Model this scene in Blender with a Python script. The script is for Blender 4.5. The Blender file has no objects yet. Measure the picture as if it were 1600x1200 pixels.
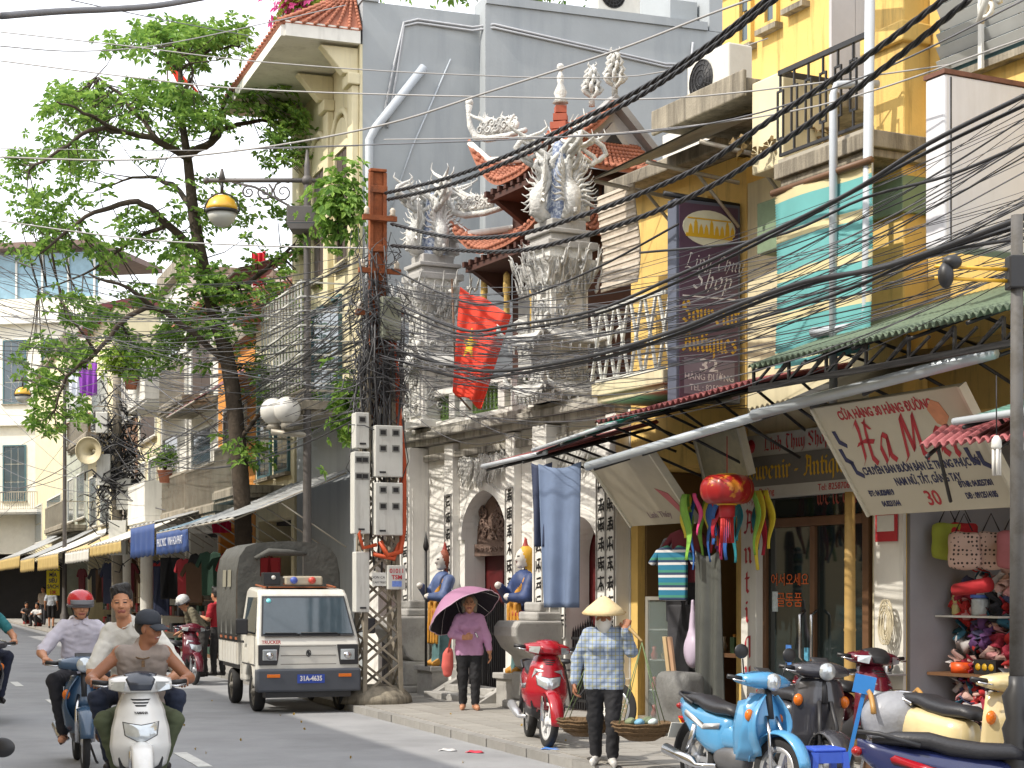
import bpy, math, random
import numpy as np
from mathutils import Vector as V, Matrix, Euler, noise
R = math.radians
SC = bpy.context.scene
COL = SC.collection
rnd = random.Random(7)

# ------------------------------------------------------------------ camera
CAMZ, FPX, HOR = 1.72, 2700.0, 920.0          # eye height, focal length in photo pixels, horizon row
cam_d = bpy.data.cameras.new('camera'); cam = bpy.data.objects.new('camera', cam_d); COL.objects.link(cam)
cam_d.sensor_width = 36; cam_d.lens = 36 * FPX / 1600; cam_d.shift_y = (HOR - 600) / 1600
cam_d.clip_start = 0.2; cam_d.clip_end = 2000
cam.location = (0, 0, CAMZ); cam.rotation_euler = (R(90), 0, 0)
SC.camera = cam
# ------------------------------------------------------------------ sky and sun
SUN_EL = 47.0
SUN_H = V((-0.905, -0.425, 0)).normalized()    # horizontal direction towards the sun
w = bpy.data.worlds.new('World'); SC.world = w; w.use_nodes = True
nt = w.node_tree; bg = nt.nodes['Background']
sky = nt.nodes.new('ShaderNodeTexSky'); sky.sky_type = 'NISHITA'; sky.sun_disc = False
sky.sun_elevation = R(SUN_EL); sky.sun_rotation = math.atan2(SUN_H.x, SUN_H.y)
sky.air_density = 1.0; sky.dust_density = 3.0; sky.ozone_density = 1.0
veil = nt.nodes.new('ShaderNodeMix'); veil.data_type = 'RGBA'      # bright thin overcast veil over the whole sky
veil.inputs[0].default_value = 0.72; veil.inputs[7].default_value = (11.5, 11.6, 11.9, 1)
nt.links.new(sky.outputs[0], veil.inputs[6]); nt.links.new(veil.outputs[2], bg.inputs[0])
bg.inputs[1].default_value = 0.14
sun_d = bpy.data.lights.new('sun', 'SUN'); sun_d.energy = 3.3; sun_d.angle = R(0.55); sun_d.color = (1.0, 0.93, 0.82)
sun = bpy.data.objects.new('sun', sun_d); COL.objects.link(sun)
sdir = V((SUN_H.x * math.cos(R(SUN_EL)), SUN_H.y * math.cos(R(SUN_EL)), math.sin(R(SUN_EL))))
sun.rotation_euler = sdir.to_track_quat('Z', 'Y').to_euler(); sun.location = (-20, -10, 30)
SC.view_settings.view_transform = 'Standard'; SC.view_settings.look = 'None'
SC.view_settings.gamma = 1; SC.view_settings.use_curve_mapping = False
SC.view_settings.exposure = 0.5
SC.render.engine = 'CYCLES'
SC.cycles.use_denoising = True
SC.cycles.max_bounces = 6; SC.cycles.transparent_max_bounces = 12; SC.cycles.glossy_bounces = 3
SC.cycles.caustics_reflective = False; SC.cycles.caustics_refractive = False

# ------------------------------------------------------------------ frames
def at(px, py, Y):
    """world point seen at photo pixel (px, py) at distance Y"""
    return V(((px - 800) / FPX * Y, Y, CAMZ + (HOR - py) / FPX * Y))
class Frame:
    """street-front frame: x along the house fronts (towards the camera), y into the houses, z up"""
    def __init__(s, o, ang):
        s.o = V((o[0], o[1], 0)); s.a = R(ang)
        s.d = V((math.sin(s.a), -math.cos(s.a), 0)); s.i = V((math.cos(s.a), math.sin(s.a), 0)); s.rz = s.a - math.pi / 2
    def w(s, t, y=0, z=0): return s.o + s.d * t + s.i * y + V((0, 0, z))
    def tz(s, px, py, y=0):
        k = (px - 800) / FPX
        ox = s.o.x + s.i.x * y; oy = s.o.y + s.i.y * y
        t = (k * oy - ox) / (s.d.x - k * s.d.y)
        Y = oy + s.d.y * t
        return t, CAMZ + (HOR - py) / FPX * Y
    def t(s, px, y=0): return s.tz(px, 0, y)[0]
FA = Frame((-1.09, 26.8), 27.1)
_q = FA.w(-3.29)
FB = Frame((_q.x, _q.y), 20.1)
KERB0 = V((-2.116, 23.8, 0)); KD = FB.d.copy(); KN = -FB.i       # kerb line, KN points to the road
FK = Frame((KERB0.x, KERB0.y), 20.1)                             # y>0 pavement, y<0 road
PZ = 0.09                                                        # pavement height

# ------------------------------------------------------------------ materials
def lin(c):
    c = [x / 255 for x in c]
    return tuple(x / 12.92 if x <= .04045 else ((x + .055) / 1.055) ** 2.4 for x in c)
MATS = {}
def mat(name, col, rough=.6, metal=0., var=.12, vs=3., bump=0., bs=40., dirt=0., dcol=(60, 54, 46), streak=False,
        spec=.5, coat=0., emit=0., rand=0., ds=1.3, trans=0., alpha=1., dlo=.5, dhi=.72):
    if name in MATS: return MATS[name]
    m = bpy.data.materials.new(name); MATS[name] = m; m.use_nodes = True
    n = m.node_tree.nodes; L = m.node_tree.links; b = n['Principled BSDF']
    col = lin(col)
    b.inputs['Roughness'].default_value = rough; b.inputs['Metallic'].default_value = metal
    b.inputs['Specular IOR Level'].default_value = spec; b.inputs['Coat Weight'].default_value = coat
    b.inputs['Coat Roughness'].default_value = .06
    if trans: b.inputs['Transmission Weight'].default_value = trans
    if alpha < 1: b.inputs['Alpha'].default_value = alpha
    tc = n.new('ShaderNodeTexCoord')
    out = None
    def rgb(c):
        r = n.new('ShaderNodeRGB'); r.outputs[0].default_value = (*c, 1); return r.outputs[0]
    if var:
        nz = n.new('ShaderNodeTexNoise'); nz.inputs['Scale'].default_value = vs; nz.inputs['Detail'].default_value = 6
        nz.inputs['Roughness'].default_value = .62
        L.new(tc.outputs['Object'], nz.inputs['Vector'])
        mr = n.new('ShaderNodeMapRange'); mr.inputs[1].default_value = .3; mr.inputs[2].default_value = .7
        mr.inputs[3].default_value = 1 - var; mr.inputs[4].default_value = 1 + var
        L.new(nz.outputs[0], mr.inputs[0])
        vm = n.new('ShaderNodeVectorMath'); vm.operation = 'SCALE'; vm.inputs[0].default_value = col
        L.new(mr.outputs[0], vm.inputs['Scale']); out = vm.outputs[0]
    else: out = rgb(col)
    if rand:
        oi = n.new('ShaderNodeObjectInfo'); mr = n.new('ShaderNodeMapRange')
        mr.inputs[3].default_value = 1 - rand; mr.inputs[4].default_value = 1 + rand
        L.new(oi.outputs['Random'], mr.inputs[0])
        vm = n.new('ShaderNodeVectorMath'); vm.operation = 'SCALE'; L.new(out, vm.inputs[0]); L.new(mr.outputs[0], vm.inputs['Scale']); out = vm.outputs[0]
    if dirt:
        nz = n.new('ShaderNodeTexNoise'); nz.inputs['Scale'].default_value = ds; nz.inputs['Detail'].default_value = 9
        nz.inputs['Roughness'].default_value = .7
        if streak:
            mp = n.new('ShaderNodeMapping'); mp.inputs['Scale'].default_value = (3.2, 3.2, .35)
            L.new(tc.outputs['Object'], mp.inputs[0]); L.new(mp.outputs[0], nz.inputs['Vector'])
        else: L.new(tc.outputs['Object'], nz.inputs['Vector'])
        mr = n.new('ShaderNodeMapRange'); mr.inputs[1].default_value = dlo; mr.inputs[2].default_value = dhi
        mr.inputs[3].default_value = 0; mr.inputs[4].default_value = dirt
        L.new(nz.outputs[0], mr.inputs[0])
        mx = n.new('ShaderNodeMix'); mx.data_type = 'RGBA'; mx.inputs[7].default_value = (*lin(dcol), 1)
        L.new(mr.outputs[0], mx.inputs[0]); L.new(out, mx.inputs[6]); out = mx.outputs[2]
    L.new(out, b.inputs['Base Color'])
    if emit:
        L.new(out, b.inputs['Emission Color']); b.inputs['Emission Strength'].default_value = emit
    if bump:
        nz = n.new('ShaderNodeTexNoise'); nz.inputs['Scale'].default_value = bs; nz.inputs['Detail'].default_value = 5
        L.new(tc.outputs['Object'], nz.inputs['Vector'])
        bp = n.new('ShaderNodeBump'); bp.inputs['Strength'].default_value = bump; bp.inputs['Distance'].default_value = .02
        L.new(nz.outputs[0], bp.inputs['Height']); L.new(bp.outputs[0], b.inputs['Normal'])
    return m
def stripes_mat(name, cols, axis, period, rough=.7, var=.08):
    """woven or printed bands along one object axis"""
    if name in MATS: return MATS[name]
    m = mat(name, cols[0][:3], rough, var=0); n = m.node_tree.nodes; L = m.node_tree.links; b = n['Principled BSDF']
    tc = n.new('ShaderNodeTexCoord'); sx = n.new('ShaderNodeSeparateXYZ'); L.new(tc.outputs['Object'], sx.inputs[0])
    d = n.new('ShaderNodeMath'); d.operation = 'DIVIDE'; d.inputs[1].default_value = period; L.new(sx.outputs[axis], d.inputs[0])
    f = n.new('ShaderNodeMath'); f.operation = 'FRACT'; L.new(d.outputs[0], f.inputs[0])
    cr = n.new('ShaderNodeValToRGB'); cr.color_ramp.interpolation = 'CONSTANT'
    e = cr.color_ramp.elements
    e[0].color = (*lin(cols[0][:3]), 1)
    acc = 0; tot = sum(c[3] if len(c) > 3 else 1 for c in cols)
    for i, c in enumerate(cols):
        el = e[0] if i == 0 else (e[1] if i == 1 else e.new(acc / tot))
        el.position = acc / tot; el.color = (*lin(c[:3]), 1); acc += c[3] if len(c) > 3 else 1
    L.new(f.outputs[0], cr.inputs[0])
    nz = n.new('ShaderNodeTexNoise'); nz.inputs['Scale'].default_value = 2.5; nz.inputs['Detail'].default_value = 6
    L.new(tc.outputs['Object'], nz.inputs['Vector'])
    mr = n.new('ShaderNodeMapRange'); mr.inputs[1].default_value = .3; mr.inputs[2].default_value = .7; mr.inputs[3].default_value = 1 - var; mr.inputs[4].default_value = 1 + var
    L.new(nz.outputs[0], mr.inputs[0])
    vm = n.new('ShaderNodeVectorMath'); vm.operation = 'SCALE'; L.new(cr.outputs[0], vm.inputs[0]); L.new(mr.outputs[0], vm.inputs['Scale'])
    L.new(vm.outputs[0], b.inputs['Base Color'])
    return m

# ------------------------------------------------------------------ mesh builder
def frame_of(d):
    d = V(d).normalized(); u = V((0, 0, 1)) if abs(d.z) < .95 else V((1, 0, 0))
    a = d.cross(u).normalized(); return a, a.cross(d).normalized()
class MB:
    def __init__(s): s.v = []; s.f = []; s.m = []; s.sm = []
    def add(s, vs, fs, m=0, smooth=False):
        b = len(s.v); s.v += [tuple(x) for x in vs]
        for f in fs: s.f.append([b + i for i in f]); s.m.append(m); s.sm.append(smooth)
        return s
    def box(s, x0, x1, y0, y1, z0, z1, m=0):
        return s.add([(x0,y0,z0),(x1,y0,z0),(x1,y1,z0),(x0,y1,z0),(x0,y0,z1),(x1,y0,z1),(x1,y1,z1),(x0,y1,z1)],
                     [(3,2,1,0),(4,5,6,7),(0,1,5,4),(1,2,6,5),(2,3,7,6),(3,0,4,7)], m)
    def cbox(s, c, sz, rot=None, m=0, taper=1.):
        x, y, z = sz[0]/2, sz[1]/2, sz[2]/2; t = taper
        pts = [(-x,-y,-z),(x,-y,-z),(x,y,-z),(-x,y,-z),(-x*t,-y*t,z),(x*t,-y*t,z),(x*t,y*t,z),(-x*t,y*t,z)]
        c = V(c)
        pts = [(rot @ V(p) if rot else V(p)) + c for p in pts]
        return s.add(pts, [(3,2,1,0),(4,5,6,7),(0,1,5,4),(1,2,6,5),(2,3,7,6),(3,0,4,7)], m)
    def beam(s, a, b, w, h=None, m=0, up=None):
        a, b = V(a), V(b); h = h or w
        d = (b - a).normalized(); u = V(up) if up else (V((0,0,1)) if abs(d.z) < .98 else V((1,0,0)))
        x = d.cross(u).normalized() * w/2; y = x.cross(d).normalized() * h/2
        return s.add([a-x-y,a+x-y,a+x+y,a-x+y,b-x-y,b+x-y,b+x+y,b-x+y],
                     [(0,1,2,3),(7,6,5,4),(4,5,1,0),(5,6,2,1),(6,7,3,2),(7,4,0,3)], m)
    def tube(s, pts, r, n=8, m=0, closed=False, cap=True, smooth=True):
        pts = [V(p) for p in pts]; k = len(pts)
        rr = r if isinstance(r, (list, tuple)) else [r] * k
        vs = []; a = None
        for i, p in enumerate(pts):
            if closed: d = pts[(i+1) % k] - pts[i-1]
            else: d = pts[min(i+1, k-1)] - pts[max(i-1, 0)]
            if d.length < 1e-9: d = V((0, 0, 1))
            d.normalize()
            if a is None: a, _ = frame_of(d)
            a = (a - d * a.dot(d))
            if a.length < 1e-6: a, _ = frame_of(d)
            a.normalize(); b = d.cross(a)
            for j in range(n):
                th = 2 * math.pi * j / n
                vs.append(p + (a * math.cos(th) + b * math.sin(th)) * rr[i])
        fs = []
        for i in range(k if closed else k - 1):
            i2 = (i + 1) % k
            for j in range(n):
                j2 = (j + 1) % n
                fs.append((i*n+j, i*n+j2, i2*n+j2, i2*n+j))
        if cap and not closed:
            fs.append(tuple(reversed(range(n)))); fs.append(tuple(range((k-1)*n, k*n)))
        return s.add(vs, fs, m, smooth)
    def lathe(s, prof, n=16, c=(0,0,0), ax=(0,0,1), m=0, smooth=True, a0=0., a1=None, cap=True):
        c = V(c); ax = V(ax).normalized(); a, b = frame_of(ax)
        full = a1 is None; k = len(prof); nn = n if full else n + 1
        vs = []
        for (r, z) in prof:
            for j in range(nn):
                th = a0 + (2*math.pi if full else (a1-a0)) * j / n
                vs.append(c + ax*z + (a*math.cos(th) + b*math.sin(th)) * max(r, 1e-4))
        fs = []
        for i in range(k-1):
            for j in range(n):
                j2 = (j+1) % nn if full else j+1
                fs.append((i*nn+j, (i+1)*nn+j, (i+1)*nn+j2, i*nn+j2))
        if full and cap:
            fs.append(tuple(range(n))); fs.append(tuple(reversed(range((k-1)*nn, k*nn))))
        return s.add(vs, fs, m, smooth)
    def prism(s, pts, d0, d1, ax='y', m=0, inset=0):
        """polygon given in (x,z) extruded along y, (y,z) along x or (x,y) along z"""
        def P(p, d): return (p[0], d, p[1]) if ax == 'y' else ((d, p[0], p[1]) if ax == 'x' else (p[0], p[1], d))
        k = len(pts); vs = [P(p, d0) for p in pts] + [P(p, d1) for p in pts]
        fs = [tuple(range(k)), tuple(reversed(range(k, 2*k)))]
        for i in range(k):
            j = (i+1) % k; fs.append((j, i, k+i, k+j))
        return s.add(vs, fs, m)
    def ell(s, c, r, nu=12, nv=8, rot=None, m=0):
        c = V(c); r = (r, r, r) if not isinstance(r, (tuple, list)) else r
        vs = []
        for i in range(nv+1):
            ph = math.pi * i / nv - math.pi/2
            for j in range(nu):
                th = 2*math.pi*j/nu
                p = V((r[0]*math.cos(ph)*math.cos(th), r[1]*math.cos(ph)*math.sin(th), r[2]*math.sin(ph)))
                vs.append((rot @ p if rot else p) + c)
        fs = [(i*nu+j, i*nu+(j+1)%nu, (i+1)*nu+(j+1)%nu, (i+1)*nu+j) for i in range(nv) for j in range(nu)]
        return s.add(vs, fs, m, True)
    def grid(s, fn, nu, nv, m=0, smooth=True, thick=0., cu=False):
        """surface fn(u,v), u,v in 0..1; thick gives it a second skin"""
        P = [[V(fn(i/nu, j/nv)) for i in range(nu + (0 if cu else 1))] for j in range(nv+1)]
        w = len(P[0])
        fs = [(j*w+i, j*w+(i+1)%w, (j+1)*w+(i+1)%w, (j+1)*w+i) for j in range(nv) for i in range(nu)]
        vs = [p for r in P for p in r]
        if not thick: return s.add(vs, fs, m, smooth)
        N = [V((0,0,0)) for _ in vs]
        for f in fs:
            nn = (vs[f[1]]-vs[f[0]]).cross(vs[f[3]]-vs[f[0]])
            if nn.length < 1e-12: nn = (vs[f[2]]-vs[f[1]]).cross(vs[f[3]]-vs[f[2]])
            for q in f: N[q] = N[q] + nn
        b = [p - (q.normalized() if q.length > 1e-12 else V((0,0,1))) * thick for p, q in zip(vs, N)]
        k = len(vs)
        fs2 = fs + [tuple(reversed([q+k for q in f])) for f in fs]
        h = nv + 1
        for i in range(nu):
            i2 = (i+1) % w
            fs2.append((i2, i, i+k, i2+k)); a = nv*w; fs2.append((a+i, a+i2, a+i2+k, a+i+k))
        if not cu:
            for j in range(nv):
                a, c = j*w, (j+1)*w; fs2.append((a, c, c+k, a+k)); a += w-1; c += w-1; fs2.append((c, a, a+k, c+k))
        return s.add(vs + b, fs2, m, smooth)
    def loft(s, rings, m=0, smooth=True, cap=True):
        n = len(rings[0]); vs = [p for r in rings for p in r]
        fs = [(i*n+j, i*n+(j+1)%n, (i+1)*n+(j+1)%n, (i+1)*n+j) for i in range(len(rings)-1) for j in range(n)]
        if cap: fs += [tuple(reversed(range(n))), tuple(range((len(rings)-1)*n, len(rings)*n))]
        return s.add(vs, fs, m, smooth)
    def xf(s, M, a=0):
        s.v[a:] = [tuple(M @ V(p)) for p in s.v[a:]]; return s
    def mesh(s, name, mats):
        me = bpy.data.meshes.new(name); me.from_pydata(s.v, [], s.f)
        for mm in (mats if isinstance(mats, (list, tuple)) else [mats]): me.materials.append(mm)
        me.polygons.foreach_set('material_index', s.m); me.polygons.foreach_set('use_smooth', s.sm)
        me.update(); return me
    def build(s, name, mats, parent=None, bevel=0, kind=None, loc=None, rz=None):
        return link(name, s.mesh(name, mats), parent, bevel, kind, loc, rz)
def link(name, me, parent=None, bevel=0, kind=None, loc=None, rz=None):
    o = bpy.data.objects.new(name, me); COL.objects.link(o)
    if parent: o.parent = parent
    if loc is not None: o.location = loc
    if rz is not None: o.rotation_euler = (0, 0, rz)
    if bevel:
        b = o.modifiers.new('bevel', 'BEVEL'); b.width = bevel; b.segments = 2; b.limit_method = 'ANGLE'; b.angle_limit = R(40)
    if kind: o['kind'] = kind
    return o
def tag(o, label, cat, group=None):
    o['label'] = label; o['category'] = cat
    if group: o['group'] = group
    return o
def thing(name, label, cat, loc=(0,0,0), rz=0., group=None):
    o = bpy.data.objects.new(name, None); COL.objects.link(o); o.location = loc; o.rotation_euler = (0, 0, rz)
    o.empty_display_size = .2
    return tag(o, label, cat, group)
def fthing(F, name, label, cat, t, y=0, z=0, group=None, turn=0.):
    return thing(name, label, cat, F.w(t, y, z), F.rz + turn, group)
def struct(o): o['kind'] = 'structure'; return o
def copy_tree(o, parent=None):
    c = o.copy(); COL.objects.link(c)
    if parent: c.parent = parent
    for ch in o.children: copy_tree(ch, c)
    return c

# ------------------------------------------------------------------ lettering
def text_mesh(body, size, shear=0., bold=0., extrude=.004, align='CENTER', spacing=1., xs=1.):
    cu = bpy.data.curves.new('lettering', 'FONT'); cu.body = body; cu.size = size; cu.shear = shear
    cu.extrude = extrude; cu.offset = bold; cu.align_x = align; cu.align_y = 'CENTER'; cu.space_character = spacing
    cu.resolution_u = 3; cu.space_line = .9
    o = bpy.data.objects.new('lettering', cu)
    me = bpy.data.meshes.new_from_object(o)
    bpy.data.objects.remove(o); bpy.data.curves.remove(cu)
    if xs != 1: me.transform(Matrix.Diagonal((xs, 1, 1, 1)))
    return me
STAND = Matrix.Rotation(R(90), 4, 'X')          # lettering standing upright in the xz plane, facing -y
def lettering(parent, body, size, m, M, name='lettering', **k):
    me = text_mesh(body, size, **k); me.transform(M)
    me.materials.clear(); me.materials.append(m)
    return link(name, me, parent)
NIB = {  # broad-pen letters: strokes on a grid, x 0..1, y 0..1.4
 'S': [[(.9,1.15),(.6,1.4),(.2,1.15),(.35,.85),(.75,.6),(.85,.25),(.5,0),(.05,.2)],[(.1,1.3),(.1,.9)]],
 'A': [[(0,.1),(.2,0),(.35,.3),(.45,1.1),(.3,1.4),(.05,1.2)],[(.45,1.3),(.85,1.2),(.85,.15),(1,0)],[(.3,.6),(.85,.65)]],
 'L': [[(.2,1.4),(.35,1.2),(.3,.2),(.1,0),(.5,.1),(.95,0)],[(.2,1.4),(.6,1.3)]],
 'T': [[(.05,1.2),(.3,1.4),(.9,1.25)],[(.5,1.3),(.35,.9),(.4,.3),(.6,0),(.9,.2)]],
 'W': [[(.1,1.2),(.2,1.4),(.2,.2),(.4,0),(.55,.2)],[(.55,1.4),(.55,.2),(.75,0),(1,.3),(.95,1.1),(.8,1.4)]],
 'o': [[(.45,.9),(.15,.7),(.15,.2),(.4,0),(.7,.2),(.7,.7),(.45,.9)]],
 'u': [[(.1,.85),(.2,.75),(.2,.2),(.35,0),(.6,.2)],[(.65,.9),(.65,.15),(.85,0)]],
 'v': [[(.1,.9),(.2,.75),(.2,.2),(.4,0),(.75,.3),(.7,.75),(.5,.9)]],
 'e': [[(.7,.15),(.4,0),(.15,.2),(.15,.7),(.45,.9),(.7,.7),(.2,.42)]],
 'n': [[(.05,.85),(.2,.75),(.2,.1),(.3,0)],[(.25,.75),(.5,.9),(.68,.7),(.68,.1),(.82,0)]],
 'i': [[(.15,.85),(.3,.75),(.3,.15),(.45,0)],[(.25,1.2),(.35,1.1)]],
 'r': [[(.1,.85),(.25,.75),(.25,.1),(.35,0)],[(.3,.75),(.5,.9),(.65,.75)]],
 't': [[(.3,1.2),(.3,.15),(.5,0),(.65,.1)],[(.1,.85),(.6,.85)]],
 'q': [[(.65,.9),(.3,.85),(.15,.6),(.15,.2),(.35,0),(.65,.2)],[(.65,.9),(.65,-.35),(.5,-.45)]],
 's': [[(.65,.75),(.4,.9),(.15,.7),(.6,.35),(.6,.15),(.35,0),(.1,.15)]],
 'h': [[(.1,1.35),(.2,1.25),(.2,.1),(.3,0)],[(.25,.75),(.5,.9),(.68,.7),(.65,.2),(.5,-.25)]],
 'y': [[(.1,.85),(.2,.7),(.25,.2),(.4,0),(.65,.2)],[(.68,.9),(.68,.1),(.5,-.3),(.2,-.4)]],
 'p': [[(.1,.9),(.22,.75),(.22,-.4)],[(.25,.75),(.5,.9),(.72,.7),(.7,.2),(.45,0),(.22,.12)]],
 'l': [[(.15,1.35),(.28,1.25),(.28,.15),(.42,0)]],
 'c': [[(.65,.75),(.4,.9),(.15,.65),(.15,.2),(.4,0),(.65,.15)]],
 'm': [[(.02,.85),(.12,.75),(.12,.1),(.2,0)],[(.15,.75),(.35,.9),(.45,.7),(.45,.1),(.52,0)],[(.48,.75),(.68,.9),(.8,.7),(.8,.1),(.92,0)]],
 '-': [[(.2,.45),(.6,.45)]], ' ': [],
 # joined brush letters
 'H': [[(.1,1.2),(.3,1.4),(.35,1.1),(.25,.2),(.05,0)],[(.8,1.4),(.7,1.0),(.65,.2),(.85,0)],[(.05,.65),(.5,.75),(1,.7)]],
 'a': [[(.65,.8),(.4,.9),(.12,.5),(.25,.02),(.5,.2),(.65,.8),(.62,.2),(.85,.05)]],
 'M': [[(0,0),(.15,.1),(.28,1.35),(.32,1.4),(.5,.3),(.8,1.4),(.82,.2),(1,.02)]],
}
def pen_text(mb, body, x, y, size, nib=.13, ang=40, slant=0., narrow=.62, m=0, d0=0., d1=-.004, adv=None):
    """lettering drawn with a broad pen in the xz plane (facing -y)"""
    nx, ny = math.cos(R(ang)) * nib * size / 2, math.sin(R(ang)) * nib * size / 2
    for ch in body:
        g = NIB.get(ch, NIB['o'])
        for st in g:
            pts = [(x + (p[0] * narrow + p[1] * slant) * size, y + p[1] * size * .72) for p in st]
            for a, b in zip(pts, pts[1:]):
                q = [(a[0]-nx, a[1]-ny), (a[0]+nx, a[1]+ny), (b[0]+nx, b[1]+ny), (b[0]-nx, b[1]-ny)]
                mb.add([(p[0], d1, p[1]) for p in q], [(0, 1, 2, 3)], m)
        x += size * narrow * ((adv or {}).get(ch) or (.55 if ch in 'ilrt ' else (1.15 if ch.isupper() or ch == 'm' else .92)))
    return x
def brush_glyph(mb, cx, cz, s, y, rg, m=0):
    """one illegible brushed character"""
    def st(a, b, w0, w1):
        a, b = V((a[0], 0, a[1])), V((b[0], 0, b[1])); d = (b - a).normalized(); n = V((-d.z, 0, d.x))
        q = [a - n*w0, a + n*w0, b + n*w1, b - n*w1]
        mb.add([(cx + p.x*s, y, cz + p.z*s) for p in q], [(0, 1, 2, 3)], m)
    rows = rg.choice([2, 3, 3, 4])
    for k in range(rows):
        zz = .42 - .84 * (k + .2*rg.random()) / (rows - .4); l = rg.uniform(.25, .48)
        st((-l, zz - .04), (l, zz + .04), .05, .075)
    if rg.random() < .8: st((rg.uniform(-.1, .1), .5), (rg.uniform(-.1, .1), -.5), .075, .06)
    st((-.05, .1), (-.45, -.45), .07, .03)
    st((.05, .05), (.45, -.42), .04, .09)
    if rg.random() < .6: st((-.38, .3), (-.38, -.25), .06, .05)
    if rg.random() < .6: st((.36, .25), (.36, -.3), .06, .05)

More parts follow.
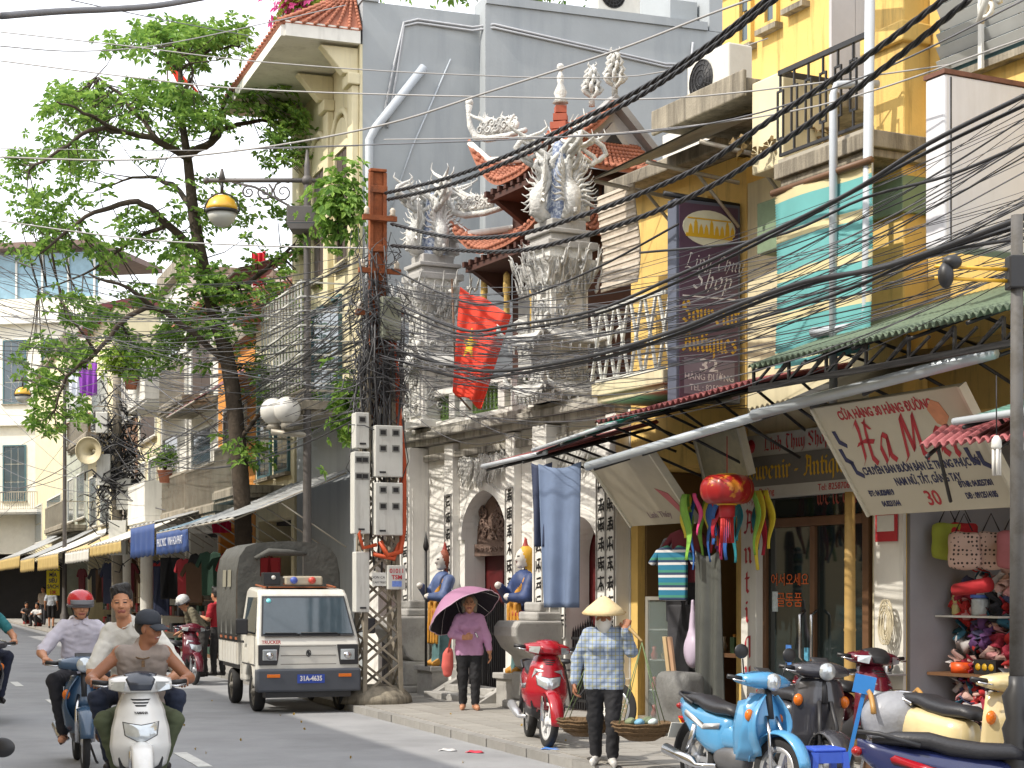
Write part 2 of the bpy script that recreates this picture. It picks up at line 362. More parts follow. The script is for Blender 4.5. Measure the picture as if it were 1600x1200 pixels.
# ------------------------------------------------------------------ soft solids (distance fields turned into one skin)
class Soft:
    def __init__(s): s.p = []
    def cap(s, a, b, ra, rb=None, tag=0, k=.02, flat=None, sub=False):
        s.p.append(('c', np.array(a, float), np.array(b, float), ra, ra if rb is None else rb, tag, k, flat, sub)); return s
    def chain(s, pts, rs, tag=0, k=.02, flat=None):
        for i in range(len(pts) - 1): s.cap(pts[i], pts[i+1], rs[i], rs[i+1], tag, k, flat)
        return s
    def ell(s, c, r, tag=0, k=.02, rot=None, sub=False):
        s.p.append(('e', np.array(c, float), np.array((r, r, r) if not isinstance(r, (tuple, list)) else r, float), np.array(rot) if rot is not None else None, 0, tag, k, None, sub)); return s
    def box(s, c, h, rr=.01, tag=0, k=.01, rot=None, sub=False):
        s.p.append(('b', np.array(c, float), np.array(h, float), np.array(rot) if rot is not None else None, rr, tag, k, None, sub)); return s
    @staticmethod
    def dist(q, P):
        if q[0] == 'c':
            _, a, b, ra, rb, _, _, flat, _ = q
            D = P - a; ba = b - a
            if flat is not None:
                wv, f = flat; wv = np.array(wv, float); wv /= np.linalg.norm(wv)
                D = D + np.multiply.outer(D @ wv, wv) * (1/f - 1); ba = ba + wv * (ba @ wv) * (1/f - 1)
            t = np.clip((D @ ba) / max(ba @ ba, 1e-12), 0, 1)
            d = np.linalg.norm(D - t[..., None] * ba, axis=-1) - (ra + (rb - ra) * t)
            return d * (min(1, flat[1]) if flat is not None else 1)
        D = P - q[1]
        if q[3] is not None: D = D @ q[3]
        if q[0] == 'e':
            r = q[2]; k0 = np.linalg.norm(D / r, axis=-1); k1 = np.linalg.norm(D / (r*r), axis=-1)
            return k0 * (k0 - 1) / np.maximum(k1, 1e-9)
        g = np.abs(D) - (q[2] - q[4])
        return np.linalg.norm(np.maximum(g, 0), axis=-1) + np.minimum(g.max(-1), 0) - q[4]
    def skin(s, h, paint=(), smooth_tag=True):
        """-> verts (n,3), quads (m,4), tag per quad"""
        lo = np.full(3, 1e9); hi = -lo
        for q in s.p:
            if q[8]: continue
            if q[0] == 'c':
                rr = max(q[3], q[4]) * (max(1, q[7][1]) if q[7] is not None else 1)
                lo = np.minimum(lo, np.minimum(q[1], q[2]) - rr); hi = np.maximum(hi, np.maximum(q[1], q[2]) + rr)
            else:
                rr = q[2].max() * (1.75 if q[0] == 'b' and q[3] is not None else 1); lo = np.minimum(lo, q[1] - rr); hi = np.maximum(hi, q[1] + rr)
        lo = lo - 2.5*h; n = np.ceil((hi + 2.5*h - lo) / h).astype(int) + 1
        F = np.full(n, 1e3)
        for q in s.p:
            if q[0] == 'c':
                rr = max(q[3], q[4]) * (max(1, q[7][1]) if q[7] is not None else 1)
                a0 = np.minimum(q[1], q[2]) - rr; a1 = np.maximum(q[1], q[2]) + rr
            else:
                rr = q[2] if q[3] is None else np.full(3, np.linalg.norm(q[2])); a0 = q[1] - rr; a1 = q[1] + rr
            pad = 3*h + q[6]
            i0 = np.maximum(np.floor((a0 - pad - lo)/h).astype(int), 0); i1 = np.minimum(np.ceil((a1 + pad - lo)/h).astype(int) + 1, n)
            if (i1 <= i0).any(): continue
            ax = [lo[i] + h*np.arange(i0[i], i1[i]) for i in range(3)]
            P = np.stack(np.meshgrid(*ax, indexing='ij'), -1)
            d = s.dist(q, P); sl = tuple(slice(i0[i], i1[i]) for i in range(3)); c = F[sl]; k = q[6]
            if q[8]: F[sl] = np.maximum(c, -d)
            else:
                m = np.clip(k - np.abs(c - d), 0, None) / k
                F[sl] = np.minimum(c, d) - m*m*k*.25
        C = F < 0
        occ = np.zeros(tuple(n - 1), int); acc = np.zeros(tuple(n - 1) + (3,)); cnt = np.zeros(tuple(n - 1))
        def cs(i, j, k): return (slice(i, n[0]-1+i), slice(j, n[1]-1+j), slice(k, n[2]-1+k))
        corners = [(i, j, k) for i in (0, 1) for j in (0, 1) for k in (0, 1)]
        for a in corners:
            for d in range(3):
                if a[d]: continue
                b = list(a); b[d] = 1
                fa_, fb_ = F[cs(*a)], F[cs(*b)]; cr = (fa_ < 0) != (fb_ < 0)
                t = np.where(cr, fa_ / np.where(cr, fa_ - fb_, 1), 0)
                p = np.zeros(acc.shape); p += np.array(a); p[..., d] += t
                acc += np.where(cr[..., None], p, 0); cnt += cr
        act = cnt > 0; idx = np.full(act.shape, -1); ii = np.argwhere(act); idx[act] = np.arange(len(ii))
        vs = lo + h * (ii + acc[act] / cnt[act][:, None])
        quads = []
        for d in range(3):
            e, f = (d+1) % 3, (d+2) % 3
            sa = [slice(1, n[k]-1) for k in range(3)]; sb = list(sa)
            sa[d] = slice(0, n[d]-1); sb[d] = slice(1, n[d])
            A, B = C[tuple(sa)], C[tuple(sb)]; w_ = np.argwhere(A != B)
            inside = A[tuple(w_.T)]
            g = w_ + 1; g[:, d] -= 1
            def cell(oe, of):
                q = g.copy(); q[:, e] += oe; q[:, f] += of; return idx[tuple(q.T)]
            a, b, c, dd = cell(-1, -1), cell(0, -1), cell(0, 0), cell(-1, 0)
            q = np.stack([a, b, c, dd], 1); q[~inside] = q[~inside][:, ::-1]; quads.append(q)
        qd = np.concatenate(quads)
        # tags by nearest solid
        fc = vs[qd].mean(1); best = np.full(len(fc), 1e9); tg = np.zeros(len(fc), int)
        for q in s.p:
            if q[8]: continue
            d = s.dist(q, fc); m = d < best - 1e-6; best[m] = d[m]; tg[m] = q[5]
        for (c, r, t) in paint:
            m = (((fc - np.array(c)) / np.array(r))**2).sum(1) < 1; tg[m] = t
        return vs, qd, tg
    def into(s, mb, h, paint=(), M=None):
        vs, qd, tg = s.skin(h, paint)
        if M is not None:
            A = np.array(M); vs = vs @ A[:3, :3].T + A[:3, 3]
        b = len(mb.v); mb.v += [tuple(p) for p in vs.tolist()]
        mb.f += (qd + b).tolist(); mb.m += tg.tolist(); mb.sm += [True] * len(qd)
        return mb
def rot3(rx=0, ry=0, rz=0): return Euler((R(rx), R(ry), R(rz))).to_matrix()
# ================================================================== ground, road, pavement
m_asphalt = mat('asphalt', (142, 143, 145), .8, var=.13, vs=1.1, bump=.35, bs=90, dirt=.35, dcol=(84, 84, 86), ds=.35)
m_pave = mat('paving', (158, 155, 150), .8, var=.10, vs=2, bump=.2, bs=60, dirt=.4, dcol=(104, 98, 90), ds=.9)
m_paint = mat('road_paint', (205, 205, 200), .7, var=.2, vs=9, dirt=.7, dcol=(130, 130, 130), ds=4)
m_kerb = mat('kerb_granite', (140, 138, 134), .75, var=.12, vs=6, bump=.2, rand=.12, dirt=.4, ds=2)
g = MB(); g.add([(-400, -60, -.008), (400, -60, -.008), (400, 900, -.008), (-400, 900, -.008)], [(0, 1, 2, 3)])
struct(g.build('ground', mat('ground_dirt', (110, 106, 100), .9)))
g = MB()
A, B = FK.w(60, 0), FK.w(-260, 0); C, D = FK.w(-260, -8.2), FK.w(60, -8.2)
g.add([A, B, C, D], [(3, 2, 1, 0)])
road = struct(g.build('road', m_asphalt))
# pavement slab on the house side, kerb stones along its edge
g = MB(); pts = [FK.w(40, .14), FK.w(-230, .14), FK.w(-230, 9), FK.w(40, 9)]
g.add([p + V((0, 0, PZ)) for p in pts] + [p + V((0, 0, -.1)) for p in pts], [(3, 2, 1, 0), (0, 1, 5, 4), (1, 2, 6, 5), (2, 3, 7, 6), (3, 0, 4, 7)])
pave = struct(g.build('pavement', m_pave))
slab = MB(); slab.box(-.3, .3, 0, .14, -.1, PZ + .004); slab_me = slab.mesh('kerb_stone', m_kerb)
for i in range(64):
    t = 10 - i * .62
    o = link('kerb_stone', slab_me, pave, loc=FK.w(t, rnd.uniform(-.006, .006)), rz=FK.rz)
# paving slabs near enough to be told apart
sl = MB(); sl.box(-.192, .192, -.192, .192, 0, .012); sl_me = sl.mesh('paving_slab', mat('paving_slab', (150, 147, 141), .78, var=.1, vs=5, bump=.15, rand=.09, dirt=.35, dcol=(100, 95, 88), ds=2.2))
cnt = 0
for j in range(8):
    for i in range(60):
        t = 9.2 - i * .4; y = .36 + j * .4
        p = FK.w(t, y, PZ - .002)
        q = FA.tz(800 + FPX * p.x / p.y, 0)[0]
        fx = (p - FA.o).dot(FA.i)
        if fx > -.25 or p.y < 13.5 or p.y > 27.5: continue
        px, py = 800 + FPX * p.x / p.y, HOR + FPX * (CAMZ - PZ) / p.y
        if not (540 < px < 1300 and py < 1215): continue
        cnt += 1
        if cnt > 300: break
        link('paving_slab', sl_me, pave, loc=p, rz=FK.rz)
# far pavement and the opposite kerb
g = MB(); pts = [FK.w(60, -8.2), FK.w(-260, -8.2), FK.w(-260, -11), FK.w(60, -11)]
g.add([p + V((0, 0, .1)) for p in pts] + [p + V((0, 0, -.1)) for p in pts], [(0, 1, 2, 3), (4, 5, 1, 0), (5, 6, 2, 1), (6, 7, 3, 2), (7, 4, 0, 3)])
struct(g.build('opposite_pavement', m_pave))
# broken centre line
dash = MB(); dash.box(-.75, .75, -.07, .07, 0, .004); dash_me = dash.mesh('lane_dash', m_paint)
cl = None
for (px, py) in ((26, 1069), (85, 1098), (300, 1187)):
    Y = FPX * CAMZ / (py - HOR); p = at(px, py, Y)
    o = link('lane_dash', dash_me, None, loc=(p.x, p.y, .002), rz=FK.rz)
    o['kind'] = 'structure'; 
# houses on the opposite side, which shade the roadway
m_opp = mat('opposite_plaster', (196, 178, 140), .85, var=.12, dirt=.3)
oh = [(-140, 14, 10.2), (-120, 20, 10.8), (-98, 22, 11.2), (-74, 24, 10.4), (-52, 22, 10.9), (-32, 20, 10.1), (-14, 18, 9.6), (2, 16, 10.3), (16, 14, 9.9), (28, 12, 10.5)]
names = ['ochre', 'cream', 'pale grey', 'sand', 'buff', 'straw', 'ivory', 'tan', 'beige', 'fawn']
for i, (t, wd, hh) in enumerate(oh):
    r = fthing(FK, 'town_house', f'{names[i]} town house across the street, out of the frame', 'house', t, -11.2, 0, 'houses across the street')
    b = MB(); b.box(-wd/2 + .0, wd/2 - .05, -8, 0, 0, hh); b.build('wall', m_opp, r)
    b = MB(); b.box(-wd/2 - .1 + .12, wd/2 + .05, -8.1, .45, hh, hh + .25); b.build('roof', m_opp, r)
# ================================================================== temple gate
m_lime = mat('lime_white', (226, 224, 218), .85, var=.06, vs=2, bump=.12, bs=25, dirt=.5, dcol=(136, 138, 140), streak=True, ds=1.1, dlo=.52, dhi=.78)
m_stone = mat('carved_stone', (206, 205, 200), .85, var=.16, vs=9, bump=.9, bs=30, dirt=.65, dcol=(100, 102, 104), ds=3, dlo=.44, dhi=.7)
m_dkstone = mat('weathered_stone', (166, 164, 160), .85, var=.15, vs=4, bump=.3, bs=30, dirt=.7, dcol=(84, 80, 74), ds=2)
m_ink = mat('black_lacquer', (26, 25, 26), .6, var=.1)
m_reddoor = mat('red_lacquer_door', (92, 26, 28), .5, var=.2, vs=4, dirt=.4, dcol=(40, 16, 16))
m_iron = mat('dark_iron', (52, 52, 54), .5, metal=.3, var=.15)
m_tile = mat('terracotta_tile', (164, 104, 80), .8, var=.25, vs=7, bump=.3, dirt=.5, dcol=(96, 60, 48), ds=3)
m_green = mat('green_glaze', (94, 124, 62), .35, var=.25, vs=9)
m_wood = mat('dark_timber', (74, 44, 34), .7, var=.2, vs=3)
m_mosaic = mat('blue_white_mosaic', (176, 184, 196), .4, var=.1, dirt=.8, dcol=(52, 74, 120), ds=22, dlo=.45, dhi=.55)

def arch_pts(x0, x1, zs, za, n=9, point=.12):
    """opening outline from left foot over a slightly pointed arch to the right foot"""
    c = (x0 + x1)/2; w_ = (x1 - x0)/2; out = []
    for i in range(n*2 + 1):
        a = math.pi * (1 - i/(2*n)); x = math.cos(a); z = math.sin(a)
        z = z * (1 - point) + point * (1 - abs(x))
        out.append((c + w_*x, zs + (za - zs)*z))
    return out
def swirl(mb, cx, cz, r, y, turns=1.6, a0=0., hand=1, th=.03, m=0, lift=.0):
    pts = []; n = int(9*turns) + 2
    for i in range(n):
        u = i/(n-1); a = a0 + hand*turns*2*math.pi*u; rr = r*(1 - .88*u)
        pts.append((cx + rr*math.cos(a), y - lift*u, cz + rr*math.sin(a)))
    mb.tube(pts, [th*(1 - .45*i/(n-1)) for i in range(n)], 5, m)
def flame(mb, p, d, L, side, th, n=7, m=0, curl=.5):
    """a licking tongue of carved flame"""
    p = V(p); d = V(d).normalized(); side = V(side).normalized(); pts = []; rs = []
    for i in range(n):
        u = i/(n-1)
        pts.append(p + d*L*u + side*L*curl*.35*math.sin(u*math.pi*1.7)); rs.append(max(th*(1 - u)**.8 * (.75 + .6*math.sin(min(1, u*2.2)*math.pi*.5)), .004))
    mb.tube(pts, rs, 6, m)
def scrollwork(mb, x0, x1, z0, z1, y, n, rg, r=(.06, .13), th=.022, fl=True, m=0):
    for i in range(n):
        cx, cz = rg.uniform(x0, x1), rg.uniform(z0, z1); rr = rg.uniform(*r)
        swirl(mb, cx, cz, rr, y - rg.uniform(0, .04), rg.uniform(1.1, 1.7), rg.uniform(0, 6.3), rg.choice([-1, 1]), th, m, .03)
        if fl: flame(mb, (cx, y - .02, cz), (rg.uniform(-1, 1), 0, rg.uniform(-.4, 1)), rr*2.2, (0, 0, 1), th*1.3, 5, m)

def make_temple():
    rg = random.Random(11)
    T = fthing(FA, 'temple_gate', 'white stucco temple gate with arched doorways and carved pillars', 'temple', 0, 0, PZ)
    z0 = 0.
    # front wall with three arched openings -------------------------------------------------
    wall = MB(); zt = 3.9
    ops = [(-2.55, -1.5, 2.0, 2.55), (.83, 2.31, 2.42, 3.08), (4.02, 4.97, 2.05, 2.58)]
    xs = -3.22
    for (a, b, zs, za) in ops:
        nx = {ops[0]: -.55, ops[1]: 3.2, ops[2]: 5.66}[(a, b, zs, za)]
        poly = [(xs, 0), (a, 0)] + arch_pts(a, b, zs, za) + [(b, 0), (nx, 0), (nx, zt), (xs, zt)]
        wall.prism(poly, 0, .34); xs = nx
    W = wall.build('wall', m_lime, T)
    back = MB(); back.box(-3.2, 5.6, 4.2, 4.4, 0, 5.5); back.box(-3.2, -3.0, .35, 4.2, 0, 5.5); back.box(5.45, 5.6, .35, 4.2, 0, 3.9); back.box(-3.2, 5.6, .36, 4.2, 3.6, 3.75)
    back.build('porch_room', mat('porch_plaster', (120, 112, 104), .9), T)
    # moulded arch rims
    for (a, b, zs, za) in ops:
        rim = MB(); outer = arch_pts(a - .1, b + .1, zs, za + .12); inner = arch_pts(a, b, zs, za)
        pts = [(a - .1, zs - .05)] + outer + [(b + .1, zs - .05), (b, zs - .05)] + inner[::-1] + [(a, zs - .05)]
        rim.prism(pts, -.06, 0.0); rim.build('arch_moulding', m_lime, T)
    # doors: red leaves set back, carved tympanum, wrought iron gate
    for (a, b, zs, za) in ops:
        d = MB(); d.box(a - .05, b + .05, .36, .42, 0, za + .1); D = d.build('door', m_reddoor, T)
        for k in range(2):
            p = MB(); xm = (a + b)/2; x0, x1 = (a + .05, xm - .03) if k == 0 else (xm + .03, b - .05)
            for (q0, q1) in ((.25, .9), (1.0, 1.9)): p.box(x0 + .08, x1 - .08, .335, .36, q0, q1)
            p.build('door_panel', m_reddoor, D)
    a, b, zs, za = ops[1]
    ty = MB(); ty.prism([(a, zs - .12)] + arch_pts(a + .02, b - .02, zs, za - .02) + [(b, zs - .12)], .2, .26)
    ty.box(a, b, .16, .3, zs - .3, zs - .12)
    scrollwork(ty, a + .25, b - .25, zs, zs + .42, .2, 26, rg, (.06, .12), .022)
    for i in range(9): swirl(ty, a + .12 + i*.155, zs - .21, .05, .155, 1.1, 0, 1, .014)
    ty.build('tympanum', mat('carved_wood', (112, 92, 82), .8, var=.25, vs=12), T)
    # iron gates: each bar a piece
    for (a, b, h0, h1) in ((.85, 2.29, 1.25, 1.62), (4.04, 4.95, 1.05, 1.2), (-2.53, -1.52, 1.05, 1.3)):
        gt = MB(); gt.box(a, b, .05, .08, .12, .16); gt.box(a, b, .05, .08, .95, .985)
        G = gt.build('iron_gate', m_iron, T)
        n = int((b - a)/.062)
        for i in range(n):
            u = (i + .5)/n; x = a + (b - a)*u; h = h0 + (h1 - h0)*(1 - abs(2*u - 1))**1.2
            bar = MB(); bar.box(x - .011, x + .011, .052, .078, .02, h); bar.lathe([(.013, 0), (.0, .07)], 4, (x, .065, h)); bar.build('gate_bar', m_iron, G)
    # pilasters with black lacquered character boards ---------------------------------------
    boards = [(-1.18, -.16, .28), (-.78, -.34, .3), (.35, -.12, .3), (2.42, -.12, .27), (3.5, -.26, .4), (3.95, -.05, .1), (5.05, -.14, .26), (5.38, -.2, .26)]
    for (x, y, wd) in boards:
        p = MB(); p.box(x, x + wd, y, -.001, .0, 3.84)
        p.box(x - .03, x + wd + .03, y - .04, .0, .0, .42); p.box(x - .02, x + wd + .02, y - .025, 0, .42, .5)
        P = p.build('pilaster', m_lime, T, bevel=.008)
        bd = MB(); cx = x + wd/2; hw = min(.085, wd*.34)
        for (q0, q1) in ((.98, 3.05),):
            bd.box(cx - hw - .035, cx - hw - .02, y - .02, y, q0, q1); bd.box(cx + hw + .02, cx + hw + .035, y - .02, y, q0, q1)
            bd.box(cx - hw - .02, cx + hw + .02, y - .025, y, q1, q1 + .02); bd.box(cx - hw - .02, cx + hw + .02, y - .025, y, q0 - .02, q0)
        bd.build('character_frame', m_dkstone, P)
        ch = MB(); zz = 2.95
        while zz > 1.05:
            brush_glyph(ch, cx, zz, .19, y - .006, rg); zz -= .25
        ch.build('brushed_characters', m_ink, P)
        # camera-facing side of the deeper pillars carries a sunk panel
        if y < -.2:
            s_ = MB(); s_.box(x + wd, x + wd + .018, y + .05, y + .06, .95, 3.2); s_.box(x + wd, x + wd + .018, -.07, -.06, .95, 3.2)
            s_.build('side_panel', m_lime, P)
    # bulging scroll bases and pedestals ------------------------------------------------------
    prof = [(0, .48), (-.28, .5), (-.4, .58), (-.46, .72), (-.62, .84), (-.72, 1.0), (-.72, 1.12), (-.66, 1.2), (0, 1.2)]
    for (x, wd, yy) in ((-.95, .62, -.05), (3.34, .66, -.05), ):
        s_ = MB(); s_.prism([(p[0] + yy, p[1]) for p in prof], x, x + wd, 'x')
        s_.box(x - .06, x + wd + .06, -.62, 0, .0, .12); s_.box(x, x + wd, -.5, 0, .12, .5)
        s_.box(x + .05, x + wd - .05, -.42, 0, 1.2, 1.32); s_.box(x + .1, x + wd - .1, -.36, 0, 1.32, 1.45)
        s_.build('scroll_base', m_dkstone, T, bevel=.03)
    for (x, wd) in ((.0, .55), (2.72, .58)):
        s_ = MB(); s_.box(x, x + wd, -.42, -.0, 0, .38); s_.box(x - .04, x + wd + .04, -.46, 0, .38, .46); s_.build('statue_plinth', m_dkstone, T, bevel=.012)
    st = MB(); st.box(.7, 2.45, -.62, 0, 0, .1); st.box(.78, 2.38, -.32, 0, .1, .2); st.prism([(-.62, 0), (0, 0), (0, .34)], 2.32, 2.5, 'x'); st.prism([(-.62, 0), (0, 0), (0, .34)], .62, .8, 'x')
    st.build('door_step', m_dkstone, T, bevel=.01)
    # entablature ---------------------------------------------------------------------------
    c = MB()
    for (y, q0, q1) in ((-.1, 3.62, 3.72), (-.2, 3.86, 3.95), (-.3, 3.95, 4.05), (-.24, 4.05, 4.12)): c.box(-1.3, 5.6, y, -.002, q0, q1)
    c.box(-1.25, 5.55, 0, .35, 3.9, 4.1)
    c.build('cornice', mat('stained_cornice', (176, 172, 162), .85, var=.15, dirt=.85, dcol=(66, 62, 56), ds=2.4, streak=True, dlo=.4, dhi=.66), T, bevel=.01)
    for (x0, x1) in ((.75, 2.4), (3.95, 5.0)):
        f = MB(); nn = int((x1 - x0)*34)
        for i in range(nn):
            x = rg.uniform(x0, x1); u = abs((x - (x0 + x1)/2)/((x1 - x0)/2))
            flame(f, (x, -.07, 3.6 - rg.random()*.06), (rg.uniform(-.5, .5), -.1, -1), .16 + .22*(1 - u*u) + rg.random()*.12, (1, 0, 0), .026, 6)
        scrollwork(f, x0 + .1, x1 - .1, 3.42, 3.6, -.05, 10, rg, (.05, .1), .02)
        f.build('carved_swag', m_stone, T)
    # balustrade with glazed green tiles --------------------------------------------------------
    bl = MB(); bl.box(-.2, 3.35, -.16, .06, 4.11, 4.2); bl.box(-.2, 3.35, -.18, .08, 4.58, 4.68)
    for x in (-.15, .62, 1.0, 2.28, 2.68, 3.2): bl.box(x, x + .2, -.17, .07, 4.2, 4.58)
    BL = bl.build('balustrade', m_lime, T, bevel=.008)
    for (x0, x1) in ((.1, .6), (.86, .98), (1.24, 2.24), (2.5, 2.66), (2.9, 3.18)):
        n = max(1, int((x1 - x0)/.125))
        for i in range(n):
            x = x0 + (i + .5)*(x1 - x0)/n
            t_ = MB(); t_.box(x - .058, x + .058, -.07, -.03, 4.21, 4.26); t_.box(x - .058, x + .058, -.07, -.03, 4.52, 4.575)
            swirl(t_, x, 4.33, .05, -.06, 1.05, 0, 1, .012); swirl(t_, x, 4.45, .05, -.06, 1.05, 3, -1, .012)
            for sx in (-.052, .052): t_.box(x + sx - .008, x + sx + .008, -.07, -.04, 4.26, 4.52)
            t_.build('glazed_tile', m_green, BL)
    # tall pillars above the cornice ---------------------------------------------------------------
    for (x, wd, zcap, side) in ((-.42, .5, 6.3, 0), (3.68, .56, 6.05, 1)):
        y0, y1 = -.36, .2; xc = x + wd/2; yc = (y0 + y1)/2; hd = (y1 - y0)/2; hw = wd/2
        P = MB(); P.box(x, x + wd, y0, y1, 4.12, zcap)
        P.box(x - .06, x + wd + .06, y0 - .06, y1 + .06, 4.12, 4.24)
        pil = P.build('pillar', m_lime, T, bevel=.01)
        # sunk panels with carved relief on the street face and the camera face
        for face in (0, 1):
            f = MB()
            for (q0, q1) in (((4.3, 5.05), (5.15, 6.0)) if side == 0 else ((4.25, 4.78), (5.02, 5.75))):
                def B(u0, u1, a0, a1, dep):
                    if face == 0: f.box(x + u0, x + u1, y0 - dep, y0, a0, a1)
                    else: f.box(x + wd, x + wd + dep, y0 + u0, y0 + u1, a0, a1)
                e = wd if face == 0 else y1 - y0
                B(.05, .085, q0, q1, .03); B(e - .085, e - .05, q0, q1, .03); B(.085, e - .085, q0, q0 + .035, .03); B(.085, e - .085, q1 - .035, q1, .03)
                n0 = len(f.v); tmp = MB()
                scrollwork(tmp, .13, e - .13, q0 + .12, q1 - .12, 0, 7, rg, (.05, .1), .022)
                if face == 0: tmp.xf(Matrix.Translation((x, y0, 0)))
                else: tmp.xf(Matrix.Translation((x + wd, y0, 0)) @ Matrix.Rotation(R(90), 4, 'Z'))
                f.add(tmp.v, tmp.f, 0, True)
            f.build('relief_panel', m_stone, pil)
        # flared mini eaves with curled corners
        for ze, ext in (((5.05, .2),) if side == 0 else ((4.18, .2), (4.86, .27))):
            e = MB()
            def ring(k, zz): return [(xc + sx*(hw + k), yc + sy*(hd + k), zz + (.10 if k > ext*.8 else 0)) for sx, sy in ((-1, -1), (1, -1), (1, 1), (-1, 1))]
            def edge(u, v):
                a = u*4; i = int(a) % 4; f_ = a - int(a); cs = [(-1, -1), (1, -1), (1, 1), (-1, 1)]
                k = ext*(1 - v)**.7; s0, s1 = cs[i], cs[(i+1) % 4]
                up = .16*(abs(2*f_ - 1)**3)*(1 - v)
                return (xc + (s0[0] + (s1[0]-s0[0])*f_)*(hw + k), yc + (s0[1] + (s1[1]-s0[1])*f_)*(hd + k), ze + .2*v + up)
            e.grid(edge, 32, 4, thick=-.03, cu=True)
            for sx, sy in ((-1, -1), (1, -1), (1, 1), (-1, 1)):
                p = V((xc + sx*(hw + ext), yc + sy*(hd + ext), ze + .18))
                flame(e, p, (sx*.5, sy*.5, .9), .24, (sx, sy, 0), .045); 
                tmp = MB(); swirl(tmp, 0, 0, .11, 0, 1.5, 0, 1, .03); tmp.xf(Matrix.Translation(p + V((-sx*.16, -sy*.16, .12))) @ Matrix.Rotation(math.atan2(sy, sx), 4, 'Z')); e.add(tmp.v, tmp.f, 0, True)
            for i in range(32):                      # leaf teeth under the eave
                q = V(edge(i/32, 0)); e.add([q + V((-.04, 0, 0)), q + V((.04, 0, 0)), q + V((0, 0, -.12)), q + V((0, -.03, -.02))], [(0, 1, 2), (0, 3, 1), (1, 3, 2), (2, 3, 0)])
            e.build('flared_eave', m_stone, pil)
        # leafy capital
        cp = MB(); cp.box(x - .04, x + wd + .04, y0 - .04, y1 + .04, zcap - .02, zcap + .1)
        cp.loft([[(xc + sx*(hw + k), yc + sy*(hd + k), zz) for sx, sy in ((-1, -1), (1, -1), (1, 1), (-1, 1))] for k, zz in ((.0, zcap - .42), (.05, zcap - .3), (.16, zcap - .05))], smooth=False)
        for k in range(110):
            fc = rg.choice([0, 1, 1, 2]); u = rg.uniform(-1.15, 1.15); zz = rg.uniform(zcap - .48, zcap + .02); g_ = .06 + .12*(zz - zcap + .48)/.5
            p, d = ((xc + u*(hw + g_), y0 - g_, zz), (rg.uniform(-.6, .6), -.8, .7)) if fc == 0 else (((x + wd + g_, yc + u*(hd + g_), zz), (.8, rg.uniform(-.6, .6), .7)) if fc == 1 else ((x - g_, yc + u*(hd + g_), zz), (-.8, rg.uniform(-.6, .6), .7)))
            flame(cp, p, d, rg.uniform(.1, .22), (0, 0, -1), .022, 6, curl=1.3)
        cp.build('leaf_capital', m_stone, pil)
        bs = MB()
        for k, q0, q1 in ((.1, .1, .2), (.02, .2, .3), (.07, .3, .36), (-.02, .36, .5)): bs.box(xc - hw - k, xc + hw + k, yc - hd - k, yc + hd + k, zcap + q0, zcap + q1)
        bs.build('pedestal', m_dkstone, pil, bevel=.012)
        # phoenixes: four birds back to back with flame tails
        ph = MB(); zb = zcap + .5; hgt = 1.35 if side else 1.2
        core = Soft(); core.cap((xc, yc, zb), (xc, yc, zb + .75*hgt), .2, .1); core.into(ph, .035)
        for m_ in range(len(ph.m)): ph.m[m_] = 1
        for sx, sy in ((1, 0), (-1, 0), (0, 1), (0, -1)):
            o_ = V((sx, sy, 0)); sd = V((-sy, sx, 0)); c0 = V((xc, yc, zb))
            body = [c0 + o_*.16 + V((0, 0, .02)), c0 + o_*.34 + V((0, 0, .12)), c0 + o_*.33 + V((0, 0, .36)), c0 + o_*.2 + V((0, 0, .55)), c0 + o_*.26 + V((0, 0, .78)), c0 + o_*.36 + V((0, 0, .9))]
            ph.tube(body, [.08, .12, .12, .085, .06, .015], 7)
            for k in range(9):                       # wing and tail feathers
                for s2 in (-1, 1):
                    flame(ph, c0 + o_*(.32 - .012*k) + sd*s2*.06 + V((0, 0, .2 + .04*k)), o_*.25 + sd*s2*(.8 - .07*k) + V((0, 0, .1 + .16*k)), .3 + .02*k, V((0, 0, 1)), .024, 6, curl=.4)
            for k in range(7):
                flame(ph, c0 + o_*(.12 + .05*k) + sd*rg.uniform(-.1, .1) + V((0, 0, .6 + .04*k)), o_*rg.uniform(.05, .45) + V((0, 0, 1)) + sd*rg.uniform(-.25, .25), hgt*rg.uniform(.3, .52), o_*rg.choice([-1, 1]), .042, 8, curl=1.2)
            swirl_m = MB(); swirl(swirl_m, 0, 0, .12, 0, 1.5, 0, 1, .035); swirl_m.xf(Matrix.Translation(c0 + o_*.32 + V((0, 0, .06))) @ Matrix.Rotation(math.atan2(sy, sx), 4, 'Z')); ph.add(swirl_m.v, swirl_m.f, 0, True)
        ph.build('phoenix_finial', [m_stone, m_mosaic], pil)
    # outer volute wing beyond the left pillar ------------------------------------------------
    vz = MB(); prof = [(-3.2, 2.9), (-2.6, 3.0), (-1.9, 3.3), (-1.5, 3.9), (-1.3, 4.9), (-1.15, 5.3), (-.8, 5.4), (-.8, 2.6), (-3.2, 2.6)]
    vz.prism(prof, .03, .3)
    scrollwork(vz, -2.4, -.95, 3.1, 3.8, .0, 22, rg, (.08, .17), .035); scrollwork(vz, -1.35, -.85, 3.8, 5.3, .0, 20, rg, (.08, .15), .035)
    vz.build('volute_wing', m_stone, T)
    return T
temple = make_temple()

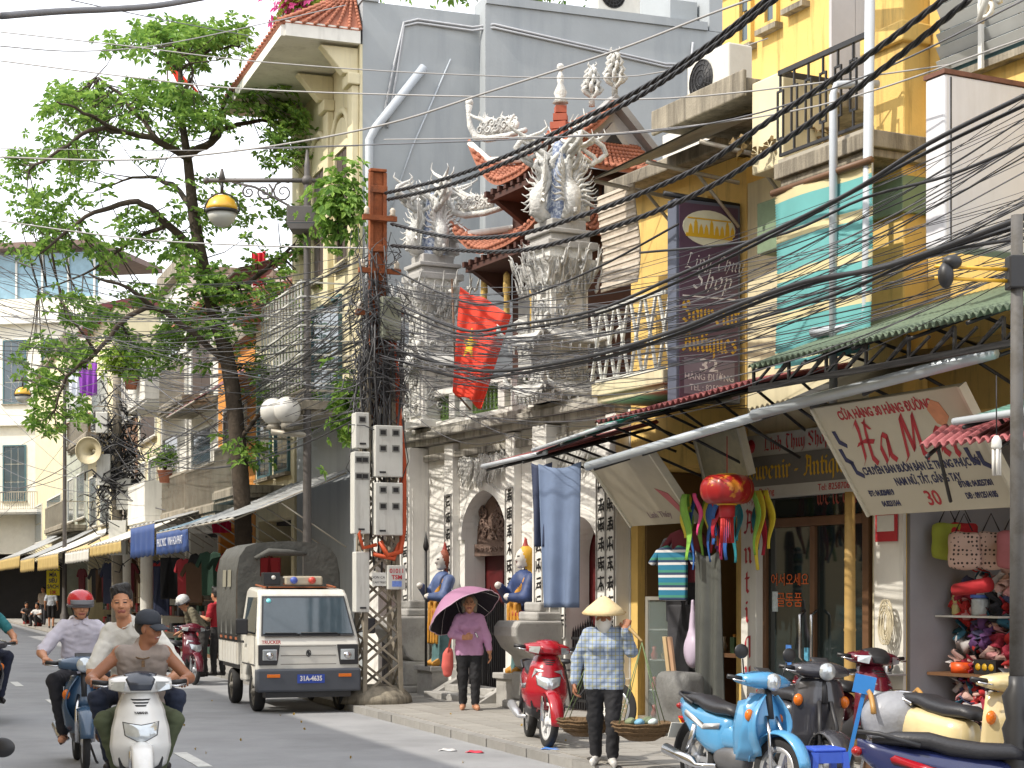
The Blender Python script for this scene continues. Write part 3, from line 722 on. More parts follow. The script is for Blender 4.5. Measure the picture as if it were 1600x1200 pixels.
# ------------------------------------------------------------------ temple halls with swept tile roofs
def tile_slope(parent, ea, eb, ra, rb, name, lift=(.0, .0), sag=.12, pitch=.115, thick=.05):
    """tiled roof slope from eave ea-eb up to ridge ra-rb; lift raises the two eave corners"""
    ea, eb, ra, rb = V(ea), V(eb), V(ra), V(rb)
    nu = max(4, int((eb - ea).length/pitch*2)); nv = 12
    def fn(u, v):
        e = ea.lerp(eb, u); r_ = ra.lerp(rb, u); p = e.lerp(r_, v)
        up = (lift[0]*max(0, 1 - u*2.3)**2 + lift[1]*max(0, 1 - (1 - u)*2.3)**2)*(1 - v)**1.3
        return p + V((0, 0, up - sag*math.sin(math.pi*v)))
    nrm = (eb - ea).cross(ra - ea).normalized()
    if nrm.z < 0: nrm = -nrm
    m_ = MB(); m_.grid(fn, nu, nv, thick=thick, smooth=False)
    o = m_.build(name, m_tile, parent)
    k = MB()                                         # half-round cover tiles, stepped course by course
    n = int((eb - ea).length/pitch)
    for i in range(n + 1):
        u = i/n
        for j in range(nv):
            a = V(fn(u, j/nv)) + nrm*.04; b = V(fn(u, (j+1)/nv)) + nrm*.018
            k.tube([a, b], [.034, .028], 5, smooth=True)
    c = k.build('cover_tiles', m_tile, parent, kind='stuff')
    return fn
def ridge_dragon(parent, p, along, s, rg):
    """white swirling flame ornament on a roof corner"""
    m_ = MB(); p = V(p); a = V(along).normalized(); up = V((0, 0, 1)); rz = math.atan2(a.y, a.x)
    t_ = MB()
    spine = [V((0, 0, .75)), V((-.02, 0, .6)), V((.02, 0, .35)), V((.15, 0, .12)), (V((.45, 0, .02))), V((.95, 0, .0)), V((1.4, 0, .04))]
    t_.tube(spine, [.075, .045, .06, .075, .07, .06, .05], 7)
    t_.ell((0, 0, .8), (.09, .07, .085), 8, 6)
    for k in range(9):
        x = .28 + k*.1; h_ = .5 - .036*k
        flame(t_, (x, 0, .1), (rg.uniform(-.3, .2), 0, 1), h_ + rg.random()*.12, (1, 0, 0), .055, 7, curl=1.1)
        swirl(t_, x + .02, .2 + .1*(k % 2), .09, -.04, 1.4, k, (-1)**k, .026); swirl(t_, x + .02, .2 + .1*((k+1) % 2), .09, .04, 1.4, k, (-1)**k, .026)
    t_.xf(Matrix.Translation(p) @ Matrix.Rotation(rz, 4, 'Z') @ Matrix.Scale(s, 4))
    return t_.build('ridge_ornament', m_stone, parent)
m_white_g = mat('gable_white', (176, 176, 178), .85, var=.08, dirt=.4)
def make_hall():
    rg = random.Random(5)
    H = fthing(FA, 'temple_hall', 'temple hall with swept terracotta tile roofs behind the white gate', 'temple', 0, 0, PZ)
    b = MB(); b.box(.75, 2.95, .85, 2.3, 0, 7.62); b.build('timber_tower', m_wood, H)
    for k in range(11):
        s_ = MB(); s_.box(2.951, 2.98, .9 + k*.13, .96 + k*.13, 6.95, 7.5); s_.build('louvre_slat', mat('dark_slat', (50, 46, 50), .8), H)
    w_ = MB(); w_.box(1.0, 2.7, .82, .849, 4.2, 6.2); w_.build('upper_screen', mat('screen_white', (176, 176, 172), .8), H)
    for (n_, t0, t1, ze, zr, rx0, rx1, yb, lf) in (('lower_roof', .02, 3.2, 6.66, 7.12, .65, 2.9, 2.5, .72), ('upper_roof', .78, 3.3, 7.58, 8.05, 1.3, 2.8, 2.3, .8)):
        tile_slope(H, (t0, .1, ze), (t1, .1, ze), (rx0, .9, zr), (rx1, .9, zr), n_, (lf, .3))
        tile_slope(H, (t1, .1, ze), (t1, yb, ze), (rx1, .9, zr), (rx1, yb - .5, zr), n_, (.3, .1))
        e = MB(); e.box(t0 + .5, t1 - .15, .16, .84, ze - .2, ze - .12); e.box(t1 - .34, t1 - .16, .85, yb - .2, ze - .2, ze - .12); e.prism([(.1, ze - .14), (.84, ze - .6), (.84, ze - .14)], t0 + .6, t0 + .72, 'x'); E = e.build('eave_board', m_wood, H)
        n = int((t1 - t0 - .6)/.2)
        for i in range(n + 1): r_ = MB(); x = t0 + .5 + (t1 - t0 - .6)*i/n; r_.box(x - .035, x + .035, .12, .84, ze - .12, ze - .04); r_.build('rafter', m_wood, E)
        ridge_dragon(H, (t0, .1, ze + lf*.98), (1, .45, 0), .78, rg)
        g_ = MB(); g_.tube([(t0, .1, ze + lf), (t0 + .25, .3, ze + lf*.62), (t0 + .55, .75, ze + .5), (rx0 + .1, .95, zr + .06), (rx1, .95, zr + .06)], [.045, .06, .06, .06, .06], 7); g_.build('hip_ridge', m_lime, H)
    tile_slope(H, (1.2, .72, 8.02), (2.98, .72, 8.02), (1.2, 1.4, 8.62), (2.98, 1.4, 8.62), 'ridge_roof', sag=.06)
    gb = MB(); gb.prism([(.75, 8.0), (1.4, 8.58), (2.05, 8.0)], 2.7, 2.78, 'x'); gb.build('gable', m_white_g, H)
    gb = MB(); gb.prism([(.62, 7.98), (1.4, 8.74), (2.18, 7.98), (2.08, 7.94), (1.4, 8.6), (.72, 7.94)], 2.68, 2.96, 'x'); gb.build('gable_coping', mat('gable_grey', (150, 150, 150), .85, var=.1, dirt=.5), H)
    gb = MB(); gb.prism([(1.12, 8.04), (1.4, 8.36), (1.68, 8.04)], 2.781, 2.86, 'x'); gb.build('gable_hood', m_dkstone, H)
    gb = MB(); gb.prism([(1.26, 8.05), (1.4, 8.2), (1.54, 8.05)], 2.861, 2.88, 'x'); gb.build('gable_vent', m_ink, H)
    f = MB()
    for k in range(6): f.cbox((2.28, .85, 8.0 + k*.12), (.36 - .04*k, .36 - .04*k, .1), rot3(0, 0, 14*k))
    f.build('brick_spire', mat('red_brick', (158, 82, 60), .8, var=.2, vs=8), H)
    f = MB(); f.lathe([(.12, 0), (.07, .08), (.1, .15), (.04, .28), (.055, .38), (.0, .5)], 10, (2.28, .85, 8.7)); f.ell((2.28, .85, 9.22), .06, 8, 6); f.build('spire_finial', m_stone, H)
    for (x, y, zz, hh) in ((2.5, 1.25, 8.65, .72), (2.9, 1.4, 8.72, .8)):
        f = MB(); f.tube([(x, y, zz), (x, y, zz + .3)], .05, 6)
        for k in range(22):
            a = k*2.4; u = k/22
            flame(f, (x, y, zz + .1 + u*.5*hh), (math.cos(a)*.55*(1-u), math.sin(a)*.55*(1-u), 1), .42*hh*(1 - .3*u), (math.cos(a), math.sin(a), 0), .035, 7, curl=1.1)
        f.build('flame_finial', m_stone, H)
    return H
hall = make_hall()
# hanging altar tassels under the eave are part of the hall
for (px, py) in ((752, 462), (787, 460), (828, 470), (884, 452)):
    t, z = FA.tz(px, py, .4)
    m_ = MB(); m_.lathe([(.01, .35), (.05, .3), (.06, .05), (.045, 0), (.05, -.3), (.03, -.45)], 8, (t, .45, z - PZ)); m_.build('hanging_tassel', mat('tassel_cloth', (190, 160, 90), .7, var=.5, vs=14), hall)
# ================================================================== grey house beside the temple and the row beyond
m_grey = mat('grey_render', (158, 163, 166), .85, var=.05, vs=1.5, bump=.08, bs=20, dirt=.35, dcol=(112, 120, 128), ds=.5, streak=True)
m_cream = mat('cream_plaster', (214, 204, 170), .85, var=.08, vs=2, dirt=.4, dcol=(140, 128, 100), ds=1.2, streak=True)
m_white = mat('white_plaster', (220, 218, 210), .85, var=.07, vs=2, dirt=.45, dcol=(150, 146, 138), ds=1.1, streak=True)
m_yellow = mat('ochre_plaster', (218, 166, 66), .85, var=.1, vs=2, dirt=.5, dcol=(140, 100, 48), ds=1.3, streak=True)
m_orange = mat('orange_plaster', (208, 140, 62), .85, var=.1, vs=2, dirt=.4, dcol=(130, 84, 40))
m_brown = mat('brown_boarding', (118, 88, 66), .8, var=.2, vs=3, dirt=.3)
m_maroon = mat('maroon_sheet', (112, 52, 56), .6, var=.15, vs=3, dirt=.3, dcol=(70, 40, 40))
m_shut = mat('dark_shutter', (74, 62, 56), .7, var=.15)
m_glass = mat('window_glass', (70, 84, 92), .08, var=.2, vs=1, spec=.8)
m_frame = mat('window_frame_white', (210, 210, 204), .6, var=.08)
m_bframe = mat('window_frame_blue', (70, 104, 112), .6, var=.12)
m_rail = mat('painted_rail', (170, 164, 150), .5, var=.2, metal=.2, dirt=.5, dcol=(110, 66, 44), ds=6)
m_dark = mat('shop_gloom', (30, 28, 28), .9, var=.25, vs=2)  # near-black, the shade of the shop rooms put into the colour
m_conc = mat('stained_concrete', (150, 142, 126), .9, var=.15, vs=3, bump=.3, dirt=.8, dcol=(62, 56, 48), ds=2, streak=True, dlo=.42, dhi=.66)
m_pvc = mat('grey_pvc', (178, 184, 190), .45, var=.06)
m_cable = mat('black_cable', (34, 34, 37), .55, var=.2)

def louvres(parent, x0, x1, z0, z1, y, n, m=m_shut):
    for i in range(n):
        z = z0 + (z1 - z0)*(i + .5)/n; s = MB(); s.cbox(((x0 + x1)/2, y, z), (x1 - x0, .03, (z1 - z0)/n*.8), rot3(25, 0, 0)); s.build('slat', m, parent)
def window(parent, x0, x1, z0, z1, fm=m_frame, panes=2, rows=2, shutter=False, arch=False, y=0.):
    """window standing in the front: frame, panes, sill"""
    f = MB(); b = .07
    f.box(x0, x0 + b, y - .06, y + .03, z0, z1); f.box(x1 - b, x1, y - .06, y + .03, z0, z1)
    f.box(x0 + b, x1 - b, y - .06, y + .03, z1 - b, z1); f.box(x0 + b, x1 - b, y - .06, y + .03, z0, z0 + b)
    if arch:
        c = (x0 + x1)/2; r = (x1 - x0)/2; pts = [(c + r*math.cos(a), z1 + r*math.sin(a)) for a in np.linspace(0, math.pi, 13)]
        f.prism(pts, y - .06, y - .005)
    W = f.build('window', fm, parent)
    wd = (x1 - x0 - 2*b)/panes; hh = (z1 - z0 - 2*b)/rows
    for i in range(panes):
        for j in range(rows):
            p = MB(); a0 = x0 + b + i*wd; q0 = z0 + b + j*hh
            p.box(a0 + .02, a0 + wd - .02, y - .025, y - .008, q0 + .02, q0 + hh - .02); p.build('shutter_leaf' if shutter else 'pane', m_shut if shutter else m_glass, W)
    s = MB(); s.box(x0 - .06, x1 + .06, y - .12, y - .003, z0 - .07, z0 - .002); s.build('sill', m_conc, W)
    return W
def railing(parent, x0, x1, z0, z1, y0, m=m_rail, step=.13, ends=True, style=0, thick=.012):
    r = MB(); r.box(x0, x1, y0 - .025, y0 + .025, z1 - .05, z1); r.box(x0, x1, y0 - .02, y0 + .02, z0, z0 + .04)
    if ends:
        for x in (x0, x1): r.box(x - .02, x + .02, y0, -.01, z1 - .045, z1 - .005)
    Rl = r.build('railing', m, parent); n = max(2, int((x1 - x0)/step))
    for i in range(n + 1):
        x = x0 + (x1 - x0)*i/n; b = MB()
        if style == 1: b.beam((x - step*.4, y0, z0 + .04), (x + step*.4, y0, z1 - .05), .03); b.beam((x + step*.4, y0 + .004, z0 + .04), (x - step*.4, y0 + .004, z1 - .05), .03)
        else: b.box(x - thick, x + thick, y0 - thick, y0 + thick, z0 + .04, z1 - .05)
        b.build('baluster', m, Rl)
    return Rl
def balcony(parent, x0, x1, z, dep, m=m_conc, rail=.95, rm=m_rail, style=0, solid=False, step=.13):
    s = MB(); s.box(x0, x1, -dep, -.002, z - .16, z); s.box(x0 + .05, x1 - .05, -dep + .05, -.002, z - .24, z - .161)
    B = s.build('balcony', m, parent, bevel=.012)
    if solid: w_ = MB(); w_.box(x0, x1, -dep, -dep + .1, z + .002, z + rail); w_.box(x1 - .1, x1, -dep + .1, -.003, z + .002, z + rail); w_.build('parapet', m, B)
    else: railing(B, x0 + .04, x1 - .04, z, z + rail, -dep + .05, rm, style=style, step=step)
    return B
def house(name, label, t0, t1, h, wm, group='houses down the left row', floors=(), roof=None, depth=9., F=FB, shop=True, y=0., pier=None):
    Hs = fthing(F, name, label, 'house', t0, y, PZ, group); L = t1 - t0
    wl = MB(); zs = 3.1 if shop else 0
    wl.box(0, L - .03, 0, depth, zs, h)
    if shop:
        wl.box(0, .28, .0, depth, 0, zs - .002); wl.box(L - .31, L - .03, 0, depth, 0, zs - .002); wl.box(.281, L - .311, 3.2, 3.4, 0, zs - .002)
    wl.build('wall', wm, Hs)
    if shop:
        d = MB(); d.box(.285, L - .315, 3.0, 3.1, .02, zs - .01); d.box(.29, L - .32, .4, 3, zs - .09, zs - .012); d.build('shop_gloom_panel', m_dark, Hs)  # dark panels put in for the shade inside the shop
    for fl in floors: fl(Hs, L)
    if roof == 'flat':
        r_ = MB(); r_.box(-.02, L + .0, -.22, depth, h + .002, h + .2); r_.box(0, L - .03, -.12, 0.1, h + .201, h + .55); r_.build('roof', m_conc, Hs, bevel=.015)
    elif roof:
        r_ = MB(); r_.prism([(-.5, h + .01), (-.5, h + .09), (depth/2, h + 1.5), (depth, h + .09), (depth, h + .01)], -.05, L, 'x'); r_.build('roof', roof, Hs)
    return Hs

# grey house -----------------------------------------------------------------------------------
GH = fthing(FB, 'grey_house', 'tall grey rendered house wall rising behind the temple', 'house', 0, 0, PZ)
b = MB(); b.box(-5.0, 0, .02, 2.15, 0, 11.75); b.box(-5.0, .3, 2.151, 12.5, 0, 11.85); b.box(-5, .3, 6.5, 12.5, 11.86, 14.2); b.build('wall', m_grey, GH)
b = MB(); b.box(-5.0, .04, .0, .3, 11.752, 11.95); b.box(-.3, .34, 2.16, 6.45, 11.852, 12.0); b.build('parapet', m_grey, GH)
c = MB()
for k in range(2):
    c.tube([(.03, .35 + .1*k, 9.6), (.03, .55 + .08*k, 10.6), (.03, .75, 11.45 - .06*k), (.03, 1.0, 11.53 - .06*k), (.05, 2.0, 11.5 - .06*k), (.33, 2.3, 11.5 - .06*k), (.33, 4.2, 11.3 - .05*k), (.33, 5.6, 11.15 - .05*k), (.33, 6.1, 11.2 - .05*k), (.33, 6.15, 11.6)], .022, 6)
c.build('wall_cables', mat('grey_cable', (170, 172, 176), .6), GH)
p = MB(); p.tube([(.06, .12, 4), (.06, .12, 9.35), (.07, .22, 9.55), (.07, 1.1, 10.7)], .075, 10); p.build('drain_pipe', m_pvc, GH)
p = MB(); p.tube([(.03, 1.6, 10.9), (.03, .9, 9.3), (.03, .3, 7.6)], .015, 6); p.build('stay_wire', m_pvc, GH)
f = MB(); f.box(-5.2, .0, -.03, .018, 5.2, 11.0); f.build('front', m_cream, GH)
for (x0, x1) in ((-3.3, -2.3), (-1.6, -.6)):
    W = window(GH, x0, x1, 7.4, 9.5, m_cream, 2, 3, shutter=True, arch=True, y=-.03)
    a = MB(); c_ = (x0 + x1)/2
    a.tube([(c_ + .62*math.cos(t_), -.08, 9.5 + .62*math.sin(t_)) for t_ in np.linspace(0, math.pi, 13)], .06, 6); a.build('arch_trim', m_cream, W)
for x in (-4.2, -1.95, -.2):
    pl = MB(); pl.box(x - .16, x + .16, -.16, -.032, 6.8, 10.3); pl.box(x - .22, x + .22, -.24, -.032, 10.3, 10.5); pl.prism([(-.032, 10.5), (-.3, 10.5), (-.7, 10.95), (-.032, 10.95)], x - .12, x + .12, 'x'); pl.build('pilaster', m_cream, GH, bevel=.02)
# projecting hipped roof with tiles and a white soffit
sf = MB(); sf.box(-5.2, .02, -1.35, -.031, 11.0, 11.1); sf.box(-5.25, .06, -1.42, -1.351, 10.98, 11.24); sf.box(.021, .09, -1.35, -.04, 10.98, 11.24); sf.build('eave_soffit', m_white, GH)
tile_slope(GH, (-5.3, -1.45, 11.2), (.1, -1.45, 11.2), (-5.1, -.03, 12.1), (-.6, -.03, 12.1), 'eave_roof', sag=.03, pitch=.2)
tile_slope(GH, (.1, -1.45, 11.2), (.1, -.05, 11.2), (-.55, -.06, 12.05), (-.5, -.03, 12.1), 'eave_roof', sag=.02, pitch=.2)
# caged balcony on the second floor
cg = balcony(GH, -3.9, -.5, 4.9, .95, m_conc, .2)
for i in range(14):
    s = MB(); x = -3.86 + i*.25; s.box(x - .014, x + .014, -.93, -.9, 5.12, 7.0); s.build('cage_bar', m_frame, cg)
for j in range(8):
    s = MB(); z = 5.2 + j*.25; s.box(-3.87, -.55, -.95, -.932, z - .013, z + .013); s.build('cage_bar', m_frame, cg)
for j in range(8):
    s = MB(); z = 5.2 + j*.25; s.box(-.56, -.53, -.93, -.0, z - .013, z + .013); s.build('cage_bar', m_frame, cg)
window(GH, -3.4, -1.2, 5.0, 6.9, m_bframe, 3, 2, y=-.03)
ac = MB(); ac.box(-.4, -.1, 5.9, 6.45, 12.01, 12.5); ac.build('parapet_step', m_grey, GH)
def ac_unit(parent, label, loc, rz, top=True):
    a = MB(); a.box(-.42, .42, -.16, .16, 0, .58)
    A = thing('air_conditioner', label, 'air conditioner', loc, rz)
    a.build('casing', mat('ac_casing', (206, 204, 196), .5, var=.05, dirt=.3, dcol=(150, 140, 120)), A, bevel=.02)
    g_ = MB()
    for r_ in (.06, .12, .18, .23): g_.tube([(-.12 + r_*math.cos(q), -.172, .29 + r_*math.sin(q)) for q in np.linspace(0, 2*math.pi, 20)[:-1]], .008, 4, closed=True)
    for k in range(8): q = k*math.pi/8; g_.beam((-.12 - .23*math.cos(q), -.17, .29 - .23*math.sin(q)), (-.12 + .23*math.cos(q), -.17, .29 + .23*math.sin(q)), .008)
    g_.build('fan_grille', m_iron, A); d = MB(); d.lathe([(.235, 0), (.235, .004)], 20, (-.12, -.166, .29), (0, -1, 0)); d.build('fan_recess', m_ink, A)
    for x in (-.3, .3): k = MB(); k.box(x - .02, x + .02, -.2, .2, -.035, -.001); k.build('bracket', m_iron, A)
    return A
ac_unit(None, 'white air conditioner on top of the grey wall', FB.w(.02, 4.75, 12.04 + PZ), FB.rz + R(90))

# row of houses --------------------------------------------------------------------------------
def F_win(*a, **k): return lambda H, L: window(H, *[(x if i > 1 else x*L) for i, x in enumerate(a)], **k)
def F_bal(x0, x1, z, dep, **k): return lambda H, L: balcony(H, x0*L, x1*L, z, dep, **k)
m_slate = mat('rusty_sheet', (120, 100, 92), .7, var=.2, dirt=.4)
house('town_house', 'cream balconied house just left of the grey house', -8.9, -5.1, 7.4, m_cream, floors=[F_bal(.05, .97, 3.7, 1.0), F_win(.1, .45, 4.0, 6.3, fm=m_bframe), F_win(.55, .9, 4.0, 6.3, fm=m_bframe)], roof=m_tile)
house('town_house', 'white upper storey with red tiled lean-to behind the street tree', -18.0, -13.45, 8.6, m_white, floors=[F_bal(.05, .95, 3.6, .8), F_win(.15, .8, 3.9, 5.8), F_win(.15, .8, 6.6, 8.3, shutter=True), F_bal(.1, .95, 6.4, .9)], roof=m_tile, y=.05)
house('town_house', 'orange-yellow house with a maroon window awning', -13.4, -8.95, 7.2, m_orange, floors=[F_bal(.05, .95, 3.5, .9), F_win(.2, .8, 4.0, 5.9, shutter=True)], roof='flat')
house('town_house', 'white house with rounded stacked balconies', -22.6, -18.05, 10.2, m_white, floors=[F_bal(.05, .97, 3.6, 1.1, m=m_white, solid=True), F_win(.15, .75, 4.6, 6.0), F_bal(.05, .97, 6.9, 1.1, m=m_white, solid=True), F_win(.15, .75, 7.9, 9.4)], roof='flat')
house('town_house', 'narrow grey-white house with ochre ground floor behind the cable pole', -27.4, -22.65, 8.4, m_cream, floors=[F_win(.1, .4, 4.0, 5.6), F_win(.55, .9, 4.0, 5.6), F_win(.15, .85, 6.2, 7.8, shutter=True)], roof='flat')
house('town_house', 'brown boarded house with dark upper windows', -33.5, -27.45, 9.3, m_brown, floors=[F_win(.1, .45, 4.0, 6.2), F_win(.55, .9, 4.0, 6.2), F_win(.1, .45, 7.2, 8.8), F_win(.55, .9, 7.2, 8.8)], roof='flat')
house('town_house', 'maroon-roofed house with buff walls far down the row', -41.5, -33.55, 11.6, m_cream, floors=[F_win(.1, .4, 4, 6), F_win(.55, .9, 4, 6), F_bal(.05, .95, 7.2, .9), F_win(.2, .8, 7.6, 9.6)], roof=m_maroon)
house('town_house', 'grey-green house with a washing balcony far down the row', -50, -41.55, 10.6, mat('greygreen_plaster', (168, 172, 158), .85, dirt=.3), floors=[F_bal(.05, .95, 4.2, 1.0), F_win(.1, .4, 4.5, 6.4), F_win(.55, .9, 4.5, 6.4), F_win(.2, .8, 7.5, 9.6)], roof='flat')
# cream house closing the bend
CH = thing('corner_house', 'pale cream house with blue-green shutters closing the bend', 'house', at(60, 920, 92) * 1, R(-12))
CH.location.z = 0
b = MB(); b.box(-9, 3.3, 0, 8, 3.6, 17.2); b.box(-9, 3.3, 2.5, 8, 0, 3.59); b.build('wall', mat('pale_cream', (224, 220, 206), .85, var=.06, dirt=.25, dcol=(180, 165, 130)), CH)
b = MB(); b.box(-9.2, 3.5, -.4, 0, 15.8, 16.3); b.box(-9.2, 3.5, -.3, 0, 10.4, 10.7); b.build('cornice', m_white, CH, bevel=.03)
for x0 in (-4.4, -2.05, .2):
    for z0, z1 in ((11.6, 15.0), (6.4, 9.4)): window(CH, x0, x0 + 1.35, z0, z1, m_bframe, 3, 3)
b = MB(); b.box(-8.9, 3.2, 2.35, 2.49, 0, 3.58); b.build('shop_gloom_panel', m_dark, CH)  # dark sheet put in for the shade of the ground-floor shops
gl = MB(); gl.box(-9, 3.3, .2, .3, 17.25, 19.6); gl.build('glass_storey', mat('blue_glass', (128, 160, 176), .1, var=.15), CH)
for k in range(9): s = MB(); x = -8.9 + k*1.5; s.box(x, x + .1, .1, .19, 17.25, 19.7); s.build('mullion', m_frame, CH)
r_ = MB(); r_.box(-9.4, 3.6, -.6, 8, 19.8, 20.1); r_.build('roof', m_slate, CH)
balcony(CH, -4.8, 2.8, 5.9, 1.2, m_white)
# a rooftop house beyond the cream one, so that the row does not end in the air
for (tt, hh, nm, mm) in ((-60, 12.5, 'buff house far beyond the bend on the left', m_cream), (-72, 11, 'white house far beyond the bend on the left', m_white), (-86, 12, 'ochre house far beyond the bend on the left', m_yellow)):
    house('town_house', nm, tt - 10, tt - .1 if tt < -61 else -50.1, hh, mm, floors=[F_win(.1, .4, 4, 6), F_win(.55, .9, 4, 6)], roof='flat')

# awnings over the shop fronts of the left row -------------------------------------------------------
def awning(F, name, label, t0, t1, z0, z1, y0, y1, m, group='awnings over the shop fronts', valance=None, vm=None, txt=None, ribs=True, drop=.25, sag=.06, corrug=False, vtm=None):
    """sloping sheet from (y0,z0) at the wall to (y1,z1) at its outer edge, on a tube frame"""
    A = fthing(F, name, label, 'awning', t0, 0, 0, group); L = t1 - t0
    s = MB()
    def fn(u, v):
        y = y0 + (y1 - y0)*v; z = z0 + (z1 - z0)*v
        if corrug: z += .022*math.sin(u*L/.075*2*math.pi/1.0)
        else: z -= sag*math.sin(math.pi*v)*(1 - .55*abs(math.sin(u*math.pi*max(1, round(L/1.2))))) + .015*math.sin(9*u*L + 3*v)
        return (u*L, y, z)
    nu = int(L/.019) if corrug else max(8, int(L*8))
    s.grid(fn, nu, 8, thick=.012 if corrug else .006, smooth=not corrug or True)
    s.build('canopy', m, A)
    fr = MB(); n = max(2, int(L/1.3) + 1)
    fr.tube([(0, y1, z1 - .03), (L, y1, z1 - .03)], .022, 6); F_ = fr.build('front_bar', m_rail, A)
    if ribs:
        for i in range(n):
            x = .05 + (L - .1)*i/(n - 1); r_ = MB(); r_.tube([(x, y0, z0 - .05), (x, y1, z1 - .05)], .016, 6); r_.tube([(x, y0, min(z0, z1) - .5), (x, y0 + (y1 - y0)*.6, z0 + (z1 - z0)*.6 - .06)], .014, 6); r_.build('rib', m_rail, A)
    if valance:
        v_ = MB(); nn = int(L*9)
        v_.grid(lambda u, v: (u*L, y1 - .01 - .03*math.sin(u*L*7)*v, z1 - .02 - valance*v - .02*math.sin(u*L*15)*(v > .9)), nn, 4, thick=.006)
        VL = v_.build('valance', vm or m, A)
        if txt:
            lettering(VL, txt, valance*.5, vtm or mat('white_print', (214, 216, 220), .7), Matrix.Translation((L/2, y1 - .06, z1 - .02 - valance/2)) @ STAND, extrude=.001, xs=1.0)
    return A
tarps = dict(g=mat('grey_tarp', (150, 152, 152), .6, var=.12, dirt=.4, dcol=(96, 96, 96), ds=1), w=mat('white_tarp', (206, 204, 196), .6, var=.08, dirt=.4, dcol=(140, 136, 126), ds=1),
             b=mat('blue_tarp', (92, 118, 134), .6, var=.12, dirt=.3, dcol=(60, 80, 96)), y=mat('yellow_tarp', (180, 156, 98), .7, var=.12, dirt=.3, dcol=(150, 110, 50)),
             n=mat('navy_print', (44, 72, 128), .6, var=.12), t=mat('tan_tarp', (188, 164, 118), .7, var=.12))
awning(FB, 'shop_awning', 'grey sheet awning with pale tube frame above the truck', -6.2, -.6, 3.8, 2.95, -.1, -2.1, tarps['g'], ribs=True)
awning(FB, 'shop_awning', 'blue-grey awning with lettered blue valance left of the tree trunk', -10.6, -6.4, 3.65, 3.0, -.1, -1.9, tarps['b'], valance=.5, vm=tarps['n'], txt='PHUC MOC   VINH HOA PHAT')
awning(FB, 'shop_awning', 'grey awning with short navy valance by the white column', -14.9, -10.9, 3.8, 3.25, -.1, -1.9, tarps['g'], valance=.75, vm=tarps['n'])
awning(FB, 'shop_awning', 'white sheet awning with ochre lower flap', -22, -15.2, 3.8, 2.95, -.1, -2.1, tarps['w'], valance=.3, vm=tarps['y'])
awning(FB, 'shop_awning', 'tan awning half hidden by the far lamp post', -29, -22.3, 3.8, 2.9, -.1, -2.1, tarps['t'], valance=.35, vm=tarps['w'])
awning(FB, 'shop_awning', 'wide pale awning with hanging yellow fringe far left', -37, -29.3, 3.9, 2.9, -.1, -2.3, tarps['w'], valance=.5, vm=tarps['y'])
awning(FB, 'shop_awning', 'grey tarpaulin awning near the left edge', -44, -37.3, 4.0, 2.9, -.1, -2.4, tarps['g'], valance=.5, vm=tarps['y'])
awning(FB, 'shop_awning', 'grey tarpaulin with yellow edge at the far left', -57, -44.3, 4.2, 3.1, -.1, -2.4, tarps['g'], valance=.5, vm=tarps['y'])
# window awnings on upper floors
awning(FB, 'window_awning', 'maroon sloping window awning on the orange house', -12.4, -8.6, 6.7, 5.8, -.05, -1.4, m_maroon, group='upper window awnings', drop=0)
awning(FB, 'window_awning', 'rusty brown sheet awning beside the cream house', -44, -40, 8.6, 7.9, -.05, -1.6, mat('rust_sheet', (168, 104, 78), .7, var=.15), group='upper window awnings')
awning(FB, 'window_awning', 'red-brown sheet awning under the grey roof overhang', -8.6, -5.2, 8.6, 8.1, .2, -1.1, m_maroon, group='upper window awnings')
# shop columns
for i, (t, lab) in enumerate(((-19.2, 'round white column in front of the clothes shop'), (-23.5, 'round white column further down the row'))):
    c = MB(); c.lathe([(.26, 0), (.26, .15), (.2, .2), (.18, .5), (.17, 2.7), (.22, 2.75), (.22, 3.0)], 20); tag(c.build('shop_column', m_white, loc=FB.w(t, -.9, PZ), rz=FB.rz), lab, 'column')
# ================================================================== shop houses on the right
m_yel2 = mat('bright_ochre', (218, 184, 108), .85, var=.12, vs=2, bump=.15, dirt=.75, dcol=(112, 88, 54), ds=1.7, streak=True, dlo=.52, dhi=.74)
m_shade_side = mat('shaded_side_plaster', (178, 176, 178), .85, var=.06, dirt=.3, dcol=(130, 128, 130), streak=True)  # grey tone puts the shade of the camera-facing side into the plaster
m_greenb = mat('faded_green_beam', (120, 140, 112), .8, var=.14, dirt=.5, dcol=(78, 84, 70))
m_teal = stripes_mat('turquoise_blind', [(104, 172, 172, 3.2), (212, 200, 156, 1)], 2, .4)
m_woven = mat('woven_bamboo', (176, 164, 148), .8, var=.25, vs=14)
m_silver = mat('silver_sheet', (186, 194, 200), .35, var=.06, metal=.3, dirt=.3, dcol=(130, 132, 134))
m_blacktarp = mat('black_tarp', (66, 66, 66), .55, var=.25, vs=2)
m_grn = mat('green_corrugated', (96, 112, 92), .7, var=.16, vs=2, dirt=.4, dcol=(64, 72, 58), ds=2)
m_redcor = mat('red_corrugated', (134, 66, 66), .7, var=.16, vs=3, dirt=.3)
m_tealst = stripes_mat('teal_striped_tarp', [(60, 164, 150, 2), (176, 172, 160, 2), (120, 150, 140, 1)], 1, .8)
m_sign_b = mat('beige_sign', (196, 190, 172), .5, var=.05, dirt=.2, dcol=(150, 140, 110), ds=1.5)
m_plum = mat('plum_sign', (84, 62, 82), .45, var=.06)
m_gold = mat('gold_letters', (206, 164, 42), .4, var=.1)
m_wht = mat('white_letters', (216, 214, 214), .5, var=.05)
m_redl = mat('red_letters', (176, 42, 52), .5, var=.06)
m_navyl = mat('navy_letters', (40, 44, 84), .5, var=.06)
m_timber = mat('varnished_timber', (104, 74, 50), .55, var=.18, vs=4)
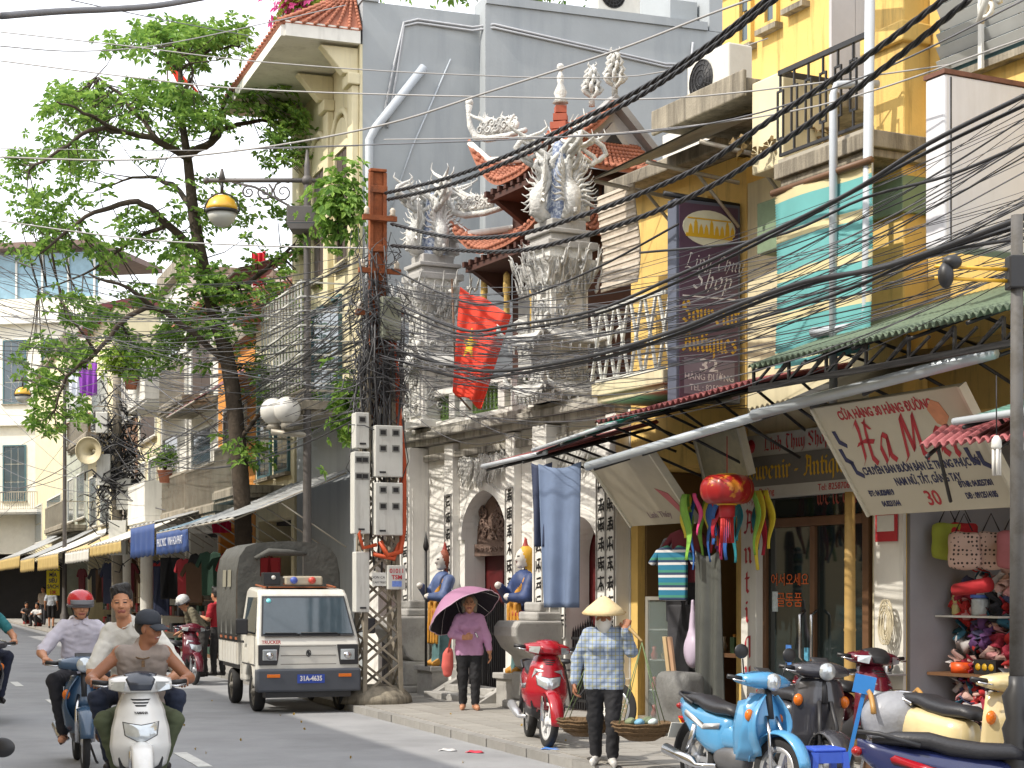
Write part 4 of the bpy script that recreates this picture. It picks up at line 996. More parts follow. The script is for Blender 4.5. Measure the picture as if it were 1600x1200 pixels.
m_doorglass = mat('shop_glass', (36, 44, 44), .06, var=.3, vs=1.2, spec=.8)

SH = fthing(FA, 'souvenir_shop_house', 'ochre house with the souvenir shop and white cross-braced balcony', 'house', 0, 0, PZ)
b = MB(); b.box(5.68, 8.0, 0, 7, 3.1, 6.55); b.box(5.68, 5.84, 0, 4, 0, 3.099); b.box(8.0, 8.2, 0, 4, 0, 6.5); b.build('wall', m_yel2, SH)
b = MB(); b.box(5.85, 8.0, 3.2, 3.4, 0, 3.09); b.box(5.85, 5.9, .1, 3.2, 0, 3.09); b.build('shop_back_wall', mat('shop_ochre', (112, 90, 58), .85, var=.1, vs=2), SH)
b = MB(); b.box(5.85, 8.0, .0, 3.2, .0, .05); b.build('shop_floor', m_conc, SH)
b = MB(); b.box(5.6, 8.1, -.35, 7, 6.56, 6.72); b.build('roof_slab', m_conc, SH, bevel=.02)
b = MB(); b.box(5.95, 7.4, .3, 1.4, 6.73, 7.3); b.build('parapet_wall', m_white, SH)
bal = balcony(SH, 6.25, 7.86, 4.1, .9, m_cream, .9, rm=m_frame, style=1, step=.3)
W = window(SH, 6.7, 7.5, 4.2, 6.2, m_yel2, 2, 1, y=-.0)
louvres(W, 6.8, 7.4, 4.3, 6.1, -.09, 14)
# right half: antique shop, green beam, balcony and the set-back yellow storey
AH = fthing(FA, 'antique_shop_house', 'tall yellow house with iron-railed balcony over the antique shop', 'house', 0, 0, PZ)
b = MB(); b.box(8.21, 10.55, .01, 6, 3.35, 6.2); b.box(8.21, 8.5, 0, 3.2, 0, 3.349); b.box(10.42, 10.58, .0, 3.2, 0, 3.349); b.build('wall', m_cream, AH)
b = MB(); b.box(9.3, 9.85, -.7, .009, 5.98, 6.95); b.build('corner_pier', m_cream, AH, bevel=.02)
b = MB(); b.box(5.5, 7.75, 1.5, 7, 6.73, 11.5); b.build('upper_storey', m_yel2, AH)
b = MB(); b.box(7.751, 7.8, 1.5, 1.85, 6.73, 11.5); b.box(7.752, 7.795, 1.86, 7, 6.73, 11.5); b.build('side_wall', m_shade_side, AH)
for (x, z) in ((5.9, 8.55), (6.45, 8.65), (7.0, 8.75)): window(AH, x, x + .32, z, z + .9, m_yel2, 1, 2, y=1.5)
b = MB(); b.box(5.3, 7.75, 1.2, 1.5, 9.6, 9.85); b.build('eave', m_white, AH, bevel=.02)
b = MB(); b.box(7.5, 9.29, -.75, 1.45, 6.86, 7.02); b.box(7.45, 9.29, -.8, -.751, 6.82, 7.1); b.build('canopy_slab', m_conc, AH, bevel=.015)
b = MB(); b.add([(6.9, -1.3, 6.38), (9.2, -1.2, 6.5), (9.2, -.3, 6.8), (7.1, -.3, 6.78)], [(0, 1, 2, 3)]); b.add([(6.9, -1.3, 6.36), (9.2, -1.2, 6.48), (9.2, -.3, 6.78), (7.1, -.3, 6.76)], [(3, 2, 1, 0)]); b.build('lean_to_sheet', mat('grey_sheet', (150, 148, 136), .6, var=.15, dirt=.5), AH)
for (x, y) in ((6.95, -1.25), (8.0, -1.2), (9.0, -1.15)):
    r_ = MB(); r_.tube([(x, y, 6.36), (x + .2, -.1, 6.2)], .025, 6); r_.tube([(x + .1, y*.5, 6.28), (x + .2, -.1, 5.7)], .02, 6); r_.build('bracket', m_rail, AH)
b = MB(); b.box(8.9, 11.3, -.35, .005, 5.25, 5.8); b.build('green_beam', m_greenb, AH, bevel=.01)
B2 = balcony(AH, 9.9, 11.45, 5.95, .85, m_conc, .01)
rl = MB(); rl.box(9.95, 11.4, -.82, -.78, 6.85, 6.9); rl.box(9.95, 11.4, -.82, -.79, 6.02, 6.05); rl.box(9.93, 9.97, -.82, -.01, 6.85, 6.9)
RL = rl.build('railing', m_iron, B2)
for i in range(7):
    x = 9.95 + i*.235; s_ = MB()
    s_.box(x - .01, x + .01, -.81, -.79, 6.05, 6.22); s_.box(x - .01, x + .01, -.81, -.79, 6.68, 6.85)
    s_.box(x - .055, x - .038, -.81, -.79, 6.22, 6.68); s_.box(x + .038, x + .055, -.81, -.79, 6.22, 6.68); s_.box(x - .055, x + .055, -.81, -.79, 6.2, 6.222); s_.box(x - .055, x + .055, -.81, -.79, 6.68, 6.7)
    s_.build('baluster', m_iron, RL)
b = MB(); b.box(10.72, 11.25, -.3, .4, 3.2, 8.6); b.box(10.66, 11.31, -.36, 0, 5.6, 5.72); b.box(10.66, 11.31, -.36, 0, 6.9, 7.1); b.build('ochre_pilaster', m_yel2, AH, bevel=.02)
p = MB(); p.tube([(11.05, -.98, 3.2), (11.05, -.98, 6.35), (11.05, -.95, 6.45), (11.12, -.5, 6.5)], .04, 10); p.build('downpipe', m_pvc, AH)
p = MB(); p.tube([(11.5, -.9, 7.3), (11.45, -.9, 4.3), (11.42, -.9, 4.15), (11.1, -.95, 4.1), (10.75, -1.0, 4.12)], .048, 10); p.build('downpipe', m_pvc, AH)
p = MB(); p.tube([(9.9, -.95, 8.1), (12.2, -.9, 7.5)], .1, 10); p.build('gutter', mat('grey_gutter', (150, 162, 172), .5), AH)
# antique shop front: timber frame, glass doors, lettering
fr = MB()
for (x0, x1, z0_, z1) in ((8.52, 8.62, 0, 2.75), (10.3, 10.4, 0, 2.75), (8.52, 10.4, 2.75, 2.85), (9.42, 9.5, .1, 2.3), (8.62, 10.3, 2.3, 2.4), (8.62, 10.3, 0, .1)): fr.box(x0, x1, -.04, .06, z0_, z1)
FR = fr.build('door_frame', m_timber, AH, bevel=.008)
for (x0, x1) in ((8.62, 9.42), (9.5, 10.3)):
    g_ = MB(); g_.box(x0 + .005, x1 - .005, .0, .012, .105, 2.295); gl = g_.build('door_glass', m_doorglass, FR)
g_ = MB(); g_.box(8.625, 10.295, .0, .012, 2.405, 2.745); g_.build('transom_glass', m_doorglass, FR)
lettering(FR, '어서오세요', .15, mat('orange_letters', (214, 98, 36), .5), Matrix.Translation((9.02, -.006, 1.72)) @ STAND, extrude=.001)
lettering(FR, '골동품', .17, MATS['orange_letters'], Matrix.Translation((9.02, -.006, 1.5)) @ STAND, extrude=.001)
tt = MB(); pen_text(tt, 'Welcome', 9.5, 2.52, .2, d1=-.008); tt.build('welcome_lettering', mat('dull_red_letters', (150, 70, 60), .6), FR)
for x in (9.36, 9.56):
    h_ = MB(); h_.tube([(x, -.05, .85), (x, -.12, .9), (x, -.12, 1.35), (x, -.05, 1.4)], .018, 8); h_.build('door_handle', mat('steel', (190, 190, 190), .25, metal=1), FR)
for (x, z, c) in ((8.7, 1.48, (200, 214, 220)), (8.95, .9, (70, 120, 190)), (9.28, .88, (90, 160, 190))):
    s_ = MB(); s_.box(x, x + .1, -.004, -.001, z - .1, z + .12); s_.build('sticker', mat(f'sticker_{c[0]}', c, .5, var=.3, vs=20), FR)
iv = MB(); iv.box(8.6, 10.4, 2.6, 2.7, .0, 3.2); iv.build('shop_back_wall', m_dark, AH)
for (z) in (.7, 1.2, 1.7): s_ = MB(); s_.box(9.55, 10.35, .3, .7, z, z + .03); s_.build('shelf', m_timber, AH)
# vertical white board
vb = fthing(FA, 'antique_board', 'tall white board lettered Antique beside the shop door', 'sign', 8.3, -.1, PZ)
s_ = MB(); s_.box(-.02, .27, -.03, .08, .05, 2.72); s_.build('panel', m_white, vb, bevel=.006)
tx = MB()
for i, ch in enumerate('Antique'): pen_text(tx, ch, .05, 2.25 - i*.33, .26, nib=.16, d1=-.034)
pen_text(tx, 'Shop', .02, 2.58, .09, d1=-.034)
tx.build('lettering', m_redl, vb)
# fascia sign
fs = fthing(FA, 'shop_fascia', 'grey and white fascia board with gold blackletter Souvenir - Antiques', 'sign', 8.3, -.12, PZ)
s_ = MB(); s_.box(0, 2.15, -.06, .08, 2.62, 3.32); s_.build('panel', mat('pale_fascia', (186, 186, 182), .5, var=.05, dirt=.2), fs, bevel=.006)
s_ = MB(); s_.box(.03, 2.12, -.07, -.061, 2.75, 3.08); s_.build('dark_band', mat('fascia_grey', (108, 106, 104), .5, var=.08), fs)
tx = MB(); pen_text(tx, 'Souvenir - Antiques', .08, 2.83, .21, nib=.17, d1=-.075); tx.build('lettering', m_gold, fs)
tx = MB(); pen_text(tx, 'Linh Thuy Shop', .5, 3.14, .15, nib=.15, d1=-.067); tx.build('shop_name', m_redl, fs)
s_ = MB(); s_.lathe([(.075, 0), (.075, .005)], 20, (.25, -.061, 3.2), (0, -1, 0)); s_.build('round_emblem', m_redl, fs)
lettering(fs, '32 Hàng Đường', .1, m_redl, Matrix.Translation((.36, -.064, 2.685)) @ STAND, extrude=.001)
lettering(fs, 'Tel: 8258706', .1, m_redl, Matrix.Translation((1.72, -.064, 2.685)) @ STAND, extrude=.001)
# hanging sign, facing up and down the street
hs = fthing(FA, 'hanging_shop_sign', 'tall plum hanging sign reading Souvenir Antiques 32', 'sign', 8.05, -.9, PZ, turn=R(90))
s_ = MB(); s_.box(0, .86, -.09, .09, 3.72, 5.96); s_.build('sign_box', mat('slate_sign_case', (88, 94, 110), .5, var=.06), hs, bevel=.01)
s_ = MB(); s_.box(.04, .82, -.1, -.091, 3.76, 5.92); s_.build('sign_face', m_plum, hs)
s_ = MB(); s_.prism([(.43 + .35*math.cos(a), 5.66 + .2*math.sin(a)) for a in np.linspace(0, 2*math.pi, 29)[:-1]], -.106, -.101); s_.build('oval_badge', mat('cream_oval', (208, 206, 182), .5), hs)
s_ = MB(); s_.box(.12, .74, -.111, -.107, 5.55, 5.59)
for k in range(9): x = .15 + k*.07; s_.prism([(x, 5.59), (x + .06, 5.59), (x + .05, 5.66 + .05*(k in (1, 4, 7))), (x + .03, 5.7 + .06*(k in (1, 4, 7))), (x + .01, 5.66 + .05*(k in (1, 4, 7)))], -.111, -.107)
s_.box(.14, .72, -.111, -.107, 5.75, 5.765); s_.build('roofline_emblem', m_gold, hs)
tx = MB(); pen_text(tx, 'Linh Thuy', .1, 5.2, .17, nib=.1, slant=.25, narrow=.58, d1=-.104); pen_text(tx, 'Shop', .2, 4.98, .22, nib=.13, slant=.25, narrow=.6, d1=-.104); tx.build('script_lettering', m_wht, hs)
s_ = MB(); s_.box(.08, .78, -.104, -.101, 4.88, 4.895); s_.build('rule', m_wht, hs)
tx = MB(); pen_text(tx, 'Souvenir', .08, 4.6, .235, nib=.15, narrow=.46, d1=-.104); pen_text(tx, 'Antiques', .08, 4.28, .235, nib=.15, narrow=.46, d1=-.104); tx.build('gold_lettering', m_gold, hs)
s_ = MB(); s_.box(.1, .77, -.104, -.101, 3.8, 4.2); s_.build('address_panel', mat('address_grey', (122, 114, 128), .5), hs)
lettering(hs, '32', .2, m_wht, Matrix.Translation((.42, -.108, 4.12)) @ STAND, extrude=.001, bold=.004, xs=1.3)
lettering(hs, 'HÀNG ĐƯỜNG', .1, m_wht, Matrix.Translation((.43, -.108, 3.99)) @ STAND, extrude=.001, xs=.95)
lettering(hs, 'TEL : 8258706', .1, m_wht, Matrix.Translation((.43, -.108, 3.87)) @ STAND, extrude=.001, xs=.9)
s_ = MB(); s_.tube([(.9, 0, 5.98), (-.1, 0, 6.02)], .03, 8); s_.build('arm', m_iron, hs)

# shop 30 house -----------------------------------------------------------------------------------
HM = fthing(FA, 'underwear_shop_house', 'ochre house with louvred window above the clothes shop at right', 'house', 0, 0, PZ)
b = MB(); b.box(11.26, 16.5, .0, 6, 3.3, 6.3); b.box(11.26, 16.5, .02, 6, 6.301, 9.5); b.box(10.6, 10.95, -.05, 3.4, 0, 3.29); b.box(15.4, 15.6, 0, 3.4, 0, 3.29); b.build('wall', m_yel2, HM)
b = MB(); b.box(10.55, 11.0, -.09, -.055, 0, 2.7); b.build('white_pier_face', m_white, HM)
b = MB(); b.box(10.95, 15.4, 2.4, 2.6, 0, 3.29); b.box(10.951, 11.0, .0, 2.4, 0, 3.28); b.build('shop_back_wall', mat('shop_white_shaded', (158, 158, 164), .8, var=.06), HM)  # white room, its gloom put into a darker wall colour
b = MB(); b.box(10.96, 15.39, 0, 2.39, .0, .04); b.build('shop_floor', m_conc, HM)
W = window(HM, 11.5, 14.5, 6.5, 8.2, m_bframe, 3, 1)
for i in range(12):
    z = 6.6 + i*.13; s_ = MB(); s_.cbox((13, -.12, z), (2.9, .02, .11), rot3(30, 0, 0)); s_.build('slat', mat('pale_slat', (176, 178, 176), .6, var=.1), W)
for x in (12.2, 13.0, 13.8): s_ = MB(); s_.box(x - .025, x + .025, -.2, -.17, 6.4, 8.3); s_.build('window_bar', m_frame, W)
sw = MB()
for k in range(5): swirl(sw, 13.4 + k*.18, 6.45 + k*.14, .14, -1.2, 1.4, k, (-1)**k, .03)
flame(sw, (13.3, -1.2, 6.35), (1, 0, .7), 1.2, (0, 0, 1), .05); sw.build('iron_scrollwork', m_frame, HM)
# white box sign at the right edge
wb = fthing(FA, 'white_sign_box', 'large white metal sign box at the upper right', 'sign', 13.35, -1.62, PZ, turn=R(90))
s_ = MB(); s_.box(0, 1.62, 0, .24, 4.45, 5.86); s_.build('case', mat('sign_white', (206, 206, 210), .5, var=.04, dirt=.25, dcol=(160, 156, 150), streak=True), wb, bevel=.02)
for x in (.06, 1.4): s_ = MB(); s_.box(x, x + .012, -.006, -.001, 4.47, 5.84); s_.build('seam', m_iron, wb)
s_ = MB(); s_.box(-.01, 1.63, -.01, .25, 5.862, 5.9); s_.build('rusty_cap', mat('rust_cap', (110, 74, 60), .8, var=.3, vs=8), wb)

# Ha Mai tilted sign --------------------------------------------------------------------------------
def tilted_sign(name, label, t0, t1, ytop, ztop, ybot, zbot, m):
    o = fthing(FA, name, label, 'sign', t0, ybot, zbot)
    ln = math.hypot(ytop - ybot, ztop - zbot); o.rotation_euler = (Matrix.Rotation(FA.rz, 3, 'Z') @ Matrix.Rotation(math.atan2(-(ytop - ybot), ztop - zbot), 3, 'X')).to_euler()
    s_ = MB(); s_.box(0, t1 - t0, 0, .06, 0, ln); s_.build('panel', m, o, bevel=.008)
    f = MB(); f.box(-.03, 0, -.02, .07, 0, ln); f.box(t1 - t0, t1 - t0 + .03, -.02, .07, 0, ln); f.build('edge_trim', mat('sign_trim', (206, 202, 186), .5), o)
    return o, ln
hm, ln = tilted_sign('clothes_shop_sign', 'tilted beige sign with red script and number 30', 11.15, 13.15, -1.3, 3.42, -.62, 2.42, m_sign_b)
lettering(hm, 'CỬA HÀNG 30 HÀNG ĐƯỜNG', .13, m_redl, Matrix.Translation((.95, -.003, ln*.9)) @ STAND, extrude=.001, bold=.004, xs=.72)
tx = MB(); x = pen_text(tx, 'H', .3, ln*.46, .46, nib=.15, slant=.18, narrow=.56, d1=-.004); x = pen_text(tx, 'a', x + .0, ln*.46, .46, nib=.15, slant=.18, narrow=.5, d1=-.004)
tx.add([(x - .2 + a, -.004, ln*.46 + .38 + c) for a, c in ((-.04, .06), (0, .07), (.06, -.02), (.02, -.02))], [(0, 1, 2, 3)])
x = pen_text(tx, 'M', x + .1, ln*.46, .46, nib=.15, slant=.18, narrow=.7, d1=-.004); x = pen_text(tx, 'ai', x + .03, ln*.46, .46, nib=.15, slant=.18, narrow=.5, d1=-.004); tx.build('script_lettering', m_redl, hm)
for (s_t, sz, fx, fz) in (('CHUYÊN BÁN BUÔN BÁN LẺ TRANG PHỤC LÓT', .115, 1.05, .4), ('NAM NỮ, TẤT, GĂNG TAY', .115, 1.05, .285), ('ĐT: 04.8284819', .085, .34, .2), ('04.8231544', .085, .4, .1), ('ĐTNR: 04.8257301', .085, 1.63, .22), ('DĐ : 0912514185', .085, 1.63, .12)):
    lettering(hm, s_t, sz, m_navyl, Matrix.Translation((fx, -.003, ln*fz)) @ STAND, extrude=.001, bold=.003, xs=.64)
lettering(hm, '30', .22, m_redl, Matrix.Translation((1.0, -.003, ln*.12)) @ STAND, extrude=.001, bold=.003, xs=.9)
sk = MB()
for (x, z) in ((1.7, ln*.52), (1.82, ln*.48), (.12, ln*.5), (.06, ln*.62), (.1, ln*.78)):
    sk.prism([(x, z), (x + .05, z), (x + .05, z - .1), (x + .12, z - .15), (x + .1, z - .19), (x + .01, z - .14)], -.005, -.002)
sk.build('printed_socks', m_navyl, hm)
sk = MB(); sk.prism([(1.5, ln*.86), (1.6, ln*.93), (1.68, ln*.9), (1.72, ln*.78), (1.62, ln*.7), (1.54, ln*.74)], -.005, -.002); sk.build('printed_vest', mat('peach_print', (206, 140, 104), .6, var=.15, vs=9), hm)
s2, l2 = tilted_sign('shop_sign', 'tilted plain beige sign under the awning beside the lantern', 6.95, 8.3, -1.35, 3.2, -.75, 2.45, mat('dim_sign', (176, 168, 148), .5, var=.08, dirt=.3, dcol=(140, 128, 100)))
lettering(s2, 'Linh Thúy', .12, mat('faded_letters', (128, 106, 116), .6), Matrix.Translation((.75, -.003, .14)) @ STAND, extrude=.001)
s_ = MB(); s_.prism([(1.0, .5), (1.2, .42), (1.32, .1), (1.25, .05), (1.12, .3)], -.005, -.002); s_.build('printed_mark', mat('faded_pink', (176, 92, 96), .6), s2)
s3, l3 = tilted_sign('poster_board', 'cream poster board high in the souvenir shop doorway', 8.05, 8.9, -.6, 3.45, -.45, 2.95, mat('poster_cream', (190, 184, 156), .6, var=.2, vs=3, dirt=.5, dcol=(110, 120, 120), ds=4))

# awnings on this side ----------------------------------------------------------------------------
def sheet_awning(name, label, oL, oR, iL, iR, m, corrug=False, bar=None, barm=None, group='awnings over the right-hand shops', sag=.05, struts=3, rimr=.03, valance=0, period=.1):
    """sheet between four corners (t,y,z): outer left/right, inner left/right"""
    A = fthing(FA, name, label, 'awning', 0, 0, 0, group)
    oL, oR, iL, iR = V(oL), V(oR), V(iL), V(iR); L = (oR - oL).length
    nu = int(L/period*6) if corrug else 24
    def fn(u, v):
        p = oL.lerp(oR, u).lerp(iL.lerp(iR, u), v)
        p.z += .025*math.sin(u*L/period*2*math.pi) if corrug else -sag*math.sin(math.pi*v)*(.5 + .5*abs(math.sin(u*math.pi*struts))) + .012*math.sin(u*21 + v*4)
        return p
    s = MB(); s.grid(fn, nu, 8, thick=-.012); s.build('canopy', m, A)
    if bar is not None:
        k = MB(); k.tube([oL - V((.05, 0, 0)), oR + V((.05, 0, 0))], bar, 8); k.build('front_bar', barm or m_silver, A)
    for i in range(struts + 1):
        u = .03 + .94*i/struts; k = MB(); a = V(fn(u, .0)) - V((0, 0, .06)); b_ = V(fn(u, 1)) - V((0, 0, .06)); k.tube([a, b_], .018, 6); k.tube([a.lerp(b_, .45), b_ - V((0, 0, .55))], .016, 6); k.build('strut', m_iron, A)
    return A
sheet_awning('shop_awning', 'maroon corrugated awning end jutting over the temple side', (4.75, -1.6, 3.27), (6.35, -1.6, 3.33), (5.6, -.15, 3.7), (6.5, -.1, 3.75), m_redcor, True, .03, m_pvc)
sheet_awning('shop_awning', 'teal and grey striped tarpaulin above the blue cloth', (6.3, -1.7, 3.36), (7.8, -1.5, 3.56), (6.4, -.15, 3.95), (8.0, -.12, 4.02), m_tealst, False, .022, m_pvc)
sheet_awning('shop_awning', 'dark red corrugated awning under the plum sign', (7.3, -1.45, 3.6), (10.3, -1.3, 3.78), (7.4, -.2, 3.92), (10.3, -.15, 4.0), m_redcor, True, struts=4)
sheet_awning('shop_awning', 'long grey roll-out awning above the red lantern', (7.7, -1.75, 3.08), (10.55, -1.5, 3.4), (7.9, -.3, 3.55), (10.5, -.3, 3.8), m_blacktarp, False, .05, m_silver, struts=3)
sheet_awning('shop_awning', 'silver-edged dark awning above the beige script sign', (10.6, -1.55, 3.4), (13.7, -1.45, 3.62), (10.6, -.15, 4.0), (13.6, -.15, 4.05), m_blacktarp, False, .055, m_silver, struts=4)
ga = sheet_awning('shop_awning', 'green corrugated awning below the turquoise blind', (10.75, -1.75, 3.82), (14.6, -1.75, 3.9), (10.9, -.12, 4.42), (14.6, -.1, 4.48), m_grn, True, None, struts=5, period=.085)
k = MB(); k.box(10.7, 14.6, -1.72, -1.66, 3.6, 3.65); k.build('truss_chord', m_iron, ga)
for i in range(14): k = MB(); x = 10.75 + i*.28; k.beam((x, -1.69, 3.65), (x + (.28 if i % 2 else 0) , -1.69, 3.84), .025); k.beam((x, -1.69, 3.65), (x + .26, -1.69, 3.8), .02); k.build('truss_web', m_iron, ga)
sheet_awning('shop_awning', 'pink scalloped awning at the right edge', (13.5, -2.0, 2.86), (16, -2.0, 2.84), (12.85, -1.2, 3.1), (16, -1.2, 3.1), mat('pink_corrugated', (168, 96, 100), .7, var=.15, dirt=.4), True)
sheet_awning('shop_awning', 'pale teal awning corner at the right edge', (14.0, -2.05, 3.02), (16, -2.05, 3.05), (13.7, -1.0, 3.3), (16, -1.0, 3.32), mat('pale_teal', (124, 172, 158), .6, var=.1), False, .03, m_pvc)
# hanging blinds
tb = fthing(FA, 'hanging_blind', 'turquoise and cream striped roll blind under the iron balcony', 'blind', 10.05, -.95, PZ)
s_ = MB(); s_.grid(lambda u, v: (u*1.5, .03*math.sin(u*6 + v*3) + .012*((round(v*130)) % 2), 3.85 + 1.75*v), 12, 130, thick=.008); s_.build('blind_sheet', m_teal, tb)
s_ = MB(); s_.tube([(-.03, 0, 5.62), (1.53, 0, 5.62)], .035, 8); s_.build('roller', m_timber, tb)
wb_ = fthing(FA, 'woven_blind', 'woven bamboo blind hanging at the balcony end', 'blind', 6.3, -.8, PZ)
s_ = MB(); s_.grid(lambda u, v: (u*.85, .04*math.sin(v*5), 5.2 + 1.15*v), 8, 16, thick=.01); s_.build('blind_sheet', m_woven, wb_)
for i in range(14): s_ = MB(); z = 5.24 + i*.082; s_.box(0, .85, -.012 + .04*math.sin((z - 5.2)/1.15*5), .0 + .04*math.sin((z - 5.2)/1.15*5), z, z + .03); s_.build('slat', mat('bamboo_slat', (196, 186, 172), .8, var=.15), wb_)
ac_unit(None, 'white air conditioner on the concrete canopy by the yellow wall', FA.w(8.1, -.3, 7.03 + PZ + .04), FA.rz)
# ================================================================== utility pole, lamps, flag
m_rust = mat('rusty_steel', (140, 78, 44), .85, var=.25, vs=8, bump=.3, dirt=.6, dcol=(74, 50, 38), ds=5)
m_oldconc = mat('old_concrete_lattice', (136, 128, 114), .9, var=.15, vs=5, bump=.3, dirt=.5, dcol=(84, 74, 60), ds=4)
m_box = mat('meter_box', (196, 196, 190), .55, var=.06, dirt=.45, dcol=(130, 124, 112), ds=4, streak=True)
m_conduit = mat('orange_conduit', (200, 84, 44), .5, var=.1)
m_post = mat('grey_lamp_post', (88, 84, 82), .55, var=.12, metal=.2, dirt=.3)
m_blk = mat('black_paint', (34, 34, 36), .45, var=.15)
PX, PY = at(590, 0, 24.6).x, 24.6
UP = thing('utility_pole', 'rusty lattice utility pole hung with meter boxes and cable tangles', 'pole', (PX, PY, PZ), FK.rz + R(90))
# lattice lower mast
def mast_w(z): return .27 - .11*min(z, 5.0)/5.0
lm = MB()
for sx in (-1, 1):
    for sy in (-1, 1):
        pts = [V((sx*mast_w(z), sy*mast_w(z), z)) for z in (0, 2.6, 5.0)]
        for a, b_ in zip(pts, pts[1:]): lm.beam(a, b_, .06)
mast = lm.build('mast', m_oldconc, UP)
for k in range(11):
    z0_, z1 = .15 + k*.42, .15 + (k + 1)*.42; a, c = mast_w(z0_), mast_w(z1)
    for (p, q, p2, q2) in ((-1, -1, 1, -1), (1, -1, 1, 1), (1, 1, -1, 1), (-1, 1, -1, -1)):
        br = MB(); br.beam((p*a, q*a, z0_), (p2*c, q2*c, z1), .032); br.beam((p2*a, q2*a, z0_), (p*c, q*c, z1), .032); br.build('lattice_brace', m_oldconc, mast)
up = MB()
for x in (-.1, .1): up.box(x - .025, x + .025, -.05, .05, 3.6, 7.55)
up.box(-.075, .075, -.012, .012, 3.6, 7.55)
for k in range(9): up.box(-.13, .13, -.06, -.051, 3.9 + k*.42, 4.0 + k*.42)
up.box(-.12, .12, -.06, .06, 7.56, 7.6); up.build('rusty_column', m_rust, UP, bevel=.006)
for (z, w_) in ((6.85, .5), (6.1, .62), (5.5, .7)):
    ca = MB(); ca.box(-w_/2, w_/2, -.14, -.08, z, z + .07); arm = ca.build('cross_arm', m_rust, UP)
    for x in (-w_/2 + .06, w_/2 - .06): i_ = MB(); i_.lathe([(.02, 0), (.045, .02), (.03, .05), (.045, .08), (.02, .12)], 10, (x, -.11, z + .07)); i_.build('insulator', mat('porcelain', (196, 186, 170), .3), arm)
bs = MB()
bs.loft([[(r*math.cos(a)*(1 + .12*math.sin(3*a)), r*math.sin(a)*(1 + .1*math.cos(2*a)), z) for a in np.linspace(0, 2*math.pi, 17)[:-1]] for r, z in ((.52, 0), (.5, .1), (.4, .2), (.3, .26))]); bs.build('concrete_foot', m_conc, UP)
def meter_box(x, z, w_, h, y, d, win, txt=None):
    b_ = MB(); b_.box(x - w_/2, x + w_/2, y - d, y, z, z + h); B = b_.build('meter_box', m_box, UP, bevel=.012)
    for (u, v) in win:
        f = MB(); cx, cz = x - w_/2 + u*w_, z + v*h; f.box(cx - .055, cx + .055, y - d - .006, y - d - .001, cz - .05, cz + .05); F_ = f.build('meter_window', mat('meter_grey', (128, 128, 124), .4), B)
        f = MB(); f.box(cx - .038, cx + .038, y - d - .009, y - d - .0061, cz - .03, cz + .03); f.build('dial', m_ink, F_)
    l_ = MB(); l_.box(x - w_/2 + .06, x - w_/2 + .15, y - d - .012, y - d - .001, z + .05, z + .075); l_.build('latch', m_iron, B)
    return B
six = [(.28, .86), (.74, .86), (.28, .55), (.74, .55), ]
meter_box(.05, 3.2, .4, .72, -.22, .2, six); meter_box(.05, 2.38, .4, .74, -.22, .2, six)
meter_box(-.31, 3.6, .2, .5, -.1, .22, [(.5, .8)]); meter_box(-.32, 2.4, .23, 1.15, -.12, .22, [(.3, .9), (.7, .9), (.3, .7), (.7, .7)])
meter_box(-.3, 1.3, .2, .85, -.1, .2, [])
b_ = MB(); b_.box(.05, .31, -.36, -.2, 1.62, 1.96); sb = b_.build('switch_box', m_box, UP, bevel=.01)
lettering(sb, '01011', .085, m_redl, Matrix.Translation((.18, -.363, 1.88)) @ STAND, extrude=.001, bold=.002); lettering(sb, 'TSM', .085, m_redl, Matrix.Translation((.18, -.363, 1.79)) @ STAND, extrude=.001, bold=.002)
s_ = MB(); s_.box(.11, .25, -.363, -.361, 1.66, 1.74); s_.build('sticker', mat('blue_sticker', (108, 136, 206), .5, var=.2, vs=30), sb)
s_ = MB(); s_.box(-.16, .045, -.3, -.29, 1.67, 1.86); pl = s_.build('notice_plate', m_frame, UP)
lettering(pl, 'DON CA 1', .05, m_ink, Matrix.Translation((-.057, -.303, 1.79)) @ STAND, extrude=.001); lettering(pl, 'CAM TREO', .04, m_ink, Matrix.Translation((-.057, -.303, 1.72)) @ STAND, extrude=.001)
for (pts, r_) in (([(.2, -.12, 5.3), (.24, -.15, 4.6), (.27, -.2, 4.0), (.33, -.2, 3.4), (.33, -.2, 2.5), (.25, -.3, 2.15), (.05, -.32, 2.1), (-.05, -.3, 2.3)], .04),
                  ([(.15, -.12, 5.2), (.2, -.15, 4.4), (.3, -.18, 3.2), (.3, -.18, 2.4), (.15, -.3, 2.05), (-.15, -.3, 2.12)], .035),
                  ([(-.1, -.3, 2.25), (-.3, -.32, 2.2), (-.36, -.32, 2.4), (-.3, -.3, 2.6)], .028)):
    c = MB(); c.tube(pts, r_, 8); c.build('orange_conduit', m_conduit, UP)
b_ = MB(); b_.box(-.02, .26, -.3, -.14, 5.15, 5.75); b_.build('splice_box', mat('green_grey_box', (146, 150, 132), .6, var=.12, dirt=.3), UP, bevel=.015)
